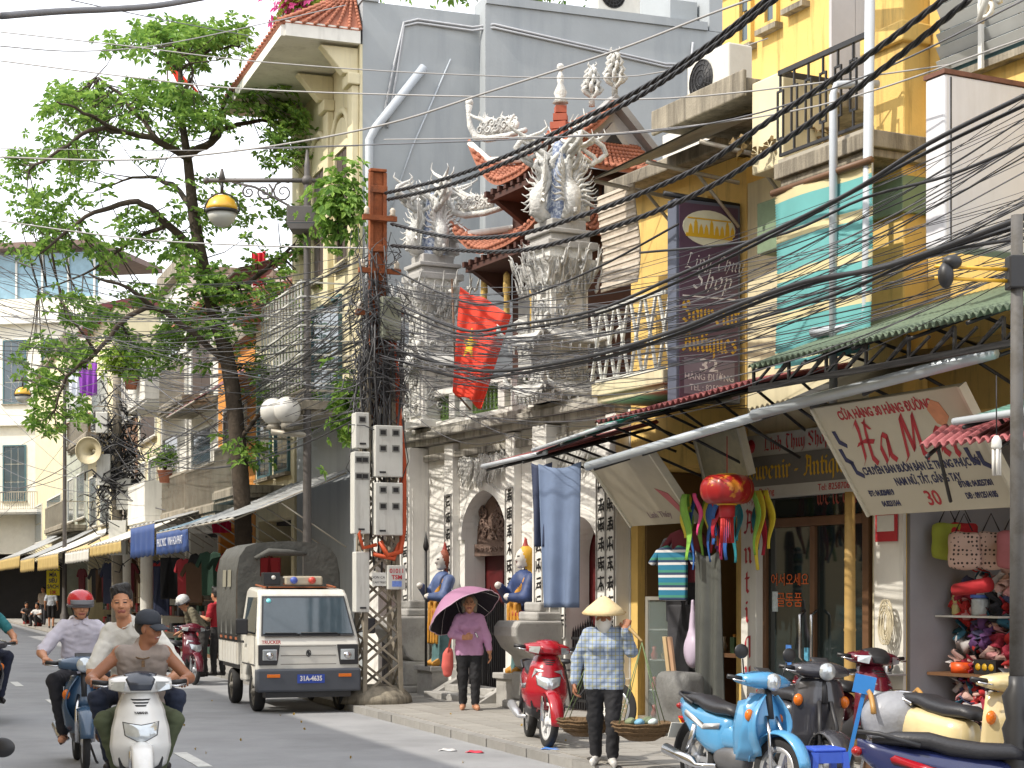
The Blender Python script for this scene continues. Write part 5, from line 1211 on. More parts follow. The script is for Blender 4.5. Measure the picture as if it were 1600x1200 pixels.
# tangle of looped cable, too dense to count
rg = random.Random(3); tg_ = MB()
for k in range(150):
    z = rg.gauss(4.9, .62); a = rg.uniform(0, 6.28); r_ = rg.uniform(.12, .5); pts = []
    n = rg.randint(6, 10); sp = rg.uniform(.3, 1.5)*rg.choice([-1, 1])
    for i in range(n): q = a + sp*i*.55; pts.append((r_*math.cos(q)*rg.uniform(.6, 1.2), r_*math.sin(q)*.7*rg.uniform(.6, 1.2) - .1, z + rg.uniform(-.22, .22) + .12*math.sin(i*1.3)))
    tg_.tube(pts, rg.uniform(.005, .01), 4)
for k in range(40):
    x, y = rg.uniform(-.35, .35), rg.uniform(-.35, 0); z = rg.uniform(4, 6.5)
    tg_.tube([(x, y, z), (x + rg.uniform(-.1, .1), y, z - .6), (x*.5, y, z - rg.uniform(.9, 2.6))], rg.uniform(.007, .016), 4)
tg_.build('cable_tangle', mat('tangle_grey', (72, 72, 74), .6, var=.3, vs=3), UP, kind='stuff')

# ------------------------------------------------------------------ street lamps
m_lyel = mat('lantern_yellow', (214, 164, 44), .4, var=.06, coat=.3)
m_globe = mat('opal_globe', (206, 204, 198), .25, var=.04)
m_bowl = mat('frosted_bowl', (176, 176, 168), .2, var=.06)
def lantern(parent, x, y, z, s=1.):
    l_ = MB(); l_.lathe([(.275*s, 0), (.27*s, .06*s), (.22*s, .17*s), (.12*s, .245*s), (.03*s, .27*s)], 24, (x, y, z)); L_ = l_.build('lantern', m_lyel, parent)
    k = MB(); k.lathe([(.28*s, -.055*s), (.285*s, -.02*s), (.285*s, .0), (.27*s, .0)], 24, (x, y, z)); k.build('rim', m_blk, L_)
    k = MB(); k.lathe([(.02*s, -.3*s), (.14*s, -.26*s), (.22*s, -.17*s), (.262*s, -.055*s)], 24, (x, y, z)); k.build('bowl', m_bowl, L_)
    k = MB(); k.tube([(x + .3*s*math.cos(a), y, z + .3*s*math.sin(a)) for a in np.linspace(-.1, math.pi + .1, 17)], .016*s, 6); k.tube([(x, y, z + .3*s), (x, y, z + .52*s)], .03*s, 8); k.build('hanger', m_blk, L_)
def street_lamp(label, px, Y, z_top, arm_z, gl=True):
    p = at(px, 920, Y); S = thing('street_lamp', label, 'street lamp', (p.x, p.y, PZ), 0, 'ornate street lamps')
    k = MB(); k.lathe([(.2, 0), (.2, .25), (.15, .3), (.16, .7), (.11, .8), (.085, 1.2), (.075, 3), (.06, z_top - .9), (.055, z_top - .3), (.02, z_top)], 14); k.build('post', m_post, S)
    a = MB(); a.tube([(-1.75, 0, arm_z), (.62, 0, arm_z)], .04, 8); a.ell((0, 0, arm_z), .1, 10, 8); a.ell((-1.75, 0, arm_z), .06, 8, 6)
    a.tube([(-1.48, 0, arm_z), (-1.48, 0, arm_z + .2)], [.07, .02], 8)
    for (cx, r_, h) in ((-.42, .2, 1), (-.75, .16, -1), (-1.02, .12, 1), (.3, .13, -1)): tmp = MB(); swirl(tmp, cx, arm_z - .2, r_, 0, 1.7, 1, h, .02); a.add(tmp.v, tmp.f, 0, True)
    a.tube([(-.08, 0, arm_z - .6), (-.35, 0, arm_z - .42), (-.9, 0, arm_z - .12), (-1.3, 0, arm_z - .03)], .022, 6); a.build('bracket_arm', m_post, S)
    lantern(S, -1.48, 0, arm_z - .52)
    if gl:
        b_ = MB(); b_.box(-.32, .18, -.3, .1, arm_z - .78, arm_z - .5); b_.prism([(-.34, arm_z - .78), (.2, arm_z - .78), (.12, arm_z - .92), (-.26, arm_z - .92)], -.34, .1); fl = b_.build('floodlight', m_post, S, bevel=.015)
        g_ = MB(); g_.add([(-.3, -.345, arm_z - .8), (.16, -.345, arm_z - .8), (.1, -.3, arm_z - .915), (-.24, -.3, arm_z - .915)], [(0, 1, 2, 3)]); g_.build('lens', m_glass, fl)
        g_ = MB(); g_.tube([(-.62, -.05, 4.35), (-.1, -.05, 4.3), (.05, 0, 4.3)], .05, 8); gb_ = g_.build('globe_bracket', m_rail, S)
        for (x, y) in ((-.6, .12), (-.33, -.12)):
            q = MB(); q.ell((x, y, 4.72), .235, 20, 14); q.build('globe', m_globe, S); q = MB(); q.lathe([(.1, 4.4), (.12, 4.46), (.08, 4.52)], 12, (x, y, 0)); q.build('globe_collar', m_rail, S)
    return S
street_lamp('tall lamp post with yellow domed lantern and twin white globes', 480, 30.0, 9.25, 8.72)
street_lamp('distant lamp post with small yellow lantern at far left', 101, 61.0, 9.2, 9.0, False)
# near post at the right edge
p = at(1589, 920, 10.5)
NP = thing('lamp_post', 'stained cast-iron post cut by the right edge', 'post', (p.x, p.y, PZ), 0)
k = MB(); k.lathe([(.16, 0), (.16, .3), (.1, .42), (.11, .6), (.075, .7), (.09, .78), (.065, .84), (.09, .98), (.05, 1.04), (.05, 1.1)], 20); k.build('base', m_blk, NP)
k = MB(); k.lathe([(.045, 1.1), (.04, 2.6), (.036, 3.9)], 16); k.build('shaft', mat('peeling_grey_paint', (92, 90, 88), .7, var=.15, dirt=.8, dcol=(70, 66, 60), ds=6, dlo=.45, dhi=.6), NP)
k = MB(); k.box(-.06, .2, -.06, .06, 3.45, 3.65); k.build('clamp_box', m_blk, NP, bevel=.01)
k = MB(); k.tube([(-.06, 0, 3.5), (-.5, 0, 3.52)], .012, 6); k.tube([(-.06, 0, 3.57), (-.5, 0, 3.59)], .012, 6); k.build('yellow_arm', m_lyel, NP)
k = MB(); k.ell((-.44, -.03, 3.53), (.05, .05, .08), 10, 8); k.ell((-.4, -.03, 3.61), (.06, .05, .045), 10, 8); k.build('lamp_head', m_blk, NP)
# energy-saving bulbs hanging under the right awnings
for (px, py, Y, lab) in ((1557, 715, 12.6, 'white fluorescent bulb hanging left of the right-edge post'), (1592, 720, 12.2, 'white fluorescent bulb half cut by the right edge')):
    q = at(px, py, Y); B = thing('fluorescent_bulb', lab, 'light bulb', q, 0)
    k = MB()
    for a in range(4): k.tube([(.022*math.cos(a*1.57), .022*math.sin(a*1.57), -.13), (.022*math.cos(a*1.57), .022*math.sin(a*1.57), .06)], .013, 6)
    k.build('tubes', m_globe, B); k = MB(); k.lathe([(.03, .06), (.04, .08), (.035, .13), (.015, .16)], 12); k.build('socket', m_frame, B); k = MB(); k.tube([(0, 0, .16), (0, 0, .6)], .005, 4); k.build('flex', m_cable, B)

# ------------------------------------------------------------------ flag
m_red = mat('flag_red', (214, 58, 34), .7, var=.06, vs=2); m_star = mat('flag_yellow', (224, 186, 40), .7, var=.05)
def flag(label, A, B, C, D, fold, sc=(.4, .47), sr=.24, pole=None):
    o = thing('flag', label, 'flag', D, 0); A, B, C, D = [V(q) - o.location for q in (A, B, C, D)]
    m_ = MB(); nu, nv = 44, 60; n0 = V((0, -1, 0))
    def fn(u, v):
        p = A.lerp(B, u).lerp(D.lerp(C, u), v)
        return p + n0*(fold*math.sin(u*9 + v*2.2)*(.25 + .75*u) + fold*.5*math.sin(u*17 + v*3)) + V((0, 0, -.03*math.sin(u*9)))
    m_.grid(fn, nu, nv, thick=.003)
    star = [(sc[0] + sr*(1 if k % 2 == 0 else .4)*math.sin(k*math.pi/5)*.8, sc[1] - sr*(1 if k % 2 == 0 else .4)*math.cos(k*math.pi/5)*.62) for k in range(10)]
    def inside(x, y):
        c = False
        for i in range(10):
            (x1, y1), (x2, y2) = star[i], star[i-1]
            if (y1 > y) != (y2 > y) and x < (x2 - x1)*(y - y1)/(y2 - y1) + x1: c = not c
        return c
    for j in range(nv):
        for i in range(nu):
            if inside((i + .5)/nu, (j + .5)/nv): m_.m[j*nu + i] = 1; m_.m[nu*nv + j*nu + i] = 1
    m_.build('cloth', [m_red, m_star], o)
    if pole: k = MB(); k.tube([V(q) - V(o.location) for q in pole], .016, 6); k.build('staff', m_timber, o)
    return o
flag('red flag with yellow star drooping in front of the temple balcony', at(719, 448, 24.0), at(799, 491, 23.6), at(752, 637, 23.7), at(707, 612, 24.0), .07, (.33, .48), .26, [at(706, 436, 24.05), at(713, 615, 24.05), at(735, 640, 24.6)])
flag('small red flag hanging behind the tree top', at(262, 98, 40), at(300, 130, 39.7), at(310, 142, 39.8), at(276, 128, 40), .05, (.9, .9), .01, [at(261, 25, 40.1), at(262, 140, 40.1)])
# ================================================================== overhead cables
def spline(P, k=6):
    out = []
    for i in range(len(P) - 1):
        p0, p1, p2, p3 = P[max(i-1, 0)], P[i], P[i+1], P[min(i+2, len(P)-1)]
        for j in range(k): t = j/k; out.append(.5*((2*p1) + (p2 - p0)*t + (2*p0 - 5*p1 + 4*p2 - p3)*t*t + (3*p1 - p0 - 3*p2 + p3)*t**3))
    return out + [P[-1]]
def hang(a, b, sag, n=18): return [a.lerp(b, i/n) + V((0, 0, -4*sag*(i/n)*(1 - i/n))) for i in range(n + 1)]
m_cab2 = mat('grey_black_cable', (88, 88, 92), .5, var=.15); m_cab3 = mat('pale_cable', (150, 148, 146), .5, var=.1)
def cable(pts, r, label, group, m=None, twist=False):
    mb = MB()
    if not twist: mb.tube(pts, r, 5)
    else:
        n = len(pts); L = [0]
        for a, b in zip(pts, pts[1:]): L.append(L[-1] + (b - a).length)
        fine = []
        for i in range(n - 1):
            for j in range(8): fine.append((pts[i].lerp(pts[i+1], j/8), L[i] + (L[i+1] - L[i])*j/8))
        d = (pts[-1] - pts[0]).normalized(); a_, b_ = frame_of(d)
        for s in range(3): mb.tube([p + (a_*math.cos(l_*11 + s*2.094) + b_*math.sin(l_*11 + s*2.094))*r*.62 for p, l_ in fine], r*.62, 5)
    o = mb.build('overhead_cable', m or m_cable); tag(o, label, 'cable', group); return o
def pxl(pts, Y0, Y1):
    """photo points with distance running evenly along x from Y0 to Y1, in 1/Y"""
    x0, x1 = pts[0][0], pts[-1][0]
    return spline([at(x, y, 1/((1/Y0) + (1/Y1 - 1/Y0)*(x - x0)/(x1 - x0))) for x, y in pts])
tw = [([(602, 302), (700, 278), (800, 240), (900, 191), (1000, 140), (1100, 75), (1200, -2), (1260, -50)], 24.5, 14.5, 'twisted black power cable rising from the rusty pole top to the upper edge'),
      ([(606, 312), (700, 290), (800, 250), (900, 202), (1000, 150), (1100, 84), (1200, 8), (1260, -42)], 24.5, 14.4, 'second twisted cable just under the topmost one'),
      ([(612, 350), (700, 370), (800, 368), (900, 340), (1000, 303), (1100, 258), (1200, 190), (1330, 105), (1480, -5)], 24.5, 12.5, 'twisted cable crossing the right pillar towards the upper right'),
      ([(612, 384), (700, 390), (800, 393), (900, 372), (1000, 340), (1100, 297), (1200, 237), (1350, 130), (1520, -5)], 24.5, 12.4, 'lower twisted cable crossing the carved capital towards the upper right')]
for p, a, b, lab in tw: cable(pxl(p, a, b), .023, lab, None, twist=True)
big = [([(612, 545), (720, 575), (800, 578), (930, 555), (1060, 515), (1150, 478), (1260, 440), (1390, 415), (1600, 340)], 24.5, 11.5, .022), ([(612, 560), (720, 590), (800, 585), (940, 560), (1060, 522), (1150, 486), (1260, 446), (1400, 410), (1600, 352)], 24.5, 11.6, .019),
       ([(612, 470), (720, 515), (800, 508), (930, 485), (1060, 430), (1200, 365), (1330, 300), (1450, 225), (1600, 150)], 24.5, 11.5, .018), ([(612, 480), (720, 522), (800, 516), (930, 492), (1060, 440), (1200, 372), (1340, 296), (1460, 232), (1600, 165)], 24.5, 11.6, .015),
       ([(1000, 395), (1200, 372), (1350, 310), (1480, 275), (1600, 225)], 18, 11.5, .013), ([(612, 420), (720, 470), (800, 470), (930, 420), (1060, 350)], 24.5, 19, .014), ([(900, 560), (1100, 520), (1300, 462), (1450, 400), (1600, 372)], 20, 11.5, .014)]
ORD = ['topmost', 'second', 'third', 'fourth', 'fifth', 'sixth', 'seventh', 'eighth', 'ninth', 'lowest']
for p, a, b, r in big: k = sorted(q[0][-1][1] for q in big).index(p[-1][1]); cable(pxl(p, a, b), r, f'thick black cable bundle over the shop signs, {ORD[k]} of them at its right end' if k < 6 else 'lowest thick black cable bundle over the shop signs', 'thick cable bundles on the right')
rg = random.Random(17)
for k in range(56):     # thin lines from the pole over the shops to the right
    y0 = rg.uniform(430, 600); y1 = rg.choice([rg.uniform(120, 330), rg.uniform(300, 420), rg.uniform(330, 420)]); Ye = rg.uniform(11.5, 13)
    a = at(rg.uniform(585, 612), y0, 24.5 + rg.uniform(-.2, .2)); b = at(1620, y1, Ye)
    cable(hang(a, b, rg.uniform(.25, .95)), rg.choice([.0028, .0035, .004, .006]), 'thin cable sagging from the rusty pole to the right edge', 'thin cables over the shops', rg.choice([m_cable, m_cab2, m_cable, m_cab2]))
for k in range(24):     # service drops to the shop fronts
    a = at(rg.uniform(585, 612), rg.uniform(470, 640), 24.5); t = rg.uniform(3.5, 12); b = FA.w(t, rg.uniform(-1.2, -.1), rg.uniform(3.4, 5.2))
    cable(hang(a, b, rg.uniform(.1, .45)), rg.choice([.003, .004, .005]), 'thin service cable dropping from the rusty pole to a house front', 'service drops', rg.choice([m_cable, m_cab2, m_cab2]))
LP = V(at(183, 920, 50)); 
for k in range(48):     # from the rusty pole down the street to the next pole
    a = at(rg.uniform(575, 600), rg.uniform(380, 640), 24.6); b = V((LP.x + rg.uniform(-.4, .4), LP.y, rg.uniform(4.8, 9.0)))
    cable(hang(a, b, rg.uniform(.1, 1.1)), rg.choice([.005, .008, .011, .014]), 'cable strung along the left row between the two poles', 'cables down the left row', rg.choice([m_cable, m_cab2, m_cable]))
for k in range(38):     # loops past the left frame edge
    a = at(rg.uniform(560, 600), rg.uniform(390, 610), 24.6); y1 = rg.uniform(380, 560); b = at(-30, y1, rg.uniform(26, 34))
    cable(hang(a, b, rg.uniform(.1, .7)), rg.choice([.004, .005, .007]), 'cable crossing the street from the rusty pole to the left edge', 'cables crossing left', rg.choice([m_cable, m_cab2, m_cable]))
for k in range(24):     # beyond the second pole
    a = V((LP.x + rg.uniform(-.3, .3), LP.y, rg.uniform(4.2, 8.5))); b = at(rg.uniform(-60, 20), rg.uniform(560, 840), rg.uniform(58, 80)) if rg.random() < .6 else FB.w(rg.uniform(-30, -12), -.2, rg.uniform(3.5, 7))
    cable(hang(a, b, rg.uniform(.2, 1.0)), rg.choice([.008, .012, .016]), 'cable spreading from the far cable pole', 'cables at the far pole', m_cab2)
sky_l = [([(0, 25), (90, 18), (180, 14), (250, 8), (330, -6)], 14, 18, .03), ([(0, 50), (200, 72), (400, 96), (700, 116), (1000, 118), (1200, 60)], 22, 20, .008), ([(0, 95), (200, 120), (400, 140), (800, 152), (1100, 150), (1600, 85)], 22, 16, .009), ([(0, 72), (120, 80), (250, 70), (420, 35), (540, 8)], 20, 28, .008),
         ([(-10, 245), (200, 250), (400, 232), (600, 195), (760, 145), (960, 80), (1110, 22), (1200, -10)], 22, 15, .011), ([(0, 345), (200, 372), (400, 384), (600, 388)], 30, 26, .012), ([(110, 0), (250, 30), (400, 58)], 20, 26, .007), ([(600, 218), (800, 215), (1000, 205), (1280, 165), (1600, 60)], 24, 13, .008), ([(400, 232), (800, 218), (1100, 195), (1350, 120), (1600, 0)], 24, 13, .008), ([(0, 232), (300, 235), (560, 228)], 24, 24, .006)]
for p, a, b, r in sky_l: cable(pxl(p, a, b), r, f'single line crossing high over the street, {ORD[sorted(q[0][0][1] for q in sky_l).index(p[0][1])]} of them at its left end', 'high street-crossing lines', rg.choice([m_cab2, m_cab3]))
# far cable pole with meter boxes and horn speaker
CP = thing('cable_pole', 'far concrete pole buried in cable tangles with a horn speaker', 'pole', (LP.x, LP.y, PZ), 0)
k = MB(); k.tube([(0, 0, 0), (0, 0, 9.4)], [.17, .11], 10); k.build('pole_shaft', m_oldconc, CP)
for (x, z, w_, h) in ((-.3, 4.6, .4, .9), (.28, 3.9, .42, .9), (.1, 2.6, .5, 1.0), (-.35, 6.1, .35, .6)): k = MB(); k.box(x - w_/2, x + w_/2, -.42, -.15, z, z + h); k.build('meter_box', m_box, CP, bevel=.02)
k = MB(); k.lathe([(.05, 0), (.07, .1), (.12, .22), (.24, .36), (.4, .42), (.38, .42)], 20, (-.62, -.2, 5.6), (-.15, -1, -.05), cap=False); k.ell((-.6, -.05, 5.6), .12, 10, 8); k.build('horn_speaker', mat('horn_cream', (190, 180, 150), .5, var=.1), CP)
k = MB()
for i in range(150):
    z = rg.gauss(5.2, 1.0); a0 = rg.uniform(0, 6.28); r = rg.uniform(.2, .8); k.tube([(r*math.cos(a0 + j*.5)*rg.uniform(.6, 1.3), r*math.sin(a0 + j*.5)*.6 - .1, z + rg.uniform(-.3, .3)) for j in range(7)], rg.uniform(.012, .026), 4)
k.build('cable_tangle', m_cable, CP, kind='stuff')
# ================================================================== street tree and plants
def leaf_mat(name, c, c2):
    m = mat(name, c, .55, var=0, spec=.35); n = m.node_tree.nodes; L = m.node_tree.links; b = n['Principled BSDF']
    g = n.new('ShaderNodeNewGeometry'); mx = n.new('ShaderNodeMix'); mx.data_type = 'RGBA'; mx.inputs[6].default_value = (*lin(c), 1); mx.inputs[7].default_value = (*lin(c2), 1)
    L.new(g.outputs['Random Per Island'], mx.inputs[0]); L.new(mx.outputs[2], b.inputs['Base Color'])
    t = n.new('ShaderNodeBsdfTranslucent'); L.new(mx.outputs[2], t.inputs[0]); s = n.new('ShaderNodeMixShader'); s.inputs[0].default_value = .45
    L.new(b.outputs[0], s.inputs[1]); L.new(t.outputs[0], s.inputs[2]); L.new(s.outputs[0], n['Material Output'].inputs[0]); return m
m_leaf = leaf_mat('tree_leaf', (84, 124, 54), (158, 190, 92)); m_leaf2 = leaf_mat('bush_leaf', (110, 140, 44), (164, 186, 74)); m_petal = leaf_mat('pink_bract', (196, 60, 130), (226, 120, 176))
m_bark = mat('tree_bark', (72, 62, 52), .95, var=.25, vs=9, bump=.8, bs=22, dirt=.4, dcol=(44, 40, 34), ds=5)
def whorl(mb, p, ax, L, n, rg, w=.19):
    """rosette of narrow leaves round a shoot tip"""
    ax = V(ax).normalized(); a, b = frame_of(ax); th0 = rg.uniform(0, 6.28)
    for k in range(n):
        th = th0 + 2*math.pi*k/n + rg.uniform(-.25, .25); l_ = L*rg.uniform(.7, 1.15)
        d = (a*math.cos(th) + b*math.sin(th)) + ax*rg.uniform(-.15, .55); d.normalize()
        s = d.cross(ax).normalized()*l_*w; dr = V((0, 0, -l_*rg.uniform(.05, .3)))
        q = [p + d*l_*.06, p + d*l_*.55 + s + ax*.02, p + d*l_ + dr, p + d*l_*.55 - s + ax*.02, p + d*l_*.5 - ax*.015 + dr*.2]
        mb.add(q, [(0, 1, 4), (1, 2, 4), (2, 3, 4), (3, 0, 4)], 0, False)
def make_tree():
    rg = random.Random(21); Y0 = 33.0
    g0 = at(384, 920, Y0); T = thing('street_tree', 'tall slender street tree with whorled leaves at left', 'tree', (g0.x, g0.y, PZ), 0); o = V(T.location)
    trunk_px = [(384, 1053, 0, .19), (381, 900, 0, .17), (379, 800, 0, .165), (372, 700, 0, .16), (358, 575, 0, .15), (330, 470, 0, .13), (314, 400, 0, .12), (302, 330, .1, .11), (294, 255, .1, .09), (285, 190, .1, .06), (282, 120, .1, .05), (281, 75, .1, .03)]
    br = [[(316, 405, 0, .09), (262, 350, -.4, .075), (225, 318, -.6, .06), (175, 322, -.8, .05), (120, 350, -1, .035), (62, 395, -1.2, .02)],
          [(294, 250, 0, .08), (250, 222, -.5, .065), (190, 205, -.8, .055), (140, 205, -1.2, .04), (95, 235, -1.4, .03), (45, 265, -1.6, .015)],
          [(292, 245, 0, .08), (330, 222, .4, .07), (352, 200, .7, .05), (395, 190, 1, .04), (450, 195, 1.2, .03), (490, 215, 1.4, .015)],
          [(250, 222, -.5, .05), (215, 180, -.2, .04), (180, 140, .3, .03), (150, 120, .5, .015)],
          [(190, 205, -.8, .04), (130, 175, -1.6, .03), (90, 160, -2, .015)],
          [(330, 222, .4, .05), (350, 160, .2, .035), (380, 120, 0, .02)],
          [(302, 330, 0, .06), (270, 290, 1.2, .05), (220, 275, 2, .03), (170, 290, 2.4, .015)],
          [(358, 570, 0, .07), (300, 520, -.5, .06), (240, 482, -.8, .055), (190, 505, -.8, .05), (150, 550, -1, .04), (105, 590, -1, .03), (85, 640, -1, .015)],
          [(240, 482, -.8, .05), (200, 450, -1.4, .035), (140, 430, -1.8, .02)],
          [(330, 465, 0, .06), (390, 440, .5, .05), (440, 400, .8, .035), (490, 350, 1, .02), (505, 300, 1, .012)],
          [(372, 690, 0, .05), (410, 640, -.3, .04), (450, 590, -.5, .025), (475, 570, -.6, .012)],
          [(282, 110, .1, .035), (230, 80, 0, .025), (180, 70, 0, .012)], [(282, 110, .1, .035), (330, 80, .2, .025), (385, 70, .2, .012)], [(284, 150, .1, .03), (300, 110, -.8, .02), (270, 70, -1, .012)],
          [(262, 350, -.4, .05), (200, 380, .4, .03), (130, 430, .6, .02), (60, 450, .6, .012)], [(150, 550, -1, .03), (120, 510, -1.5, .02), (95, 470, -1.5, .012)]]
    def W(q): return at(q[0], q[1], Y0 + q[2]) - o
    def smooth(pts):
        out = []; P = [W(q) for q in pts]; Rr = [q[3] for q in pts]
        for i in range(len(P) - 1):
            p0, p1, p2, p3 = P[max(i-1, 0)], P[i], P[i+1], P[min(i+2, len(P)-1)]
            for k in range(4):
                t = k/4; out.append((.5*((2*p1) + (p2 - p0)*t + (2*p0 - 5*p1 + 4*p2 - p3)*t*t + (3*p1 - p0 - 3*p2 + p3)*t**3), Rr[i] + (Rr[i+1] - Rr[i])*t))
        out.append((P[-1], Rr[-1])); return out
    tr = MB(); nodes = []
    s = smooth(trunk_px); tr.tube([q[0] for q in s], [q[1]*(1 + .35*max(0, 1 - (q[0].z)/.5)) for q in s], 12); nodes += [q[0] for q in s[22:]]
    tr.build('trunk', m_bark, T)
    for b_ in br:
        s = smooth(b_); m_ = MB(); m_.tube([q[0] + V((rg.uniform(-.02, .02), 0, rg.uniform(-.03, .03))) for q in s], [q[1] for q in s], 8); m_.build('limb', m_bark, T); nodes += [q[0] for q in s]
    # leaf clumps: photo ellipses cx, cy, rx, ry, half-depth m, number of clumps
    reg = [(275, 70, 120, 28, 1.3, 44), (300, 55, 90, 18, 1.2, 18), (205, 160, 125, 34, 1.6, 40), (315, 165, 90, 34, 1.4, 22), (105, 185, 70, 40, 1.2, 15), (70, 255, 65, 32, 1.2, 10), (190, 225, 110, 28, 1.6, 13), (425, 165, 50, 40, 1, 13), (475, 210, 40, 32, .9, 9), (430, 235, 50, 28, .9, 7),
           (40, 275, 40, 35, .8, 6), (90, 320, 85, 45, 1.2, 15), (140, 380, 110, 40, 1.2, 15), (60, 370, 45, 40, 1, 6), (190, 345, 80, 40, 1.2, 9), (280, 360, 40, 60, 1, 8), (330, 330, 60, 60, 1, 9), (440, 360, 60, 55, 1, 16), (510, 370, 40, 55, .8, 12), (400, 460, 60, 50, 1, 12), (260, 440, 80, 40, 1.2, 16),
           (250, 500, 70, 40, 1, 14), (130, 500, 50, 50, 1, 12), (100, 570, 60, 50, 1, 14), (80, 640, 55, 45, .9, 10), (250, 560, 45, 45, .8, 9), (440, 590, 55, 45, .8, 14), (470, 640, 40, 30, .7, 7), (400, 690, 40, 30, .6, 6), (350, 480, 40, 50, .8, 8), (500, 500, 40, 50, .7, 8), (330, 545, 40, 40, .8, 8)]
    cr = MB(); tw = MB()
    for (cx, cy, rx, ry, dz, n) in reg:
        for _ in range(n):
            a = rg.uniform(0, 6.28); r_ = math.sqrt(rg.random())
            c = at(cx + rx*r_*math.cos(a), cy + ry*r_*math.sin(a), Y0 + rg.uniform(-dz, dz)) - o
            nn = min(nodes, key=lambda q: (q - c).length_squared); mid = nn.lerp(c, .5) + V((0, 0, -.08))
            tw.tube([nn, mid, c], [.014, .01, .006], 4)
            for k in range(rg.randint(5, 8)):
                p = c + V((rg.gauss(0, .17), rg.gauss(0, .17), rg.gauss(0, .11)))
                out = (p - nn).normalized() if (p - nn).length > .01 else V((0, 0, 1))
                whorl(cr, p, out*.5 + V((rg.uniform(-.4, .4), rg.uniform(-.4, .4), .8)), rg.uniform(.13, .2), rg.randint(6, 8), rg)
    tw.build('twigs', m_bark, T, kind='stuff'); cr.build('crown', m_leaf, T, kind='stuff')
    return T
make_tree()
def bush(name, label, cat, p, r, n, lm, rg, L=.1, parent_pot=None, petals=0, stems=5):
    B = thing(name, label, cat, p, 0); s = MB(); f = MB(); pt = MB()
    for k in range(stems):
        a = rg.uniform(0, 6.28); e = V((math.cos(a)*r[0]*.6, math.sin(a)*r[1]*.6, r[2]*rg.uniform(.6, 1.5))); s.tube([(0, 0, 0), e*.5 + V((0, 0, .05)), e], [.025, .016, .006], 5)
    s.build('stem', m_bark, B)
    for k in range(n):
        v_ = V((rg.gauss(0, .45), rg.gauss(0, .45), rg.gauss(0, .4))); q = V((v_.x*r[0], v_.y*r[1], v_.z*r[2] + r[2]*.9))
        whorl(pt if rg.random() < petals else f, q, v_ + V((0, 0, .6)), L*rg.uniform(.7, 1.3), 6, rg, .28)
    f.build('foliage', lm, B, kind='stuff')
    if petals: pt.build('blossom', m_petal, B, kind='stuff')
    if parent_pot:
        k = MB(); k.lathe([(.14, -.32), (.2, -.02), (.22, 0), (.18, 0)], 14); k.build('pot', m_tile, B)
    return B
rg = random.Random(8)
bush('bougainvillea', 'pink flowering bougainvillea on the roof terrace', 'plant', at(485, 60, 33), (.75, .6, .6), 420, m_leaf2, rg, .13, petals=.5)
bush('roof_shrub', 'yellow-green shrub beside the green roof post', 'plant', at(425, 125, 34), (.45, .4, .35), 170, m_leaf2, rg, .14)
bush('balcony_shrub', 'bright yellow-green potted shrub on the far white balcony', 'plant', at(205, 590, 47.5), (.8, .5, .5), 300, m_leaf2, rg, .16, True)
bush('balcony_shrub', 'small green plant on the railing near the ochre wall', 'plant', at(258, 735, 45), (.3, .3, .35), 90, m_leaf, rg, .12, True)
bush('roof_shrub', 'dark green rooftop foliage above the grey wall', 'plant', at(800, -4, 36.5), (2.0, .6, .35), 420, m_leaf, rg, .17)
bush('roof_shrub', 'leafy rooftop branch above the tiled eave', 'plant', at(548, 22, 31.5), (.55, .4, .3), 140, m_leaf, rg, .13)
bush('ledge_weeds', 'dry weeds growing on the yellow house ledge', 'plant', FA.w(9.6, -.3, 6.15), (.6, .3, .22), 60, mat('dry_grass', (140, 120, 84), .9), rg, .12, stems=14)
bush('pole_creeper', 'green creeper beside the utility pole', 'plant', at(548, 700, 27), (.35, .3, .7), 130, m_leaf, rg, .13)
bush('pole_creeper', 'green creeper on the second-floor ledge left of the pole', 'plant', at(530, 390, 29), (.5, .4, .8), 200, m_leaf, rg, .14)
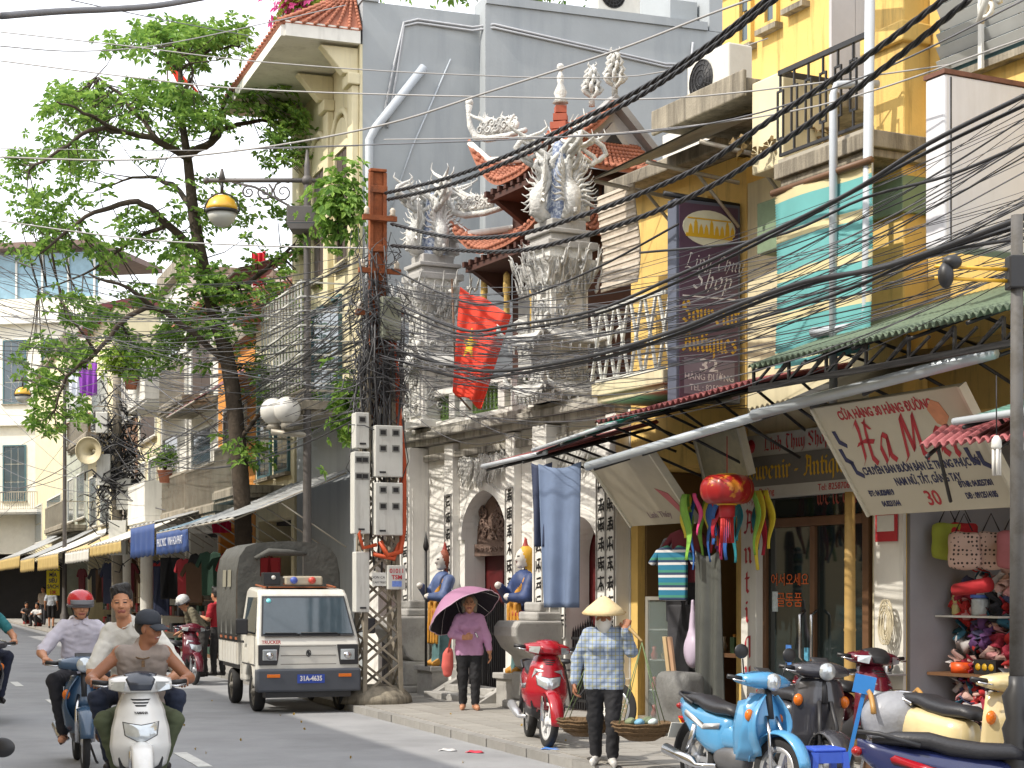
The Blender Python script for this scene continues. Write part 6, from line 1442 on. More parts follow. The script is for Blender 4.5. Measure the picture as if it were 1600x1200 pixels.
# ================================================================== vehicles
m_tyre = mat('tyre_rubber', (38, 38, 39), .85, var=.15, vs=20); m_chrome = mat('chrome', (206, 206, 208), .18, metal=1, var=.05); m_rim = mat('silver_rim', (188, 190, 194), .35, metal=.6, var=.06)
m_blackpl = mat('black_plastic', (42, 42, 45), .5, var=.1); m_seat = mat('black_vinyl', (40, 40, 44), .45, var=.1, bump=.15, bs=60)
m_lens = mat('headlamp_lens', (196, 202, 206), .08, var=.12, vs=18, metal=.5); m_amber = mat('amber_lens', (216, 112, 30), .2, var=.08); m_redlens = mat('red_lens', (150, 24, 24), .2, var=.05)
def wheel(parent, name, c, Rr, w_, spokes=5, ax=(0, 1, 0), m_r=None, wire=False):
    hub = bpy.data.objects.new(name, None); COL.objects.link(hub); hub.parent = parent; hub.location = c
    if ax != (0, 1, 0): hub.rotation_euler = V((0, 1, 0)).rotation_difference(V(ax)).to_euler()
    t = MB(); h = w_/2; a = (0, 1, 0)
    t.lathe([(Rr*.72, -h*.7), (Rr*.86, -h), (Rr*.96, -h*.75), (Rr, -h*.3), (Rr, h*.3), (Rr*.96, h*.75), (Rr*.86, h), (Rr*.72, h*.7), (Rr*.72, -h*.7)], 30, ax=a, cap=False); t.build('tyre', m_tyre, hub)
    r_ = MB(); r_.lathe([(Rr*.6, -h*.55), (Rr*.745, -h*.72), (Rr*.745, h*.72), (Rr*.6, h*.55), (Rr*.66, 0), (Rr*.6, -h*.55)], 30, ax=a, cap=False)
    r_.lathe([(.02, -h*1.2), (Rr*.2, -h*.8), (Rr*.2, h*.8), (.02, h*1.2)], 14, ax=a)
    n = 18 if wire else spokes
    for k in range(n):
        th = 2*math.pi*k/n; d = V((math.cos(th), 0, math.sin(th)))
        if wire: r_.tube([d*Rr*.1 + V((0, h*.5*(-1)**k, 0)), d*Rr*.66], .003, 4)
        else: r_.beam(d*Rr*.15, d*Rr*.66, Rr*.17, h*.8, up=(0, 1, 0))
    r_.build('rim', m_r or m_rim, hub)
    return hub
# ------------------------------------------------------------------ light truck
def make_truck():
    mw = mat('truck_white', (204, 202, 194), .35, var=.05, vs=2, coat=.3, dirt=.4, dcol=(150, 136, 110), ds=2.2, dlo=.5, dhi=.75)
    mgl = mat('windscreen', (58, 70, 78), .05, var=.25, vs=1.5, spec=.9); mbp = mat('bumper_grey', (70, 74, 82), .55, var=.1); mt = mat('olive_tarp', (76, 76, 72), .75, var=.16, vs=2.5, bump=1.0, bs=7, dirt=.3, dcol=(60, 60, 56))
    f = V((.319, -.948, 0)); q = at(402, 920, 24.3); T = thing('light_truck', 'small white truck with canvas cover parked at the kerb', 'truck', (q.x + .948*.6, q.y + .319*.6, 0), math.atan2(f.y, f.x))
    hw = lambda z: .72 if z < 1.02 else .72 - .1*(z - 1.02)/.7
    prof = [(.28, .36), (.6, .36), (.63, .6), (.62, .95), (.575, 1.04), (.25, 1.64), (.14, 1.71), (-.55, 1.745), (-.7, 1.71), (-.74, 1.1), (-.75, .4), (-.3, .4), (-.3, .5), (-.2, .63), (.0, .67), (.2, .6), (.28, .46)]
    c = MB(); k = len(prof); c.add([(x, -hw(z), z) for x, z in prof] + [(x, hw(z), z) for x, z in prof], [tuple(reversed(range(k))), tuple(range(k, 2*k))] + [(i, (i+1) % k, k + (i+1) % k, k + i) for i in range(k)])
    c.build('cab', mw, T, bevel=.035)
    def quad(name, pts, m, th=.006, par=T):
        a = MB(); n_ = (V(pts[1]) - V(pts[0])).cross(V(pts[2]) - V(pts[0])).normalized()*th; a.add([V(p) + n_ for p in pts] + [V(p) for p in pts], [(0, 1, 2, 3), (7, 6, 5, 4)] + [(i, i + 4, (i+1) % 4 + 4, (i+1) % 4) for i in range(4)]); return a.build(name, m, par, bevel=.0)
    def ws(u, y): return (.587 + (.262 - .587)*u, y, 1.06 + (1.61 - 1.06)*u)
    def lift(p, d=.012): return V(p) + V((.87, 0, .49))*d
    rim = quad('windscreen_seal', [lift(ws(.0, -.655)), lift(ws(0, .655)), lift(ws(1, .585)), lift(ws(1, -.585))], m_blackpl)
    wg = quad('windscreen', [lift(ws(.05, -.63), .02), lift(ws(.05, .63), .02), lift(ws(.95, .565), .02), lift(ws(.95, -.565), .02)], mgl)
    s_ = MB(); s_.lathe([(.035, 0), (.035, .004)], 14, lift(ws(.87, -.5), .028), (.87, 0, .49)); s_.build('round_sticker', mat('cyan_sticker', (120, 206, 214), .5), wg)
    for (y0, y1, u) in ((-.6, -.12, .03), (-.1, .45, .03)):
        w2 = MB(); w2.tube([lift(ws(.01, y1), .03), lift(ws(.02 + u, y1 - .05), .04), lift(ws(.06, y0), .04)], .008, 5); w2.build('wiper', m_blk, T)
    for s in (-1, 1):
        pts = [(.5, s*(hw(1.1) + .004), 1.1), (-.5, s*(hw(1.1) + .004), 1.1), (-.5, s*(hw(1.62) + .004), 1.6), (.22, s*(hw(1.62) + .004), 1.6)]
        quad('side_window', pts if s > 0 else pts[::-1], mgl, .005)
        d = MB(); d.box(-.56, .44, s*.722 - .003, s*.722 + .003, .66, .675); d.box(-.57, -.56, s*.722 - .003, s*.722 + .003, .5, 1.08); d.box(.44, .45, s*.722 - .003, s*.722 + .003, .68, 1.08); D = d.build('door_seam', m_blackpl, T)
        d = MB(); d.box(-.5, -.36, s*.735 - .012, s*.735 + .012, .95, .985); d.build('door_handle', m_blackpl, T, bevel=.005)
        m_ = MB(); m_.tube([(.42, s*.71, 1.1), (.47, s*.86, 1.14)], .012, 6); m_.build('mirror_arm', m_blk, T); m_ = MB(); m_.cbox((.47, s*.9, 1.2), (.06, .17, .22)); m_.build('mirror', m_blk, T, bevel=.02)
        # lamp cluster
        h = MB(); y0, y1 = (.4, .7) if s > 0 else (-.7, -.4); h.prism([(y0 + (.04 if s > 0 else 0), .67), (y1 - (.04 if s < 0 else 0), .67), (y1, .95), (y0, .95)], .612, .652, 'x'); H = h.build('headlight_bezel', m_blackpl, T, bevel=.012)
        l_ = MB(); l_.box(.653, .668, s*.545 - .1, s*.545 + .1, .735, .885); l_.build('headlight', m_lens, H, bevel=.02)
        l_ = MB(); l_.ell((.668, s*.545, .8), (.02, .055, .05), 10, 8); l_.build('reflector', m_chrome, H)
        fg = MB(); fg.box(.692, .7, s*.5 - .09, s*.5 + .09, .5, .545); fg.build('indicator', m_amber, T, bevel=.004)
    for z in (.68, .8, .93): g_ = MB(); g_.box(.622, .6285, -.39, .39, z - .005, z + .005); g_.build('panel_groove', mat('groove_grey', (120, 118, 112), .6), T)
    e = MB(); e.tube([(.633 + 0*a, .03*math.cos(a), .83 + .045*math.sin(a)) for a in np.linspace(0, 2*math.pi, 13)[:-1]], .006, 5, closed=True)
    e.add([(.634, -.03, .85), (.634, .0, .87), (.634, .03, .81), (.634, 0, .79)], [(3, 2, 1, 0)]); e.build('emblem', m_iron, T)
    lettering(T, 'TRUCKER', .06, m_redl, Matrix.Translation((.633, -.52, .985)) @ Matrix.Rotation(R(90), 4, 'Z') @ STAND, extrude=.001, bold=.002)
    b = MB(); b.box(.5, .69, -.73, .73, .3, .62); b.build('bumper', mbp, T, bevel=.03)
    b = MB(); b.box(.4, .62, -.6, .6, .22, .3); b.build('valance', m_blk, T)
    p = MB(); p.box(.692, .7, -.17, .21, .42, .54); P = p.build('number_plate', mat('plate_blue', (40, 70, 160), .4), T)
    lettering(P, '31A-4635', .095, m_wht, Matrix.Translation((.702, .02, .482)) @ Matrix.Rotation(R(90), 4, 'Z') @ STAND, extrude=.001, bold=.003, xs=.82)
    for s in (-1, 1): r_ = MB(); r_.tube([(.1, s*.5, 1.74), (-.55, s*.52, 1.775)], .015, 6); r_.build('roof_rail', m_rust, T)
    rr = MB(); rr.box(-.5, .1, -.45, .45, 1.735, 1.752); rr.build('rusty_roof_patch', m_rust, T)
    lb = MB(); lb.box(-.12, .08, -.22, .32, 1.77, 1.9); LB = lb.build('light_bar', mat('clear_plastic_bar', (172, 162, 142), .25, var=.12), T, bevel=.025)
    for (y, m_) in ((-.1, mat('beacon_blue', (70, 90, 170), .3)), (.16, mat('beacon_red', (190, 70, 60), .3))): k2 = MB(); k2.lathe([(.05, 0), (.05, .05), (.02, .07)], 12, (.081, y, 1.84), (1, 0, 0)); k2.build('beacon', m_, LB)
    sp = MB(); sp.box(-.15, .05, -.52, -.28, 1.77, 1.95); SP = sp.build('loudspeaker', m_blk, T, bevel=.01); k2 = MB(); k2.lathe([(.03, 0), (.03, .01)], 12, (.051, -.38, 1.88), (1, 0, 0)); k2.build('speaker_dome', m_globe, SP)
    # load bed
    ch = MB(); ch.box(-2.5, .3, -.3, .3, .38, .52); ch.box(-2.5, -.78, -.68, .68, .55, .62); ch.build('chassis', m_blk, T)
    for s in (-1, 1):
        sb = MB(); sb.box(-2.5, -.8, s*.72 - .02, s*.72 + .02, .62, .98); S = sb.build('side_board', mw, T, bevel=.008)
        for k2 in range(7): r_ = MB(); r_.box(-2.45 + k2*.26, -2.42 + k2*.26, s*.742 - .006, s*.742 + .006, .64, .96); r_.build('stiffener', mw, S)
        r_ = MB(); r_.box(-2.52, -.79, s*.72 - .03, s*.72 + .03, .98, 1.02); r_.build('rail_cap', m_rust, S)
    tb = MB(); tb.box(-2.54, -2.5, -.74, .74, .62, .98); tb.build('tailboard', mw, T)
    # canvas cover on hoops, open at the back
    def sec(x, bulge=0):
        pts = []
        for (y, z) in [(-.75, .95), (-.76 - bulge, 1.4), (-.75 - bulge, 1.95), (-.72, 2.18), (-.62, 2.33), (-.45, 2.39), (0, 2.42 - .02*bulge), (.45, 2.39), (.62, 2.33), (.72, 2.18), (.75 + bulge, 1.95), (.76 + bulge, 1.4), (.75, .95)]: pts.append(V((x, y, z)))
        return pts
    cv = MB(); xs = [-.79, -1.0, -1.22, -1.45, -1.68, -1.9, -2.12, -2.35, -2.55]; secs = [sec(x, -.02 if i % 2 else .015) for i, x in enumerate(xs)]
    cv.grid(lambda u, v: secs[round(v*(len(xs)-1))][round(u*12)], 12, len(xs) - 1, thick=.008); CV = cv.build('canvas_cover', mt, T)
    fr = MB(); out = sec(-.785); op = [(-.42, 1.9), (-.42, 2.18), (.22, 2.2), (.22, 1.9)]
    fr.add([out[0], out[12], (-.785, .75, 1.9), (-.785, -.75, 1.9)], [(0, 1, 2, 3)]); fr.add([(-.785, -.75, 1.9), (-.785, -.42, 1.9), (-.785, -.42, 2.2), out[4], out[3]], [(0, 1, 2, 3, 4)]); fr.add([(-.785, .22, 1.9), (-.785, .75, 1.9), out[9], out[8], (-.785, .22, 2.2)], [(0, 1, 2, 3, 4)]); fr.add([(-.785, -.42, 2.2), (-.785, .22, 2.2), out[8], out[7], out[6], out[5], out[4]], [(0, 1, 2, 3, 4, 5, 6)])
    fr.build('canvas_front', mt, T)
    rl = MB(); rl.tube([(-.74, -.5, 2.16), (-.72, -.3, 2.26), (-.73, 0, 2.25), (-.74, .26, 2.23)], [.03, .05, .045, .02], 8); rl.build('rolled_flap', mt, T)
    for (x0, x1) in ((-1.5, -1.2), (-1.95, -1.65)): wn = MB(); wn.add([(x0, -.775, 1.75), (x1, -.775, 1.75), (x1, -.77, 2.0), (x0, -.77, 2.0)], [(0, 1, 2, 3)]); wn.build('plastic_window', mat('milky_plastic', (132, 130, 116), .4), CV)
    for x in (0, -1.84):
        for s in (-1, 1): wheel(T, 'wheel', (x, s*.6, .27), .27, .155, 8, m_r=mat('dirty_steel_rim', (120, 116, 108), .6, metal=.3, var=.2))
    return T
truck = make_truck()

# ------------------------------------------------------------------ scooters
def shell(fn_w, fn_x, z0, z1, th=.015, curve=.14, nu=14, nv=14, pw=2.2):
    m_ = MB(); m_.grid(lambda u, v: ((fn_x(z0 + (z1 - z0)*v)) - curve*abs(2*u - 1)**pw, (1 - 2*u)*fn_w(z0 + (z1 - z0)*v), z0 + (z1 - z0)*v), nu, nv, thick=-th); return m_
def lerp_tab(tab):
    def f(z):
        if z <= tab[0][0]: return tab[0][1]
        for (a, va), (b, vb) in zip(tab, tab[1:]):
            if z <= b: s = (z - a)/(b - a); s = s*s*(3 - 2*s)*.6 + s*.4; return va + (vb - va)*s
        return tab[-1][1]
    return f
def ring(x, y, z, ry, rz_, n=14, p=2.6): # superellipse ring across the machine
    out = []
    for k in range(n):
        a = 2*math.pi*k/n; c, s = math.cos(a), math.sin(a); out.append(V((x, y + ry*math.copysign(abs(c)**(2/p), c), z + rz_*math.copysign(abs(s)**(2/p), s))))
    return out
def scooter(label, loc, heading, paint, style='mio', seatm=m_seat, visor=None, rimm=None, mirrors=False, steer=0., lean=0., brand=None, second=None, group='motor scooters'):
    S = thing('scooter' if style != 'cub' else 'motorbike', label, 'scooter' if style != 'cub' else 'motorbike', loc, math.atan2(heading[1], heading[0]), group)
    S.rotation_euler.x = R(lean)
    Rr, ww = (.27, .085) if style == 'mio' else ((.225, .095) if style == 'vespa' else (.285, .07)); fx, rx = (.64, -.6)
    st = bpy.data.objects.new('steering', None); COL.objects.link(st); st.parent = S; st.location = (.47, 0, 0); st.rotation_euler = (0, 0, R(steer)); so = V((.47, 0, 0))
    def stb(mb, name, m, **k): mb.xf(Matrix.Translation(-so)); return mb.build(name, m, st, **k)
    wheel(st, 'front_wheel', V((fx, 0, Rr)) - so, Rr, ww, 5, m_r=rimm); wheel(S, 'rear_wheel', (rx, 0, Rr), Rr, ww*1.15, 5, m_r=rimm)
    for s in (-1, 1):
        k = MB(); k.tube([(fx, s*.075, Rr), (fx - .06, s*.075, Rr + .3), (.5, s*.05, .72)], .018, 8); stb(k, 'fork_leg', m_chrome if style != 'vespa' else m_blackpl)
    k = MB(); a0, a1 = (R(-5), R(165)) if style != 'cub' else (R(10), R(170))
    k.grid(lambda u, v: (fx + (Rr + .045 - .03*abs(2*u-1)**2)*math.cos(a0 + (a1-a0)*v), (1-2*u)*(.075 if style != 'vespa' else .1)*(1 - .3*abs(2*v-1)**2), Rr + (Rr + .045 - .03*abs(2*u-1)**2)*math.sin(a0 + (a1-a0)*v)), 8, 18, thick=.012); stb(k, 'front_fender', paint)
    # handlebar, grips, levers, cowl
    hz = 1.0 if style != 'vespa' else .96
    k = MB(); k.tube([(.33, .34, hz + .02), (.38, .2, hz + .01), (.42, 0, hz), (.38, -.2, hz + .01), (.33, -.34, hz + .02)], .012, 8); k.tube([(.5, 0, .7), (.42, 0, hz)], .03, 8); stb(k, 'handlebar', m_blackpl)
    for s in (-1, 1):
        k = MB(); k.tube([(.37, s*.23, hz + .012), (.33, s*.345, hz + .02)], .019, 8); stb(k, 'grip', m_blk); k = MB(); k.tube([(.41, s*.2, hz), (.44, s*.26, hz - .01), (.39, s*.34, hz + .0)], .007, 5); stb(k, 'brake_lever', m_chrome)
        if mirrors:
            k = MB(); k.tube([(.37, s*.2, hz + .02), (.38, s*.24, hz + .17)], .007, 5); k.ell((.38, s*.26, hz + .23), (.02, .075, .06), 12, 8); stb(k, 'mirror', m_blk)
    cw = MB(); cw.loft([[V((.43 + dx - .05*abs(y/.21)**2, y, hz + dz*(1 - .45*abs(y/.23)**2))) for dx, dz in ((-.1, .045), (-.04, .085), (.03, .07), (.085, .02), (.075, -.04), (.0, -.065), (-.09, -.03))] for y in np.linspace(-.23, .23, 13)]); stb(cw, 'handlebar_cowl', paint)
    if style == 'mio':
        v_ = MB(); v_.grid(lambda u, v: (.532 - .125*max(0, (v - .4)/.6)**1.5 - .022*abs(2*u-1)**2, (1-2*u)*(.075 + .05*v), hz - .038 + .142*v - .022*abs(2*u-1)**2*v), 12, 10, thick=-.008); stb(v_, 'visor', visor or m_blackpl)
        for s in (-1, 1): k = MB(); k.add([(.523, s*.11, hz + .03), (.515, s*.125, hz - .045), (.47, s*.215, hz - .03), (.455, s*.215, hz + .025)], [(0, 1, 2, 3)] if s < 0 else [(3, 2, 1, 0)]); k.add([(.515, s*.11, hz + .028), (.505, s*.125, hz - .043), (.46, s*.213, hz - .03), (.445, s*.213, hz + .025)], [(3, 2, 1, 0)] if s < 0 else [(0, 1, 2, 3)]); stb(k, 'indicator', m_lens)
    else:
        l_ = MB(); l_.lathe([(.0, .022), (.05, .015), (.072, 0), (.072, -.03)], 16, (.515, 0, hz), (1, 0, 0)); stb(l_, 'headlight', m_lens)
        v_ = MB(); v_.grid(lambda u, v: (.44 - .08*v - .02*abs(2*u-1)**2, (1-2*u)*.08, hz + .06 + .05*v), 6, 3, thick=-.006); stb(v_, 'visor', visor or m_blackpl)
    # leg shield
    if style == 'mio': wt = [(.3, .07), (.42, .2), (.55, .225), (.66, .215), (.8, .185), (.93, .135), (.95, .12)]; xt = [(.3, .5), (.42, .59), (.55, .63), (.66, .615), (.8, .56), (.93, .485), (.95, .47)]; zr = (.38, .95)
    elif style == 'vespa': wt = [(.28, .16), (.45, .22), (.7, .235), (.86, .2), (.9, .17)]; xt = [(.28, .4), (.45, .47), (.7, .5), (.9, .47)]; zr = (.3, .9)
    else: wt = [(.3, .1), (.42, .17), (.6, .2), (.78, .18), (.9, .11)]; xt = [(.3, .3), (.45, .44), (.65, .52), (.9, .46)]; zr = (.34, .9)
    fw, fxx = lerp_tab(wt), lerp_tab(xt)
    shell(fw, fxx, *zr, curve=.16 if style == 'mio' else .12, nu=18, nv=20).build('leg_shield', paint, S)
    if style == 'mio':   # dark wheel well, headlamp in the apron, slotted vent
        k = MB(); k.prism([(-.15, .38), (.15, .38), (.165, .46), (.12, .535), (0, .555), (-.12, .535), (-.165, .46)], .485, .52, 'x'); k.build('wheel_well', m_blk, S)
        def face(y, z, d=.006): return (fxx(z) - .16*abs(y/fw(z))**2.2 + d, y, z)
        def patch(name, outl, m, d0=.014, d1=.004, par=S):
            mm = MB(); n = len(outl); c0 = (sum(p[0] for p in outl)/n, sum(p[1] for p in outl)/n)
            vs = [face(*c0, d0)] + [face(c0[0] + (p[0]-c0[0])*.55, c0[1] + (p[1]-c0[1])*.55, d0) for p in outl] + [face(*p, d1) for p in outl]
            fs = [(0, 1 + i, 1 + (i+1) % n) for i in range(n)] + [(1 + i, 1 + n + i, 1 + n + (i+1) % n, 1 + (i+1) % n) for i in range(n)]
            mm.add(vs, fs, 0, True); return mm.build(name, m, par)
        def dens(o_, k=4): return [(a[0] + (b[0]-a[0])*i/k, a[1] + (b[1]-a[1])*i/k) for a, b in zip(o_, o_[1:] + o_[:1]) for i in range(k)]
        H = patch('headlight_surround', dens([(-.135, .735), (0, .715), (.135, .735), (.12, .635), (.03, .59), (-.03, .59), (-.12, .635)]), m_blackpl, .008, .003)
        patch('headlight', dens([(-.128, .728), (0, .709), (.128, .728), (.113, .638), (.03, .596), (-.03, .596), (-.113, .638)]), m_lens, .018, .0075, H)
        for (z, w_) in ((.895, .075), (.873, .062), (.853, .045)): patch('vent_slot', dens([(-w_, z + .005), (w_, z + .005), (w_*.8, z - .007), (-w_*.8, z - .007)], 3), m_blk, .006, .004)
        if second: 
            for s in (-1, 1): patch('trim_panel', dens([(s*.05, .78), (s*.14, .8), (s*.17, .7), (s*.14, .76)][::s]), second, .008, .003)
        if brand:
            for i, ch in enumerate(brand):
                y = -(i - (len(brand)-1)/2)*.017*-1; me = text_mesh(ch, .026, extrude=.0008, bold=.001); p_ = face(y, .8, .009); me.transform(Matrix.Translation(p_) @ Matrix.Rotation(R(90), 4, 'Z') @ STAND); me.materials.clear(); me.materials.append(m_ink); link('brand_lettering', me, S)
    for s in (-1, 1):
        if style != 'mio': k = MB(); z = .72; k.ell((fxx(z) - .07, s*fw(z)*.86, z), (.03, .04, .05), 10, 8); k.build('indicator', m_amber, S)
    # floor, inner panel, body, seat
    k = MB(); k.loft([ring(x, 0, z, w_, h) for x, z, w_, h in ((.46, .62, .1, .22), (.36, .55, .12, .22), (.3, .4, .13, .14), (.1, .33, .14, .06), (-.1, .35, .14, .08), (-.16, .45, .13, .16))] if style != 'cub' else [ring(x, 0, z, w_, h) for x, z, w_, h in ((.44, .72, .07, .16), (.3, .58, .07, .11), (.1, .5, .07, .09), (-.1, .52, .09, .12), (-.2, .55, .1, .14))]); k.build('floor_tunnel', m_blackpl if style != 'cub' else paint, S)
    if style == 'cub':
        for s in (-1, 1):
            k = MB(); k.grid(lambda u, v: (.5 - .42*v + .06*math.sin(math.pi*u), s*(.06 + .12*math.sin(math.pi*min(1, u*1.05))*(1 - .45*v)), .9 - .5*u - .08*v), 10, 8, thick=s*.012); k.build('side_cowl', paint, S)
        k = MB(); k.loft([ring(x, 0, z, w_, h) for x, z, w_, h in ((.2, .33, .06, .08), (.05, .33, .1, .11), (-.15, .33, .1, .1), (-.25, .34, .06, .06))]); k.build('engine', mat('engine_grey', (110, 110, 112), .5, metal=.5, var=.2), S)
    bw = .15 if style == 'mio' else (.17 if style == 'vespa' else .115)
    k = MB(); k.loft([ring(x, 0, z, w_, h, 18) for x, z, w_, h in ((-.02, .55, bw*.6, .12), (-.15, .52, bw*.9, .18), (-.35, .54, bw, .19), (-.6, .6, bw*.95, .15), (-.8, .68, bw*.7, .1), (-.93, .75, bw*.35, .05))]); k.build('rear_body', paint, S)
    if second:
        for s in (-1, 1): k = MB(); k.loft([[V((x, s*y0, z)) for x, z in ((a, b), (a - .02, b - .05), (a - .03, b - .02))] for a, b, y0 in ((-.1, .62, bw*.93), (-.35, .6, bw*1.03), (-.7, .7, bw*.9))]); k.build('side_stripe', second, S)
    k = MB(); sx = [(.06, .71, .07, .035), (-.02, .735, .11, .05), (-.2, .735, .13, .055), (-.38, .755, .13, .06), (-.5, .79, .125, .055), (-.7, .8, .11, .045), (-.84, .79, .06, .025)]
    k.loft([ring(x, 0, z, w_, h, 16) for x, z, w_, h in sx]); k.build('seat', seatm, S)
    k = MB(); k.tube([(-.55, .13, .76), (-.8, .12, .83), (-.92, .05, .84), (-.92, -.05, .84), (-.8, -.12, .83), (-.55, -.13, .76)], .014, 8); k.build('grab_rail', m_blackpl if style != 'vespa' else m_chrome, S)
    k = MB(); k.ell((-.93, 0, .72), (.04, .075, .035), 12, 8); k.build('tail_light', m_redlens, S)
    k = MB(); k.tube([(-.1, -.12, .26), (-.35, -.16, .24), (-.42, -.17, .27), (-.85, -.19, .34)], [.02, .022, .045, .05], 10); k.build('exhaust', m_chrome if style == 'cub' else m_rim, S)
    k = MB(); k.loft([ring(x, .1, z, .05, h) for x, z, h in ((-.1, .3, .07), (-.3, .28, .09), (-.6, .28, .08), (-.68, .28, .04))]); k.build('drive_case', mat('engine_grey', (110, 110, 112), .5, metal=.5, var=.2), S)
    k = MB(); k.grid(lambda u, v: (rx - (Rr + .06)*math.sin(R(10 + 75*v)), (1-2*u)*.06, Rr + (Rr + .06)*math.cos(R(10 + 75*v))), 4, 8, thick=.01); k.build('rear_fender', m_blk, S)
    k = MB(); k.cbox((-.98, 0, .5), (.01, .19, .14), rot3(0, 20, 0)); k.build('number_plate', m_frame, S)
    for s in (-1, 1): k = MB(); k.tube([(-.62, s*.11, Rr), (-.5, s*.115, .58)], .028, 8); k.build('shock_absorber', m_chrome if style == 'cub' else m_blackpl, S)
    k = MB(); k.tube([(-.15, .08, .24), (-.22, .16, .02), (-.15, .17, .01)], .012, 6); k.build('kick_stand', m_iron, S)
    return S
def paint(name, c, coat=.6, rough=.25, metal=0.): return mat('paint_' + name, c, rough, metal=metal, var=.03, coat=coat, dirt=.15, dcol=(90, 86, 80), ds=5, dlo=.55, dhi=.8)
pw, pr, pm, pb, pg, pc, pn = paint('pearl', (226, 226, 224)), paint('red', (158, 20, 36)), paint('maroon', (92, 20, 38)), paint('sky', (84, 150, 196)), paint('graphite', (58, 58, 64)), paint('cream', (208, 190, 144)), paint('navy', (34, 42, 84))
def ground_at(px, Y, z=0.): return V(((px - 800)/FPX*Y, Y, z))
white_sc = scooter('white pearl scooter ridden towards the camera', ground_at(222, 12.75) + V((-.16, .6, 0)), (.25, -.97), pw, 'mio', visor=mat('dark_visor', (48, 54, 66), .2, coat=.4), brand='YAMAHA', steer=0)
red_sc = scooter('glossy red scooter parked on the pavement by the temple', ground_at(861, 17.75, PZ) + V((-.14, .62, 0)), (.12, -.99), pr, 'mio', second=mat('silver_trim', (176, 178, 182), .3, metal=.5), rimm=mat('white_rim', (216, 216, 216), .4), steer=8, lean=-4, visor=pr)
maroon_sc = scooter('maroon scooter parked behind the riders near the clothes shop', ground_at(312, 31.0, 0) + V((-.5, .38, 0)), (.72, -.69), pm, 'mio', second=mat('silver_trim', (176, 178, 182), .3, metal=.5), steer=-18, lean=-3, visor=pm)
blue_mb = scooter('sky blue motorbike with black seat at the lower right', ground_at(1152, 13.3, PZ) + V((-.03, .1, 0)), (.4, -.92), pb, 'cub', mirrors=True, steer=10, lean=-5, second=mat('white_trim', (206, 206, 206), .4))
blue_mb.scale = (.93, .93, .93)
vespa_g = scooter('graphite grey scooter facing out between the shops', ground_at(1282, 14.0, PZ) + V((-.12, .45, 0)), (.2, -.98), pg, 'vespa', steer=6, lean=-4)
vespa_c = scooter('cream scooter with black seat parked by the clothes shop', ground_at(1512, 12.5, PZ), (.42, -.91), pc, 'vespa', steer=10, lean=-4)
navy_mb = scooter('navy motorbike with orange tail lamp cut by the bottom edge', ground_at(1585, 10.4, 0), (.97, -.24), pn, 'cub', steer=-25, lean=-5, second=pr)
mar2 = scooter('dark red scooter half hidden behind the grey scooter', ground_at(1336, 15.4, PZ) + V((.0, .5, 0)), (.35, -.94), pm, 'mio', second=MATS['silver_trim'], lean=-4)
rider_mb = scooter('dark blue motorbike of the rider in the red helmet', ground_at(128, 16.6) + V((-.06, .2, 0)), (.3, -.954), paint('steel_blue', (52, 78, 104)), 'cub')
edge_mb = scooter('dark motorbike just entering at the left edge', ground_at(-22, 22.5), (.35, -.94), pg, 'cub')
# mirror of another motorbike poking in at the lower left
mm = thing('motorbike_mirror', 'black motorbike mirror poking in at the lower left edge', 'mirror', at(3, 1168, 7.2), 0)
k = MB(); k.ell((0, 0, 0), (.055, .02, .042), 18, 12); k.build('mirror_shell', m_blk, mm); k = MB(); k.tube([(-.03, .01, -.02), (-.1, .02, -.12), (-.22, .05, -.3)], .008, 6); k.build('stem', m_blk, mm)
# bicycle half hidden behind the hawker
bc = thing('bicycle', 'old bicycle half hidden behind the woman in the conical hat', 'bicycle', ground_at(905, 19.6, PZ), R(-40))
wheel(bc, 'front_wheel', (.5, 0, .3), .3, .035, wire=True); wheel(bc, 'rear_wheel', (-.5, 0, .3), .3, .035, wire=True)
k = MB(); k.tube([(-.5, 0, .3), (-.1, 0, .28), (.3, 0, .75), (-.2, 0, .7), (-.1, 0, .28)], .016, 6); k.tube([(-.5, 0, .3), (-.2, 0, .7)], .01, 6); k.tube([(.5, 0, .3), (.33, 0, .85)], .014, 6); k.build('frame', m_iron, bc)
k = MB(); k.tube([(.2, .25, .92), (.3, .1, .9), (.33, 0, .86), (.3, -.1, .9), (.2, -.25, .92)], .012, 6); k.build('handlebar', m_chrome, bc); k = MB(); k.ell((-.24, 0, .8), (.13, .08, .035), 12, 6); k.tube([(-.2, 0, .7), (-.23, 0, .8)], .014, 6); k.build('saddle', m_seat, bc)
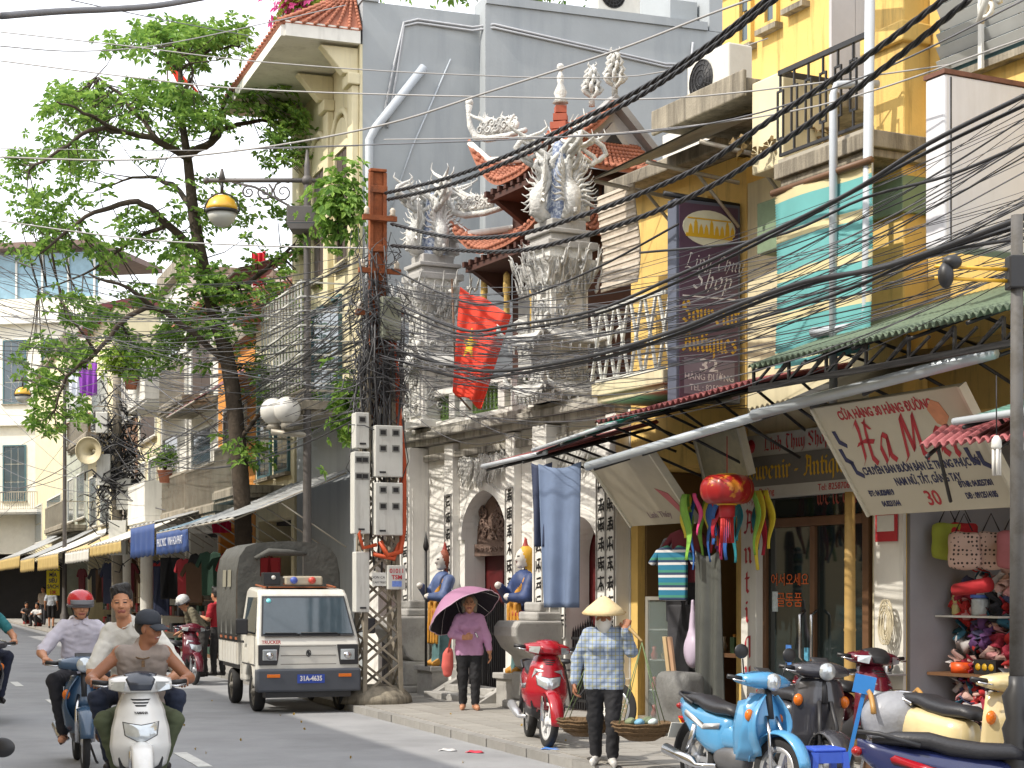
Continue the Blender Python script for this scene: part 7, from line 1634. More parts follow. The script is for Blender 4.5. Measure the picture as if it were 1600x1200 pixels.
# ================================================================== people (x forward, y left, z up in each figure's own frame)
def hand(S, w, fwd, across, curl, tag=0, thumb=1, sc=1.):
    """palm, four fingers of unequal length with knuckle bends, thumb leaving the side of the palm"""
    w, f, a = V(w), V(fwd).normalized(), V(across).normalized(); u = f.cross(a).normalized()*thumb; u = -u if u.z < 0 else u
    e = w + f*.075*sc
    S.cap(w, e, .024*sc, .026*sc, tag, .01, (tuple(u), .62)); S.cap(w + a*.018*sc, e + a*.024*sc, .015*sc, .015*sc, tag, .01); S.cap(w - a*.018*sc, e - a*.024*sc, .015*sc, .014*sc, tag, .01)
    for i, L in enumerate((.9, 1.05, 1.0, .8)):
        p = e + a*(.03 - .02*i)*sc; d = f.copy(); ang = 0
        for k, l_ in enumerate((.036, .026, .02)):
            ang += curl[k]; d = f*math.cos(R(ang)) - u*math.sin(R(ang)); q = p + d*l_*L*sc; S.cap(p, q, (.0092 - .0008*k)*sc, (.0086 - .0008*k)*sc, tag, .004); p = q
    p = w + f*.022*sc + a*.028*sc; q = p + (f*.6 + a*.6 - u*.35).normalized()*.038*sc; S.cap(p, q, .0125*sc, .0105*sc, tag, .006); S.cap(q, q + (f*.85 + a*.05 - u*.5*min(1, curl[0]/40)).normalized()*.03*sc, .0105*sc, .009*sc, tag, .004)
def head(mb, c, yaw, pitch, roll, hair='short', tags=(0, 4, 5, 6), h=.0065, female=False, smile=False):
    sk, hr, dk, lp = tags; S = Soft()
    S.ell((-.012, 0, .035), (.094, .074, .086), sk); S.ell((.018, 0, -.03), (.07, .06, .084), sk, .03); S.ell((.042, 0, -.088), (.033, .034, .027), sk, .03)
    for s in (-1, 1):
        S.ell((.052, s*.037, -.03), (.03, .026, .028), sk, .02); S.cap((.072, s*.014, .026), (.066, s*.045, .026), .011, .008, sk, .012); S.ell((-.002, s*.074, -.008), (.018, .009, .03), sk, .008)
        S.ell((.074, s*.031, .008), (.012, .016, .011), sk, .005)
    S.cap((.078, 0, .018), (.098, 0, -.026), .009, .0135, sk, .012)
    for s in (-1, 1): S.ell((.09, s*.012, -.03), (.011, .009, .008), sk, .008)
    S.cap((.078, -.02, -.062), (.078, .02, -.062), .009, .009, lp, .006); S.ell((.083, 0, -.06), (.01, .016, .007), lp, .006)
    S.cap((-.02, 0, -.05), (-.035, 0, -.17), .05 if not female else .043, .052 if not female else .046, sk, .03)
    if hair == 'short':
        S.ell((-.03, 0, .064), (.1, .087, .09), hr, .008); S.cap((.02, -.05, .11), (.03, .04, .128), .036, .038, hr, .03)
        for k, (y0, y1, z1) in enumerate(((-.03, -.066, .05), (-.03, -.058, .072), (-.025, -.04, .088), (-.02, -.012, .1), (.0, .02, .096), (.01, .042, .08), (.02, .06, .062), (.03, .07, .04))): S.cap((.035, y0, .128), (.072 - .5*abs(y1)**1.3*2.2, y1, z1), .022, .011, hr, .012)
        for s in (-1, 1): S.ell((-.03, s*.066, .01), (.045, .02, .05), hr, .008)
        for k in range(7): S.cap((.0 - .012*k, -.05 + .017*k, .115), (.05 - .01*k, -.06 + .02*k, .122 + .006*(k % 2)), .018, .01, hr, .01)
    elif hair == 'bob':
        S.ell((-.028, 0, .045), (.102, .09, .09), hr, .01)
        for s in (-1, 1): S.cap((-.02, s*.075, .03), (-.02, s*.078, -.1), .035, .022, hr, .02)
        S.cap((-.08, 0, .0), (-.075, 0, -.1), .06, .05, hr, .03)
    elif hair == 'nape':
        S.ell((-.035, 0, .02), (.088, .08, .08), hr, .008)
    elif hair == 'scarf':       # cloth over nose, mouth and throat
        S.ell((.03, 0, -.055), (.075, .072, .055), 7, .02); S.cap((.04, 0, -.1), (.03, 0, -.19), .06, .02, 7, .02); S.ell((-.02, 0, .0), (.09, .083, .085), 7, .01)
    pt = []
    for s in (-1, 1): pt += [((.088, s*.031, .007), (.03, .017, .0058), dk), ((.09, s*.033, .027), (.04, .02, .0036), dk)]
    if smile: pt += [((.09, 0, -.06), (.03, .02, .006), 8)]
    if hair == 'scarf': pt = pt[:4]
    Mx = Matrix.Translation(c) @ Euler((R(roll), R(pitch), R(yaw))).to_matrix().to_4x4()
    S.into(mb, h, pt, Mx); return Mx
SKIN = mat('skin', (186, 132, 100), .55, var=.06, vs=12, bump=.05); SKIN2 = mat('tanned_skin', (150, 100, 72), .5, var=.08, vs=12, bump=.05)
HAIR = mat('black_hair', (26, 23, 22), .5, var=.3, vs=40, bump=.5, bs=90); DARKF = mat('eye_dark', (44, 32, 28), .4, var=0); LIPS = mat('lips', (150, 88, 76), .5, var=.05); TEETH = mat('teeth', (220, 214, 204), .4, var=0)
def cloth(name, c, var=.09, **k): return mat('cloth_' + name, c, .85, var=var, vs=5, bump=.55, bs=9, **k)
def creases(mb, amp):
    """folds in the clothed regions of a figure"""
    P = np.array(mb.v); Q = np.array(mb.f); M_ = np.array(mb.m); N = np.zeros_like(P)
    fn = np.cross(P[Q[:, 2]] - P[Q[:, 0]], P[Q[:, 3]] - P[Q[:, 1]])
    for k in range(4): np.add.at(N, Q[:, k], fn)
    N /= np.maximum(np.linalg.norm(N, axis=1), 1e-9)[:, None]
    cl = np.zeros(len(P), bool); cl[Q[(M_ == 1) | (M_ == 2)].ravel()] = True
    for i in np.nonzero(cl)[0]:
        x, y, z = P[i]; d = abs(noise.noise((x*9, y*9 + 3, z*16)))*1.3 + noise.noise((x*26, y*26, z*20 + 7))*.5 + abs(noise.noise((x*6 + z*14, y*14 - z*8, z*5)))*.9 - .6
        P[i] += N[i]*d*amp
    mb.v = [tuple(p) for p in P.tolist()]
def person(label, loc, rz, J, shirt, trou, shoe, skin=SKIN, hairm=HAIR, hairs='short', sleeve=.6, female=False, look=(0, 0, 0), h=.014, hh=.0065, hands=None, scarf=None, sandals=False, smile=False, shorts=None, slim=1., tuck=True, hem=0., group=None):
    """J: dict of joints; L and R limbs. One continuous skin per figure, clothes as regions of it."""
    P = thing('person', label, 'person', loc, rz, group); mb = MB(); S = Soft(); g = slim
    pel, ch, nk = V(J['pelvis']), V(J['chest']), V(J['neck']); fw = V(J.get('fwd', (1, 0, 0)))
    up = (ch - pel).normalized(); lat = up.cross(fw).normalized(); fl = (tuple(fw - up*fw.dot(up)), .72); waist = pel.lerp(ch, .45)
    hipw = .085 if not female else .09; shw = .165*g if not female else .14
    S.cap(pel - lat*hipw*.75, pel + lat*hipw*.75, .115*g, .115*g, 2, .05, fl)
    T1 = 1
    S.cap(pel + up*(.06 - hem) - lat*.045, waist - lat*.05, .125*g, .115*g, T1, .04, fl); S.cap(pel + up*(.06 - hem) + lat*.045, waist + lat*.05, .125*g, .115*g, T1, .04, fl)
    for s in (-1, 1): S.cap(waist + lat*s*.05, ch + lat*s*.075*g, .112*g, .12*g, T1, .05, fl)
    S.cap(ch + up*.1 - lat*shw*.85, ch + up*.1 + lat*shw*.85, .062*g, .062*g, T1, .05); S.cap(ch + up*.06, nk, .085*g, .055*g, T1, .04)
    if hem: S.box(pel + up*(.07 - hem), (.088*g, .15*g, .07), .05, T1, .03)
    if female: 
        for s in (-1, 1): S.ell(ch + lat*s*.07 + fw*.075 - up*.01, .062, T1, .05)
    hd = V(J['head']); S.cap(nk - up*.02, hd + V((-.03, 0, -.1)), .05*g, .05*g, 0, .02)
    for s, n in ((1, 'L'), (-1, 'R')):
        sh = V(J.get('sh' + n, ch + up*.1 + lat*s*shw)); el, wr = V(J['el' + n]), V(J['wr' + n])
        S.cap(sh, el, .05*g, .042*g, 0, .02); S.cap(el, wr, .042*g, .03*g, 0, .02)
        if sleeve > 0:
            if sleeve <= 1: S.cap(sh, sh.lerp(el, sleeve), .064*g, .066*g, 1, .03)
            else: S.cap(sh, el, .062*g, .056*g, 1, .03); S.cap(el, el.lerp(wr, min(.97, sleeve - 1)), .056*g, .045*g, 1, .02)
        elif sleeve == 0: S.ell(sh, .058*g, 0, .02)
        hp = pel + lat*s*hipw - up*.03; kn, an = V(J['kn' + n]), V(J['an' + n])
        S.cap(hp, kn, .095*g, .072*g, 2 if not shorts else 2, .03)
        if shorts: S.cap(kn, an, .052, .036, 0, .02)
        else: S.cap(kn, kn.lerp(an, .94), .072*g, .058*g, 2, .03)
        td = V(J.get('toe' + n, fw)).normalized(); S.cap(an + V((0, 0, .01)), an - V((0, 0, .035)), .036, .036, 0 if sandals else 3, .01)
        S.cap(an + V((0, 0, -.045)) - td*.04, an + V((0, 0, -.055)) + td*.15, .037, .033, 3 if not sandals else 0, .02); S.cap(an + V((0, 0, -.085)) - td*.05, an + V((0, 0, -.085)) + td*.17, .014, .014, 3, .004)
        if sandals: S.cap(an + V((0, 0, -.03)) + td*.07 - lat*.03, an + V((0, 0, -.03)) + td*.07 + lat*.03, .017, .017, 3, .004)
    S.into(mb, h)
    if hem:                                     # clean lower edge of an untucked blouse
        zc = pel.z - hem + .02
        for i, f_ in enumerate(mb.f):
            z = sum(mb.v[q][2] for q in f_)/4
            if mb.m[i] == 2 and z > zc: mb.m[i] = 1
            elif mb.m[i] == 1 and z < zc and abs(sum(mb.v[q][1] for q in f_)/4) < .19: mb.m[i] = 2
    if hh: creases(mb, .009 if h < .016 else .012)
    if hh:
        head(mb, hd, *look, hair=hairs, h=hh, female=female, smile=smile)
        for n in 'LR':
            hs = (hands or {}).get(n); 
            el, wr = V(J['el' + n]), V(J['wr' + n]); f_ = (wr - el).normalized()
            if hs is None: hs = (f_, (1, 0, 0), (18, 22, 18))
            H = Soft(); hand(H, wr, *hs, tag=0); H.cap(wr - f_*.03, wr, .029, .026, 0, .01); H.into(mb, .0055)
    else: Sh = Soft(); Sh.ell(hd, (.095, .08, .115), 0); Sh.ell(hd + V((-.025, 0, .03)), (.095, .086, .1), 4); Sh.into(mb, .025)
    mb.build('body', [skin, shirt, trou, shoe, hairm, DARKF, LIPS, scarf or shirt, TEETH], P)
    return P
def rider_pose(seat=(-.15, 0, .8), bar=(.33, .34, 1.02), lean=.12, foot=(.2, .14, .3), arm=.0, knee=.13, spread=.13):
    s = V(seat); J = dict(pelvis=s + V((0, 0, .1)), chest=s + V((lean, 0, .46)), neck=s + V((lean + .02, 0, .62)), head=s + V((lean + .06, 0, .745)), fwd=(1, 0, 0))
    for sg, n in ((1, 'L'), (-1, 'R')):
        sh = s + V((lean, sg*.165, .55)); wr = V((bar[0] - .1, sg*bar[1], bar[2] + .03)); mid = sh.lerp(wr, .5)
        J['sh' + n] = sh; J['el' + n] = mid + V((-.04, sg*(.09 + arm), -.1)); J['wr' + n] = wr
        J['kn' + n] = V((s.x + .4, sg*(spread + knee), s.z + .04)); J['an' + n] = V((foot[0], sg*foot[1], foot[2] + .09)); J['toe' + n] = V((1, sg*.2, 0))
    return J
def grip_hands(): return {'L': ((1, -.05, -.05), (0, -1, 0), (55, 75, 60)), 'R': ((1, .05, -.05), (0, 1, 0), (55, 75, 60))}
def add_hat(P, mb_fn, name, m, c, look):
    m_ = MB(); mb_fn(m_); m_.xf(Matrix.Translation(c) @ Euler((R(look[2]), R(look[1]), R(look[0]))).to_matrix().to_4x4()); return m_.build(name, m, P)
def L2(look): return (look[2], look[1], look[0])   # head() takes yaw, pitch, roll
# --- front rider: cap, sleeveless shirt
wl, wz = V(white_sc.location), white_sc.rotation_euler.z
J = rider_pose((-.16, .03, .68), (.33, .33, 1.0), .2, (.22, .15, .27), .03); J['head'] = J['head'] + V((.03, .05, -.01))
lk = (52, 4, 0)
p1 = person('man in dark cap and grey sleeveless shirt riding the white scooter', wl, wz, J, cloth('taupe', (150, 138, 130)), cloth('olive', (78, 86, 62)), mat('black_shoe', (34, 30, 30), .5), SKIN2, hairs='nape', sleeve=0, look=lk, hands=grip_hands(), smile=True, hh=.0045, h=.012)
def cap_fn(m): m.lathe([(.099, .0), (.101, .03), (.094, .065), (.07, .096), (.035, .112), (.0, .116)], 20, (-.016, 0, .035)); m.grid(lambda u, v: (.03 + .115*math.cos((u - .5)*2.1)*(0.55 + .45*v) + .035*v, .105*math.sin((u - .5)*2.4)*(.95 - .1*v), .045 - .035*v - .02*(2*u-1)**2), 12, 5, thick=-.006)
add_hat(p1, cap_fn, 'cap', cloth('charcoal_cap', (48, 52, 60)), J['head'], lk)
nk_ = MB(); c0 = V(J['neck']); nk_.tube([c0 + V((.065*math.cos(a) + .03*(1 + math.cos(a))*.9, .075*math.sin(a), -.015 - .05*(1 + math.cos(a)))) for a in np.linspace(0, 2*math.pi, 25)[:-1]], .006, 6, closed=True); nk_.cbox(c0 + V((.145, 0, -.15)), (.01, .025, .05)); nk_.build('bead_necklace', mat('bead_brown', (96, 70, 40), .5, var=.4, vs=40), p1)
# --- pillion passenger
J = rider_pose((-.56, -.0, .84), (.0, .27, .98), .1, (-.28, .2, .3), .06); J['head'] += V((.03, -.11, .02)); J['neck'] += V((0, -.04, 0)); J['chest'] += V((0, -.04, 0))
for n, sg in (('L', 1), ('R', -1)): J['el' + n] = V((-.3, sg*.34, 1.06)); J['wr' + n] = V((-.06, sg*.22, 1.0)); J['sh' + n] = J['sh' + n] + V((0, -.03, 0))
for n, sg in (('L', 1), ('R', -1)): J['kn' + n] = V((-.16, sg*.3, .86))
p2 = person('smiling bare-headed man in white shirt seated behind on the white scooter', wl, wz, J, cloth('white_shirt', (206, 204, 196), .05), cloth('dark_jeans', (38, 46, 66)), MATS['black_shoe'], SKIN, sleeve=.85, look=(-6, 0, 3), hands={'L': ((1, -.6, -.1), (0, 0, 1), (25, 30, 20)), 'R': ((1, .6, -.1), (0, 0, 1), (25, 30, 20))}, smile=False, hh=.0045, h=.012)
def collar(P, J, m, sc=1.):
    k = MB(); c = V(J['neck'])
    for s in (-1, 1): k.add([c + V((-.06, s*.03, .035)), c + V((.0, s*.07, .03)), c + V((.085, s*.065, -.05)), c + V((.09, s*.012, -.03)), c + V((.04, s*.035, .03))], [(0, 1, 2, 3, 4)][::1]); k.add([c + V((-.06, s*.03, .03)), c + V((.0, s*.075, .02)), c + V((.088, s*.07, -.055)), c + V((.09, s*.014, -.036)), c + V((.04, s*.04, .025))], [(4, 3, 2, 1, 0)])
    k.build('collar', m, P)
collar(p2, J, MATS['cloth_white_shirt'])
# --- rider with red helmet
rl_, rz_ = V(rider_mb.location), rider_mb.rotation_euler.z
J = rider_pose((-.2, 0, .8), (.33, .34, 1.02), .1, (.12, .17, .24), .03); lk = (6, 4, 0)
p3 = person('man in red helmet and pale lilac shirt riding behind', rl_, rz_, J, cloth('lilac_shirt', (196, 192, 204), .05), cloth('black_trousers', (40, 40, 46)), mat('brown_sandal', (66, 48, 40), .6), SKIN, hairs='nape', sleeve=.85, look=lk, hands=grip_hands(), sandals=True, hh=.0045, h=.012); collar(p3, J, MATS['cloth_lilac_shirt'])
def helmet_fn(m): m.lathe([(.118, -.02), (.128, .02), (.127, .06), (.108, .105), (.07, .135), (.025, .148), (.0, .149)], 22, (-.014, 0, .02))
def visor_fn(m): m.grid(lambda u, v: (.07 + .075*math.cos((u - .5)*2.2) + .022*v - .02, .125*math.sin((u - .5)*2.3), .075 - .045*v), 12, 4, thick=-.006); m.lathe([(.122, -.022), (.132, -.012), (.13, .004), (.12, .0)], 22, (-.014, 0, .02))
def strap_fn(m): m.tube([(.0, .09, .0), (.035, .068, -.08), (.045, 0, -.122), (.035, -.068, -.08), (.0, -.09, .0)], .007, 5)
hm_red = mat('helmet_red', (190, 24, 40), .25, var=.03, coat=.7)
for fn, nm, m_ in ((helmet_fn, 'helmet', hm_red), (visor_fn, 'helmet_peak', mat('helmet_grey', (96, 96, 100), .4)), (strap_fn, 'chin_strap', m_blk)): add_hat(p3, fn, nm, m_, J['head'], lk)
# --- rider cut by the left edge
J = rider_pose((-.2, 0, .8), (.33, .34, 1.02), .1, (.12, .17, .24))
person('rider in teal shirt cut by the left edge', V(edge_mb.location), edge_mb.rotation_euler.z, J, cloth('teal_shirt', (40, 110, 116)), cloth('navy_trousers', (34, 40, 60)), MATS['black_shoe'], SKIN, sleeve=.6, hands=grip_hands())

def stand_pose(H=1.6, step=.0, sway=0.):
    k = H/1.7; J = dict(pelvis=V((0, 0, .92*k)), chest=V((.02, 0, 1.26*k)), neck=V((.02, 0, 1.44*k)), head=V((.05, 0, 1.59*k)), fwd=(1, 0, 0))
    for sg, n in ((1, 'L'), (-1, 'R')):
        st_ = step*sg; J['kn' + n] = V((st_*.6 + .02, sg*.085, .5*k)); J['an' + n] = V((st_, sg*.08, .1)); J['toe' + n] = V((1, sg*.15, 0))
        J['el' + n] = V((-.03, sg*.235*k, 1.1*k)); J['wr' + n] = V((.05, sg*.25*k, .87*k))
    return J
# --- woman with umbrella
q = ground_at(733, 23.15, PZ); face = math.atan2(-q.y, -q.x)
J = stand_pose(1.53, .04)
J['elR'] = V((.02, -.23, 1.02)); J['wrR'] = V((.2, -.07, .98)); J['elL'] = V((.0, .24, .98)); J['wrL'] = V((.06, .27, .78))
p4 = person('woman in lilac blouse and black trousers sheltering under an umbrella', q, face + R(4), J, cloth('lilac_blouse', (188, 142, 178)), cloth('black_slacks', (30, 30, 34)), mat('tan_sandal', (120, 84, 66), .6), SKIN, mat('greying_hair', (120, 110, 96), .6, var=.3, vs=30), 'bob', 1.75, True, (-4, -4, 0), h=.013, sandals=True, hem=.1, hands={'R': ((.7, .7, .15), (0, 0, 1), (45, 60, 50))})
um = thing('umbrella', 'mauve umbrella with black lining held by the woman', 'umbrella', q + V((0, 0, 0)), face + R(4))
tip = V((-.16, -.2, 1.58)); axd = V((-.42, -.42, .82)).normalized(); hnd = tip - axd*.62; a_, b2 = frame_of(axd)
def um_pt(th, r, sgn=0): 
    sc_ = 1 - .05*(1 - abs(math.cos(4*th)))*r/.5; z = -.62*r*r/.5; return tip + (a_*math.cos(th) + b2*math.sin(th))*r*sc_ + axd*(z + .0)
cn = MB(); cn.grid(lambda u, v: um_pt(2*math.pi*u, .02 + .5*v), 48, 8, cu=True); cn.build('canopy', mat('mauve_cloth', (158, 112, 142), .55, var=.06), um)
cn = MB(); cn.grid(lambda u, v: um_pt(2*math.pi*u, .02 + .495*v) - axd*.008, 48, 8, cu=True); cn.build('lining', cloth('black_lining', (34, 28, 40)), um)
cn = MB(); cn.tube([um_pt(2*math.pi*i/48, .52) for i in range(48)], .006, 5, closed=True); cn.build('hem', mat('sunlit_rim', (206, 176, 196), .6), um)  # pale colour paints the sunlit rim of the canopy
for i in range(8): cn = MB(); cn.tube([um_pt(math.pi*i/4, r) - axd*.012 for r in (.03, .2, .38, .52)], .004, 4); cn.build('rib', m_chrome, um)
cn = MB(); cn.tube([tip + axd*.06, tip, hnd - axd*.0], .007, 6); cn.tube([hnd, hnd - axd*.12], .014, 8); cn.build('shaft', m_chrome, um)
bg_ = thing('shoulder_bag', 'coral red cloth bag hanging at the woman\'s right side', 'bag', q, face + R(4))
s_ = Soft(); s_.box((.0, -.29, .62), (.07, .06, .17), .05, 0); s_.cap((.0, -.27, .8), (0, -.29, .6), .05, .075, 0, .05); k = MB(); s_.into(k, .014); k.build('pouch', cloth('coral', (196, 92, 84)), bg_)
k = MB(); k.tube([(.06, -.29, .78), (.06, -.22, 1.05), (.0, -.14, 1.3), (-.06, -.22, 1.1), (-.05, -.29, .78)], .009, 5); k.build('strap', MATS['cloth_coral'], bg_)
# --- hawker with shoulder pole
q = ground_at(944, 15.9, PZ); face = math.atan2(-q.y, -q.x) + R(-3); J = stand_pose(1.5, .09)
J['elL'] = V((.06, .25, 1.06)); J['wrL'] = V((.17, .2, 1.27)); J['elR'] = V((-.02, -.25, .98)); J['wrR'] = V((.03, -.27, .76)); J['head'] = V((.05, 0, 1.385)); 
plaid = mat('plaid_shirt', (150, 164, 184), .85, var=.05, bump=.5, bs=9)
n = plaid.node_tree.nodes; Lk = plaid.node_tree.links; b_ = n['Principled BSDF']; src = b_.inputs['Base Color'].links[0].from_socket
tc = n.new('ShaderNodeTexCoord'); sx = n.new('ShaderNodeSeparateXYZ'); Lk.new(tc.outputs['Object'], sx.inputs[0]); prev = src
for ax, off, col_ in ((1, 0, (150, 148, 96)), (2, 0, (160, 156, 104)), (1, .035, (98, 116, 148)), (2, .035, (98, 116, 148))):
    a1 = n.new('ShaderNodeMath'); a1.operation = 'ADD'; a1.inputs[1].default_value = 5 + off; Lk.new(sx.outputs[ax], a1.inputs[0]); d1 = n.new('ShaderNodeMath'); d1.operation = 'PINGPONG'; d1.inputs[1].default_value = .035; Lk.new(a1.outputs[0], d1.inputs[0])
    lt = n.new('ShaderNodeMath'); lt.operation = 'LESS_THAN'; lt.inputs[1].default_value = .0045; Lk.new(d1.outputs[0], lt.inputs[0]); ml = n.new('ShaderNodeMath'); ml.operation = 'MULTIPLY'; ml.inputs[1].default_value = .75; Lk.new(lt.outputs[0], ml.inputs[0])
    mx = n.new('ShaderNodeMix'); mx.data_type = 'RGBA'; mx.inputs[7].default_value = (*lin(col_), 1); Lk.new(ml.outputs[0], mx.inputs[0]); Lk.new(prev, mx.inputs[6]); prev = mx.outputs[2]
Lk.new(prev, b_.inputs['Base Color'])
p5 = person('woman hawker in conical hat, white face scarf and plaid shirt', q, face, J, plaid, MATS['cloth_black_slacks'], mat('white_shoe', (196, 194, 190), .6), SKIN2, HAIR, 'scarf', 1.9, True, (0, 8, 0), h=.012, scarf=cloth('white_scarf', (214, 210, 202), .05), hem=.12, hands={'L': ((-.5, .2, .85), (0, -1, 0), (50, 60, 40)), 'R': ((.1, -.05, -1), (1, 0, 0), (30, 35, 25))})
ht = thing('conical_hat', 'pale conical palm-leaf hat on the hawker', 'hat', q, face)
k = MB(); k.lathe([(.2, 0), (.205, .005), (.158, .052), (.1, .1), (.047, .142), (.012, .158), (.0, .16)], 40, J['head'] + V((-.005, 0, .02)), (.1, 0, 1)); k.lathe([(.197, .0), (.15, .05), (.08, .105), (.0, .153)], 40, J['head'] + V((-.005, 0, .015)), (.1, 0, 1), cap=False); k.build('hat_cone', mat('palm_leaf', (212, 190, 146), .75, var=.1, vs=9, bump=.2, bs=50), ht)
for i in range(9): k = MB(); r_ = .196*(1 - i/9.5); k.lathe([(r_ + .004, 0), (r_ + .007, .004), (r_ + .004, .008)], 40, J['head'] + V((-.005, 0, .02)) + V((.1, 0, 1)).normalized()*(.16*(1 - (r_/.203)**1.02)), (.1, 0, 1), cap=False); k.build('hoop', mat('hat_hoop', (176, 150, 104), .75), ht)
yk = thing('shoulder_pole', 'bamboo carrying pole balanced on the hawker\'s shoulder', 'pole', q, face)
k = MB(); k.tube([(-.45, -.1, 1.13), (-.22, .03, 1.24), (0, .16, 1.285), (.2, .25, 1.26), (.42, .36, 1.16)], [.012, .017, .019, .017, .012], 8); k.build('bamboo_pole', mat('bamboo', (150, 124, 78), .6, var=.15), yk)
m_bask = mat('dark_basket', (104, 82, 56), .85, var=.25, vs=22, bump=.9, bs=45)
def basket(label, c, goods):
    B = thing('carrying_basket', label, 'basket', q, face, 'hawker baskets'); c = V(c)
    k = MB(); k.lathe([(.0, -.09), (.12, -.085), (.2, -.04), (.255, .02), (.27, .055), (.275, .075), (.262, .075), (.24, .02), (.12, -.06), (0, -.07)], 30, c, cap=False); k.build('bowl', m_bask, B)
    for z, r_ in ((.07, .276), (.04, .268), (0., .24), (-.035, .205)): k = MB(); k.tube([c + V((r_*math.cos(a), r_*math.sin(a), z + .004*math.sin(9*a))) for a in np.linspace(0, 2*math.pi, 33)[:-1]], .009, 5, closed=True); k.build('woven_band', m_bask, B)
    return B
for (lab, c, top, gd) in (('shallow basket with bundles hanging in front of the hawker', (.42, .36, .36), (.42, .36, 1.15), True), ('shallow basket hanging behind the hawker', (-.46, -.2, .32), (-.45, -.1, 1.12), False)):
    B = basket(lab, c, gd); c = V(c)
    for a in range(4): k = MB(); k.tube([V(top), c + V((.26*math.cos(a*1.57 + .7), .26*math.sin(a*1.57 + .7), .07))], .005, 4); k.build('cord', mat('green_cord', (104, 124, 84), .7), B)
    if gd:
        for (dx, dy, r_, cc) in ((.02, -.1, .07, (120, 130, 100)), (-.05, .05, .08, (104, 116, 90)), (.06, .1, .06, (190, 204, 206)), (.1, -.02, .06, (110, 160, 190))):
            s_ = Soft(); s_.ell((0, 0, 0), (r_, r_*.8, r_*.5), 0); s_.cap((-r_*.6, 0, .01), (r_*.7, r_*.3, .02), r_*.35, r_*.2, 0, .03); k = MB(); s_.into(k, .012, M=Matrix.Translation(c + V((dx, dy, .08)))); g_ = tag(k.build('goods_bundle', mat(f'bundle_{cc[0]}', cc, .7, var=.15), loc=q, rz=face), f'{["green cloth", "olive wrapped", "pale plastic", "light blue plastic"][[120, 104, 190, 110].index(cc[0])]} bundle lying in the front basket', 'bundle')
# --- people by the shops
q = ground_at(318, 31.9, PZ); J = stand_pose(1.62, .05); J['chest'] = V((.2, 0, 1.14)); J['neck'] = V((.3, 0, 1.27)); J['head'] = V((.38, 0, 1.36)); J['elL'] = V((.2, .26, .95)); J['elR'] = V((.2, -.24, .93)); J['wrL'] = V((.38, .2, .84)); J['wrR'] = V((.36, -.22, .84))
lk = (0, 25, 0)
p6 = person('man in white helmet and drab jacket bending over the maroon scooter', q, R(-155), J, cloth('drab', (112, 106, 88)), cloth('dark_trousers', (52, 50, 50)), MATS['black_shoe'], SKIN, hairs='nape', sleeve=1.9, look=lk, h=.018, hh=.009)
for fn, nm, m_ in ((helmet_fn, 'helmet', mat('helmet_white', (206, 206, 204), .3, coat=.5, dirt=.6, dcol=(80, 80, 90), ds=8, var=.05)), (visor_fn, 'helmet_peak', MATS['helmet_grey'])): add_hat(p6, fn, nm, m_, J['head'], lk)
J = stand_pose(1.62, .04); J['wrL'] = V((.2, .2, 1.1)); J['elL'] = V((.02, .26, 1.06))
person('shop assistant in red shirt standing beside the truck', ground_at(341, 32.3, PZ), R(150), J, cloth('red_shirt', (158, 28, 40)), MATS['cloth_dark_trousers'], MATS['black_shoe'], SKIN, sleeve=.7, h=.018, hh=.009)
far = [(80, 71, 1.7, 'man in pale shirt and black shorts standing beyond the yellow banner', (190, 196, 206), (34, 32, 34), 'stand', 100), (57, 75, 1.6, 'white-shirted seated woman on the far pavement', (206, 206, 206), (60, 58, 60), 'sit', -110), (120, 58, 1.6, 'seated person in grey beside the far lamp post', (150, 146, 150), (54, 52, 56), 'sit', -80), (42, 80, 1.6, 'person in dark clothes seated at the far left', (90, 84, 84), (50, 48, 48), 'sit', -60), (68, 78, 1.7, 'slim person in light top standing at the far left', (200, 186, 176), (60, 60, 66), 'stand', -100)]
for (px, Y, H, lab, sc_, tc_, po, yaw) in far:
    J = stand_pose(H, .06)
    if po == 'sit':
        for kk in ('pelvis', 'chest', 'neck', 'head', 'elL', 'elR', 'wrL', 'wrR'): J[kk] = V(J[kk]) + V((-.1, 0, -.62))
        for sg, nn in ((1, 'L'), (-1, 'R')): J['kn' + nn] = V((.28, sg*.13, .45)); J['an' + nn] = V((.22, sg*.12, .1)); J['wr' + nn] = V((.22, sg*.15, .5)); J['el' + nn] = V((.02, sg*.24, .55))
        st_ = thing('low_stool', 'low plastic stool under the ' + lab[:lab.find(' on ')] if ' on ' in lab else 'low plastic stool under the ' + ' '.join(lab.split()[:4]), 'stool', ground_at(px, Y, PZ) + V((0, 0, 0)), R(yaw)); k = MB(); k.cbox((-.1, 0, .09), (.26, .26, .18), taper=.8); k.build('stool_body', mat('stool_red', (150, 50, 46), .5), st_)
    person(lab, ground_at(px, Y, PZ), R(yaw), J, cloth(f'f{sc_[0]}', sc_), cloth(f'g{tc_[0]}{tc_[1]}', tc_), MATS['brown_sandal'], SKIN, sleeve=.7, h=.026, hh=.016, shorts=('shorts' in lab))
J = rider_pose((-.2, 0, .72), (.3, .3, .95), .1, (.15, .17, .24))
person('person with bare forearm cut by the right edge', ground_at(1668, 11.6, PZ), R(-120), J, cloth('navy_top', (40, 50, 80)), MATS['cloth_black_trousers'], MATS['black_shoe'], SKIN, sleeve=.5, h=.018, hh=.01)
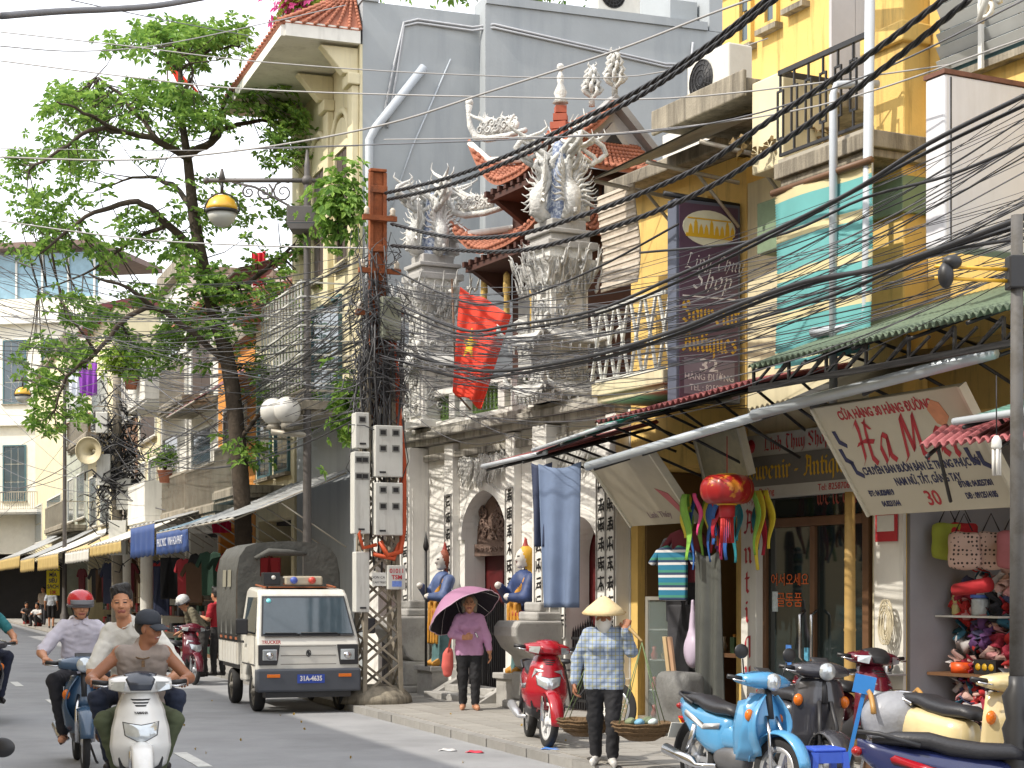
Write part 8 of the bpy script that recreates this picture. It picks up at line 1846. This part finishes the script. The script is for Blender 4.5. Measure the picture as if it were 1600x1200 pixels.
# ================================================================== temple guardians
def guardian(label, t, y, z0, robe, trim, hood, spear):
    G = fthing(FA, 'guardian_statue', label, 'statue', t, y, z0, 'painted temple guardians', turn=R(-90)); S = Soft()     # x forward = towards the street
    S.cap((.02, 0, .05), (.02, 0, .75), .2, .17, 1, .05, ((1, 0, 0), .8)); S.cap((0, 0, .75), (.02, 0, 1.25), .17, .19, 0, .05, ((1, 0, 0), .8))
    for s in (-1, 1): S.chain([(0, s*.2, 1.3), (.12, s*.26, 1.05), (.3, s*.16, 1.05 if s > 0 else 1.2)], [.09, .085, .06], 0, .03); S.ell((.34, s*.14, 1.06 if s > 0 else 1.22), .05, 4)
    S.ell((.03, 0, 1.6), (.1, .09, .13), 4); S.cap((.12, 0, 1.6), (.14, 0, 1.57), .018, .02, 4, .01); S.ell((.06, 0, 1.5), (.06, .06, .05), 4)
    S.ell((-.03, 0, 1.63), (.12, .115, .14), 3, .01); S.cap((-.08, 0, 1.6), (-.12, 0, 1.3), .08, .1, 3); S.cap((-.02, 0, 1.75), (-.02, 0, 1.88), .045, .015, 5)
    for k in range(4): S.cap((.16, -.15 + .1*k, .95), (.2, -.12 + .1*k, .35), .035, .025, 2, .01)
    S.chain([(.05, .17, 1.3), (.19, 0, 1.0), (.12, -.18, .8)], [.04, .04, .04], 2, .01); S.cap((.12, -.2, .82), (.14, .2, .82), .05, .05, 5, .01)
    for s in (-1, 1): S.cap((.02, s*.1, .1), (.2, s*.1, .03), .06, .05, 2, .02)
    k = MB(); S.into(k, .022, [((.13, .04, 1.62), (.03, .02, .01), 6), ((.13, -.04, 1.62), (.03, .02, .01), 6), ((.13, 0, 1.54), (.03, .025, .01), 5)])
    k.build('figure', [robe, mat('teal_skirt', (86, 120, 122), .6, var=.25, vs=9), trim, hood, mat('painted_face', (206, 202, 196), .6), mat('paint_crimson', (150, 50, 42), .6), m_ink], G)
    if spear: k = MB(); k.tube([(.36, .14, 0), (.36, .14, 1.75)], .02, 6); k.lathe([(.03, 0), (.045, .06), (.0, .3)], 6, (.36, .14, 1.75)); k.build('spear', m_ink, G)
gold = mat('ochre_trim', (188, 132, 44), .6, var=.2, vs=9)
guardian('painted guardian holding a spear left of the middle temple door', .42, -.16, PZ + .46, mat('guardian_blue', (76, 94, 136), .6, var=.25, vs=9), gold, mat('guardian_rust', (140, 72, 48), .6, var=.15), True)
guardian('painted guardian with yellow hood right of the middle temple door', 3.08, -.16, PZ + .46, mat('guardian_navy', (48, 66, 110), .6, var=.25, vs=9), gold, mat('guardian_yellow', (206, 160, 50), .6, var=.15), False)
# ================================================================== lantern and hung goods
def hung(F, name, label, cat, t, y, z, group=None, turn=0.): return fthing(F, name, label, cat, t, y, z, group, turn)
t, z = FA.tz(1136, 765, -1.15)
LN = hung(FA, 'silk_lantern', 'round red silk lantern with gold trim under the awning', 'lantern', t, -1.15, z)
k = MB(); prof = [(.1, .14), (.2, .12), (.265, .06), (.28, 0), (.265, -.06), (.2, -.12), (.1, -.14)]; vs = []
k.grid(lambda u, v: (lambda r, h: (r*(1 - .05*abs(math.sin(7*u*2*math.pi)))*math.cos(u*2*math.pi), r*(1 - .05*abs(math.sin(7*u*2*math.pi)))*math.sin(u*2*math.pi), h))(.08 + .2*math.sin(math.pi*(.08 + .84*v))**.7, .15*math.cos(math.pi*(.03 + .94*v))), 56, 14, cu=True)
k.build('silk_globe', mat('lantern_silk', (150, 24, 26), .4, var=.15, coat=.12, dirt=.7, dcol=(206, 140, 40), ds=5, dlo=.56, dhi=.6), LN)
for zz, r_ in ((.15, .1), (-.15, .1), (-.135, .15)): k = MB(); k.lathe([(r_, -.012), (r_ + .01, 0), (r_, .012)], 24, (0, 0, zz)); k.build('gold_ring', m_gold, LN)
k = MB(); k.lathe([(.085, -.16), (.08, -.28), (.03, -.3)], 18); k.build('lower_collar', m_redl, LN); k = MB(); k.tube([(0, 0, .15), (0, 0, .55)], .006, 4); k.build('cord', m_redl, LN)
k = MB()
for i in range(20): a = i*.314; k.tube([(.06*math.cos(a), .06*math.sin(a), -.29), (.07*math.cos(a), .07*math.sin(a), -.55)], .007, 4)
k.build('tassel', mat('tassel_red', (190, 40, 40), .6), LN)
rg = random.Random(4); cols = dict(crimson=(176, 24, 50), yellow=(206, 186, 50), pink=(206, 60, 120), blue=(40, 90, 160), teal=(30, 120, 130), green=(120, 170, 60), orange=(214, 96, 40), purple=(120, 50, 120))
for i in range(28):
    nm = rg.choice(list(cols)); x = rg.uniform(8.3, 9.55); L = rg.uniform(.45, .85)
    o = hung(FA, 'ribbon_scarf', f'{nm} ribbon scarf in the bunch hanging under the red lantern', 'scarf', x, rg.uniform(-1.0, -.6), 2.66 + PZ, 'ribbon scarves'); k = MB(); w_ = rg.uniform(.05, .11); ph = rg.random()*6
    k.grid(lambda u, v: ((u - .5)*w_*(1 + .5*math.sin(5*v)) + .03*math.sin(4*v + ph), .03*math.sin(7*v + ph), -L*v), 3, 12, thick=.006); k.build('ribbon', mat('ribbon_' + nm, cols[nm], .6, var=.15, vs=9), o)
def sheet_cloth(parent, name, m, w0, w1, h, fold, n=5, ph=0., thick=.006):
    k = MB(); k.grid(lambda u, v: ((u - .5)*(w0 + (w1 - w0)*v), fold*math.sin(u*n*2*math.pi + ph + v)*(.3 + .7*v), -h*v - .06*h*math.sin(u*math.pi)*(1 - v)*.6), 40, 24, thick=thick); return k.build(name, m, parent)
BC = hung(FA, 'hanging_cloth', 'large faded blue cloth hung from the awning in front of the temple', 'cloth', 6.55, -1.5, 3.2, turn=R(28)); sheet_cloth(BC, 'cloth', mat('faded_blue', (104, 120, 148), .8, var=.14, vs=2, bump=.2, bs=5), .6, .5, 1.7, .05, 2)
sheet_cloth(BC, 'dark_fold', mat('navy_fold', (50, 58, 82), .8, var=.1), .3, .22, 1.0, .04, 2, 1.0).location = (-.3, .06, .02)
def garment(parent, m, w_, h, sl=True, trousers=False):
    k = MB(); a = w_/2
    pts = [(-a*.35, 0), (-a, -.05), (-a*1.55, -.32*h), (-a*1.25, -.38*h), (-a*.9, -.22*h), (-a*.85, -h), (a*.85, -h), (a*.9, -.22*h), (a*1.25, -.38*h), (a*1.55, -.32*h), (a, -.05), (a*.35, 0), (0, -.06)] if not trousers else [(-a, 0), (-a*.95, -h), (-a*.15, -h), (0, -.3*h), (a*.15, -h), (a*.95, -h), (a, 0)]
    k.prism(pts, -.035, .035); return k.build('garment', m, parent, bevel=.02)
gm = [('black', (34, 34, 38)), ('charcoal', (58, 58, 62)), ('maroon', (96, 30, 40)), ('navy', (36, 44, 70)), ('bottle green', (36, 66, 52)), ('grey', (120, 120, 122)), ('crimson', (150, 34, 44)), ('brown', (92, 70, 54))]
for (lab, x, y, z, w_, h, c, tr) in (('black jacket hanging at the souvenir shop entrance', 7.75, -.55, 2.25, .5, 1.0, 0, False), ('dark trousers hanging under the black jacket', 7.85, -.6, 1.45, .42, .95, 1, True), ('maroon blouse hanging beside the ribbons', 8.05, -.7, 2.3, .4, .6, 2, False)):
    o = hung(FA, 'hanging_garment', lab, 'garment', x, y, z + PZ, 'garments at the souvenir shop', R(30)); garment(o, cloth('hung_' + gm[c][0].replace(' ', '_'), gm[c][1]), w_, h, trousers=tr)
o = hung(FA, 'striped_jersey', 'blue, white and green striped jersey hanging at the shop entrance', 'garment', 8.0, -.85, 2.12 + PZ, None, R(30)); garment(o, stripes_mat('jersey_stripes', [(30, 110, 140, 2), (206, 206, 206, 1), (40, 60, 90, 1), (60, 130, 110, 1)], 2, .14), .4, .62)
o = hung(FA, 'plastic_sheet', 'dark grey plastic sheet hanging beside the Antique board', 'sheet', 8.55, -.75, 2.05 + PZ, None, R(20)); sheet_cloth(o, 'cloth', mat('grey_plastic', (84, 86, 82), .35, var=.2), .34, .4, 1.75, .05, 2)
o = hung(FA, 'plastic_bag', 'pale lilac plastic bag hanging in the shop entrance', 'bag', 8.25, -.75, 1.25 + PZ); s_ = Soft(); s_.ell((0, 0, -.3), (.13, .09, .2), 0); s_.cap((0, 0, -.1), (0, 0, .25), .05, .02, 0, .06); k = MB(); s_.into(k, .02); k.build('sack', mat('lilac_plastic', (190, 176, 196), .3, var=.1), o)
# glass cabinet, sack, bucket, planks
o = hung(FA, 'glass_cabinet', 'narrow glazed display cabinet at the souvenir shop entrance', 'cabinet', 7.35, -.55, PZ, None, R(55)); k = MB()
for x in (-.2, .2):
    for y in (-.15, .15): k.box(x - .015, x + .015, y - .015, y + .015, .1, 1.5)
k.box(-.215, .215, -.165, .165, .06, .12); k.box(-.215, .215, -.165, .165, 1.5, 1.54); k.build('frame', mat('aluminium', (176, 172, 160), .4, metal=.5), o)
for zz in (.45, .8, 1.15): k = MB(); k.box(-.18, .18, -.13, .13, zz, zz + .012); k.build('shelf', m_frame, o)
k = MB(); k.box(-.185, .185, -.155, -.15, .13, 1.49); k.build('pane', mat('cabinet_glass', (150, 164, 160), .05, alpha=.35, var=0), o)
for i in range(9): k = MB(); k.lathe([(.03, 0), (.045, .05), (.02, .1), (.03, .14), (.0, .15)], 10, (-.12 + .12*(i % 3), 0, (.14, .465, .815)[i//3])); k.build('figurine', mat(f'figurine_{i % 3}', ((160, 60, 50), (190, 170, 120), (90, 110, 90))[i % 3], .4), o)
o = hung(FA, 'woven_sack', 'grey woven plastic sack standing below the hung clothes', 'sack', 8.3, -.95, PZ); s_ = Soft(); s_.box((0, 0, .36), (.3, .16, .36), .09, 0); s_.ell((.1, -.1, .5), (.2, .12, .2), 0, .08); k = MB(); s_.into(k, .025); k.build('bag', mat('sack_grey', (112, 112, 110), .6, var=.15, vs=20, bump=.4, bs=60), o)
q = ground_at(1079, 18.6, PZ); o = thing('bucket', 'red plastic bucket with yellow handle on the pavement', 'bucket', q); k = MB(); k.lathe([(.09, 0), (.12, .24), (.132, .245), (.132, .26), (.11, .26), (.082, .02), (0, .02)], 24); k.build('pail', mat('bucket_red', (206, 36, 30), .35, var=.05), o); k = MB(); k.tube([(-.125, 0, .24), (-.1, -.09, .17), (0, -.14, .13), (.1, -.09, .17), (.125, 0, .24)], .008, 6); k.build('handle', m_lyel, o)
for i, (x, c) in enumerate(((7.95, (196, 170, 130)), (8.05, (186, 150, 120)))): o = hung(FA, 'timber_plank', ['pale timber plank leaning by the woven sack', 'reddish timber plank leaning by the woven sack'][i], 'plank', x, -.95, PZ); k = MB(); k.cbox((0, .1, .55), (.07, .025, 1.1), rot3(8, 0, 0)); k.build('board', mat(f'plank_{i}', c, .7, var=.1), o)
# souvenirs inside the open shop
o = hung(FA, 'display_table', 'cluttered display table inside the souvenir shop', 'table', 7.0, 1.0, PZ + .05); k = MB(); k.box(-.9, .7, -.4, .4, .75, .8); k.build('table_top', m_timber, o)
for x in (-.85, .65): k = MB(); k.box(x - .03, x + .03, -.35, .35, 0, .75); k.build('leg', m_timber, o)
for i in range(22):
    x, y = rg.uniform(6.2, 7.6), rg.uniform(.7, 1.3); h = rg.uniform(.06, .22); nm = ['red', 'dark', 'amber', 'pale', 'green'][i % 5]; c = ((160, 40, 36), (50, 44, 44), (190, 130, 50), (196, 190, 176), (60, 90, 60))[i % 5]
    o = hung(FA, 'souvenir', f'small {nm} souvenir on the shop display table', 'souvenir', x, y, PZ + .85, 'souvenirs on the table'); k = MB(); k.lathe([(.03, 0), (.045, h*.4), (.02, h*.75), (.03, h), (.0, h)], 8) if i % 2 else k.cbox((0, 0, h/2), (.09, .07, h)); k.build('piece', mat('souvenir_' + nm, c, .4, var=.2), o)
# bamboo pole, ropes and kettle by the white pier
o = hung(FA, 'bamboo_post', 'yellowed bamboo post between the two shops', 'post', 10.5, -.35, PZ); k = MB(); k.lathe([(.065, 0), (.06, .5), (.066, .52), (.06, .54), (.058, 1.2), (.064, 1.22), (.057, 1.24), (.055, 1.9), (.061, 1.92), (.055, 1.94), (.053, 2.6)], 14); k.build('cane', mat('old_bamboo', (176, 144, 84), .6, var=.2, vs=5, dirt=.5, dcol=(96, 70, 40), ds=5), o)
o = hung(FA, 'wall_shelf', 'small metal shelf with kettle fixed to the white pier', 'shelf', 10.78, -.1, PZ + .78); k = MB(); k.box(-.2, .28, -.28, 0, 0, .015); k.build('board', m_rim, o)
o = hung(FA, 'kettle', 'steel electric kettle on the small shelf', 'kettle', 10.9, -.24, PZ + .797); k = MB(); k.lathe([(.075, 0), (.08, .02), (.07, .13), (.05, .19), (.02, .205), (0, .21)], 18); k.build('body', m_chrome, o); k = MB(); k.tube([(.06, 0, .18), (.12, 0, .16), (.12, 0, .06), (.075, 0, .03)], .012, 6); k.build('handle', m_blk, o); k = MB(); k.tube([(-.06, 0, .12), (-.11, 0, .17)], [.016, .01], 6); k.build('spout', m_chrome, o)
o = hung(FA, 'steel_cup', 'steel cup beside the kettle', 'cup', 10.68, -.24, PZ + .797); k = MB(); k.lathe([(.045, 0), (.05, .1), (.044, .1), (.04, .01), (0, .01)], 16); k.build('cup_body', m_chrome, o)
o = hung(FA, 'rope_coil', 'pale rope coils hanging on the white pier', 'rope', 10.85, -.16, PZ + 1.35); k = MB()
for i in range(9): k.tube([((.06 + .01*(i % 4))*math.cos(a) + .01*i - .04, -.02 - .008*(i % 3), .17*math.sin(a) - .05*(i % 3)) for a in np.linspace(0, 2*math.pi, 17)[:-1]], .008, 5, closed=True)
k.build('strands', mat('pale_rope', (196, 186, 160), .8, var=.1), o)
o = hung(FA, 'pier_notice', 'small red and white notice on the white pier', 'notice', 10.77, -.1, PZ + 2.1); k = MB(); k.box(-.16, .16, -.02, 0, 0, .36); k.build('plate', m_redl, o); k = MB(); k.box(-.13, .13, -.024, -.021, .1, .26); k.build('white_band', m_frame, o)
# clothes shop
sh = hung(FA, 'goods_shelf', 'shelf with bottle and jar inside the clothes shop', 'shelf', 11.0, .5, PZ); k = MB(); k.box(.01, .9, -.2, .2, 1.35, 1.37); k.build('upper_board', m_frame, sh); k = MB(); k.box(.01, 1.3, -.3, .25, .78, .81); k.build('lower_board', m_timber, sh)
o = hung(FA, 'oil_bottle', 'clear bottle of yellowish oil on the clothes shop shelf', 'bottle', 11.15, .45, PZ + 1.372); k = MB(); k.lathe([(.04, 0), (.045, .02), (.045, .17), (.02, .22), (.018, .27), (0, .27)], 14); k.build('glass', mat('oil', (186, 176, 120), .15, var=.1), o)
o = hung(FA, 'storage_jar', 'glass jar with blue lid on the clothes shop shelf', 'jar', 11.5, .45, PZ + 1.372); k = MB(); k.lathe([(.085, 0), (.09, .02), (.09, .15), (.075, .17)], 18); k.build('glass', mat('jar_glass', (176, 182, 182), .1, var=.2, vs=12), o); k = MB(); k.lathe([(.1, .17), (.1, .2), (0, .2)], 18); k.build('lid', mat('lid_blue', (80, 110, 190), .4), o)
o = hung(FA, 'biscuit_tin', 'orange tin on the lower clothes shop shelf', 'tin', 11.35, .35, PZ + .812); k = MB(); k.lathe([(.11, 0), (.11, .1), (0, .1)], 20); k.build('tin_body', mat('tin_orange', (216, 84, 30), .4), o)
o = hung(FA, 'gift_box', 'black box with gold discs on the lower shelf', 'box', 11.75, .35, PZ + .812); k = MB(); k.box(-.15, .15, -.08, .08, 0, .14); k.build('box_body', m_ink, o)
for i in range(3): k = MB(); k.lathe([(.035, 0), (.035, .004)], 12, (-.09 + .09*i, -.081, .07), (0, -1, 0)); k.build('gold_disc', m_gold, o)
dots = mat('polka_fabric', (206, 178, 166), .8, var=0); n_ = dots.node_tree.nodes; vo = n_.new('ShaderNodeTexVoronoi'); vo.inputs['Scale'].default_value = 24; vo.inputs['Randomness'].default_value = .3; tcx = n_.new('ShaderNodeTexCoord'); dots.node_tree.links.new(tcx.outputs['Object'], vo.inputs['Vector'])
cr_ = n_.new('ShaderNodeValToRGB'); cr_.color_ramp.interpolation = 'CONSTANT'; cr_.color_ramp.elements[0].color = (.05, .03, .03, 1); cr_.color_ramp.elements[1].position = .3; cr_.color_ramp.elements[1].color = (*lin((206, 178, 166)), 1); dots.node_tree.links.new(vo.outputs['Distance'], cr_.inputs[0]); dots.node_tree.links.new(cr_.outputs[0], n_['Principled BSDF'].inputs['Base Color'])
for (x, y, z, m_, lab) in ((11.6, .15, 2.2, dots, 'pink polka-dot pouch hanging in front'), (11.75, .35, 2.2, dots, 'second polka-dot pouch hanging behind the first'), (12.1, .3, 2.2, mat('rose_fabric', (170, 104, 110), .8, var=.15), 'dusky rose pouch hanging near the post'), (11.35, .35, 2.3, mat('red_fabric', (176, 36, 44), .8, var=.15), 'red cloth bundle hanging beside the pouches'), (11.25, .25, 2.3, mat('lime_fabric', (150, 160, 60), .8, var=.15), 'lime green cloth hanging beside the red bundle')):
    o = hung(FA, 'hanging_pouch', lab, 'pouch', x, y, z + PZ, 'pouches in the clothes shop', R(35)); s_ = Soft(); s_.box((0, 0, -.2), (.15, .04, .17), .035, 0); s_.ell((.02, -.03, -.28), (.15, .06, .11), 0, .06); s_.ell((-.06, -.02, -.12), (.07, .05, .09), 0, .05); k = MB(); s_.into(k, .022); k.build('pouch_body', m_, o); k = MB(); k.tube([(-.08, 0, -.02), (0, 0, .15), (.08, 0, -.02)], .007, 4); k.build('loop', m_ink, o)
hp = hung(FA, 'clothes_heap', 'jumbled heap of coloured stockings and underwear in the shop', 'clothes', 11.85, .25, PZ); k = MB(); hc = [(34, 34, 40), (190, 186, 186), (150, 40, 60), (40, 90, 110), (96, 60, 110), (196, 140, 140), (60, 60, 90), (170, 40, 40), (206, 170, 160), (70, 44, 50)]
k.cbox((0.1, .5, .6), (1.4, .5, 1.2), m=0)
for i in range(260):
    x, zz = rg.uniform(-.7, .9), rg.uniform(.1, 1.75); y = .15 - .1*rg.random() + .12*zz; m_ = rg.randrange(10); r_ = rg.uniform(.05, .11); n0 = len(k.v)
    tmp = MB(); a, b_, c_ = rg.random()*6, rg.random()*6, rg.uniform(2, 4)
    tmp.grid(lambda u, v: ((u - .5)*2.4*r_, .05*math.sin(c_*u*3 + a) + .05*math.sin(v*5 + b_) - .03*v, (v - .5)*1.8*r_ + .03*math.sin(u*6 + b_)), 6, 5, thick=.008); tmp.xf(Matrix.Translation((x, y, zz)) @ Euler((rg.uniform(-.6, .6), rg.uniform(-1.5, 1.5), rg.uniform(-.7, .7))).to_matrix().to_4x4()); k.add(tmp.v, tmp.f, m_, True)
o = k.build('heaped_clothes', [cloth(f'heap{i}', c) for i, c in enumerate(hc)], hp, kind='stuff')
o = hung(FA, 'cloth_roll', 'red wrapped roll lying on the clothes heap', 'roll', 11.9, .0, PZ + 1.62); k = MB(); k.tube([(-.25, 0, 0), (.2, 0, .05)], [.06, .07], 12); k.build('roll_body', MATS['red_fabric'], o)
# wrapped bundle, stool, blue cart in front
q = ground_at(1395, 13.2, PZ); o = thing('wrapped_bundle', 'grey plastic-wrapped bundle taped in brown beside the cream scooter', 'bundle', q); s_ = Soft(); s_.ell((0, 0, .66), (.25, .22, .19), 0); s_.box((0, 0, .62), (.2, .18, .16), .1, 0, .06); k = MB(); s_.into(k, .02); k.build('bale', mat('grey_wrap', (146, 148, 154), .4, var=.12, vs=5, bump=.8, bs=9), o)
for a in (-.12, .12): k = MB(); k.tube([(a*1.6, -.2*math.cos(b_)*1.12, .65 + .2*math.sin(b_)*1.03) for b_ in np.linspace(.2, 2.8, 11)], .022, 4); k.build('tape', mat('brown_tape', (172, 130, 70), .4), o)
k = MB(); k.box(-.2, .2, -.15, .15, 0, .46); k.build('crate', m_timber, o)
q = ground_at(1287, 12.9, PZ); o = thing('plastic_stool', 'blue plastic stool in front of the grey scooter', 'stool', q, R(12)); mb_ = mat('stool_blue', (58, 92, 196), .4, var=.05); k = MB(); k.box(-.13, .13, -.13, .13, .42, .45); k.build('seat', mb_, o, bevel=.015)
for sx in (-1, 1):
    for sy in (-1, 1): k = MB(); k.beam((sx*.115, sy*.115, .42), (sx*.15, sy*.15, 0), .045); k.build('leg', mb_, o)
for s in (-1, 1): k = MB(); k.box(-.125, .125, s*.125 - .01, s*.125 + .01, .34, .42); k.build('apron', mb_, o)
q = ground_at(1340, 13.2, PZ); o = thing('folding_trolley', 'blue folding trolley leaning beside the wrapped bundle', 'trolley', q, R(-10)); k = MB(); k.beam((-.12, 0, .1), (.05, 0, .86), .05, .03); k.build('upright', mat('trolley_blue', (46, 120, 190), .4), o); k = MB(); k.cbox((.05, -.02, .9), (.16, .05, .14), rot3(0, 12, 0)); k.build('handle_plate', MATS['trolley_blue'], o); k = MB(); k.beam((-.02, .04, .05), (.15, .04, .8), .02); k.build('leg', m_chrome, o)
# yellow banner and goods on the left row
q = at(83, 906, 69); o = thing('street_banner', 'yellow vertical banner advertising sugar cane juice for 10K', 'banner', q); k = MB(); k.box(-.26, .26, -.02, .02, -.62, .56); k.build('panel', mat('banner_yellow', (226, 206, 40), .6, var=.06), o)
for i, (s_t, m_) in enumerate((('NƯỚC', m_navyl), ('MÍA', m_navyl), ('SIÊU', m_navyl), ('SẠCH', m_navyl), ('10K', m_redl))): lettering(o, s_t, .22, m_, Matrix.Translation((0, -.025, .43 - .235*i)) @ STAND, extrude=.002, bold=.006, xs=.8)
k = MB(); k.tube([(-.6, 0, .58), (.6, 0, .62)], .012, 4); k.build('string', m_cable, o)
spots = [(-36 + i*1.25, rg.uniform(-.9, -.3)) for i in range(27)]
plc = ['below the blue-grey awning', 'below the grey awning with navy valance', 'below the white sheet awning', 'below the tan awning', 'below the pale fringed awning']
for i, (t, y) in enumerate(spots):
    nm, c = rg.choice(gm); pl_ = plc[0] if t > -10.7 else plc[1] if t > -15 else plc[2] if t > -22 else plc[3] if t > -29 else plc[4]
    o = hung(FB, 'hanging_garment', f'{nm} garment hung {pl_}', 'garment', t, y, rg.uniform(2.3, 2.6), 'garments down the left row', R(rg.uniform(20, 80))); garment(o, cloth('hung_' + nm.replace(' ', '_'), c), .5, rg.uniform(.8, 1.4), trousers=rg.random() < .25)
for i, (t, wd) in enumerate(((-7.6, 2.2), (-12.6, 2.4), (-17.5, 2.6), (-24, 3), (-31, 3.5))):
    o = hung(FB, 'clothes_rack', f'low rack of dark folded goods {plc[i]}', 'rack', t, -.2, PZ); k = MB(); k.box(-wd/2, wd/2, -.3, .3, .0, .08); k.box(-wd/2, wd/2, .24, .3, .08, 1.5); k.build('frame', m_timber, o)
    for j in range(3): k = MB(); k.box(-wd/2, wd/2, -.3, .24, .45 + .45*j, .47 + .45*j); k.build('shelf', m_timber, o)
    for j in range(18): k = MB(); x = -wd/2 + .1 + (j % 6)*wd/6.4; zz = .085 + .45*(j//6) if j < 6 else .475 + .45*(j//6 - 1); k.box(x, x + wd/8, -.28, .2, zz, zz + rg.uniform(.1, .3)); k.build('folded_stack', cloth('hung_' + gm[j % 8][0].replace(' ', '_'), gm[j % 8][1]), o)
for (px, py, Y, w_, h, c, lab) in ((137, 580, 58, .75, 1.15, (128, 60, 160), 'purple cloth drying on a far balcony'), (120, 590, 58.4, .7, .95, (206, 212, 220), 'white shirt drying beside the purple cloth'), (404, 408, 38, .35, .75, (186, 26, 44), 'red cloth hanging high behind the tree'), (345, 822, 37, .5, .35, (196, 30, 70), 'crimson bag hanging by the tree trunk')):
    o = thing('drying_cloth', lab, 'cloth', at(px, py - 15, Y), R(-20)); sheet_cloth(o, 'cloth', cloth(f'dry{c[0]}', c), w_, w_*.9, h, .07, 3)
# litter
for (px, py, c, lab, n) in ((860, 1180, (60, 130, 220), 'crumpled blue plastic bag on the kerb', 2), (742, 1171, (206, 60, 80), 'red and white wrapper in the gutter', 2), (700, 1168, (206, 206, 206), 'white scrap of paper in the gutter', 1)):
    Y = FPX*(CAMZ - .03)/(py - HOR); o = thing('litter', lab, 'litter', at(px, py, Y), 0); o.location.z = PZ + .005 if px > 800 else .004; k = MB(); k.grid(lambda u, v: ((u - .5)*.2*(1 - .4*v), (v - .5)*.22 + .03*math.sin(6*u), .006 + .003*math.sin(u*9 + v*7)), 9, 7, thick=.003); k.build('scrap', mat(f'litter{c[1]}', c, .4, var=.15), o)
lf = MB()
for i in range(30):
    t, y = rg.uniform(-6, 8), rg.uniform(-3.5, 1.5); p = FK.w(t, y, .008 if y < 0 else PZ + .016); whorl(lf, p, (rg.uniform(-.3, .3), 0, 1), rg.uniform(.03, .06), 1, rg, .3)
o = lf.build('fallen_leaves', mat('dry_leaf', (168, 140, 70), .8), kind='stuff'); tag(o, 'scattered dry leaves on the road and pavement', 'leaves')
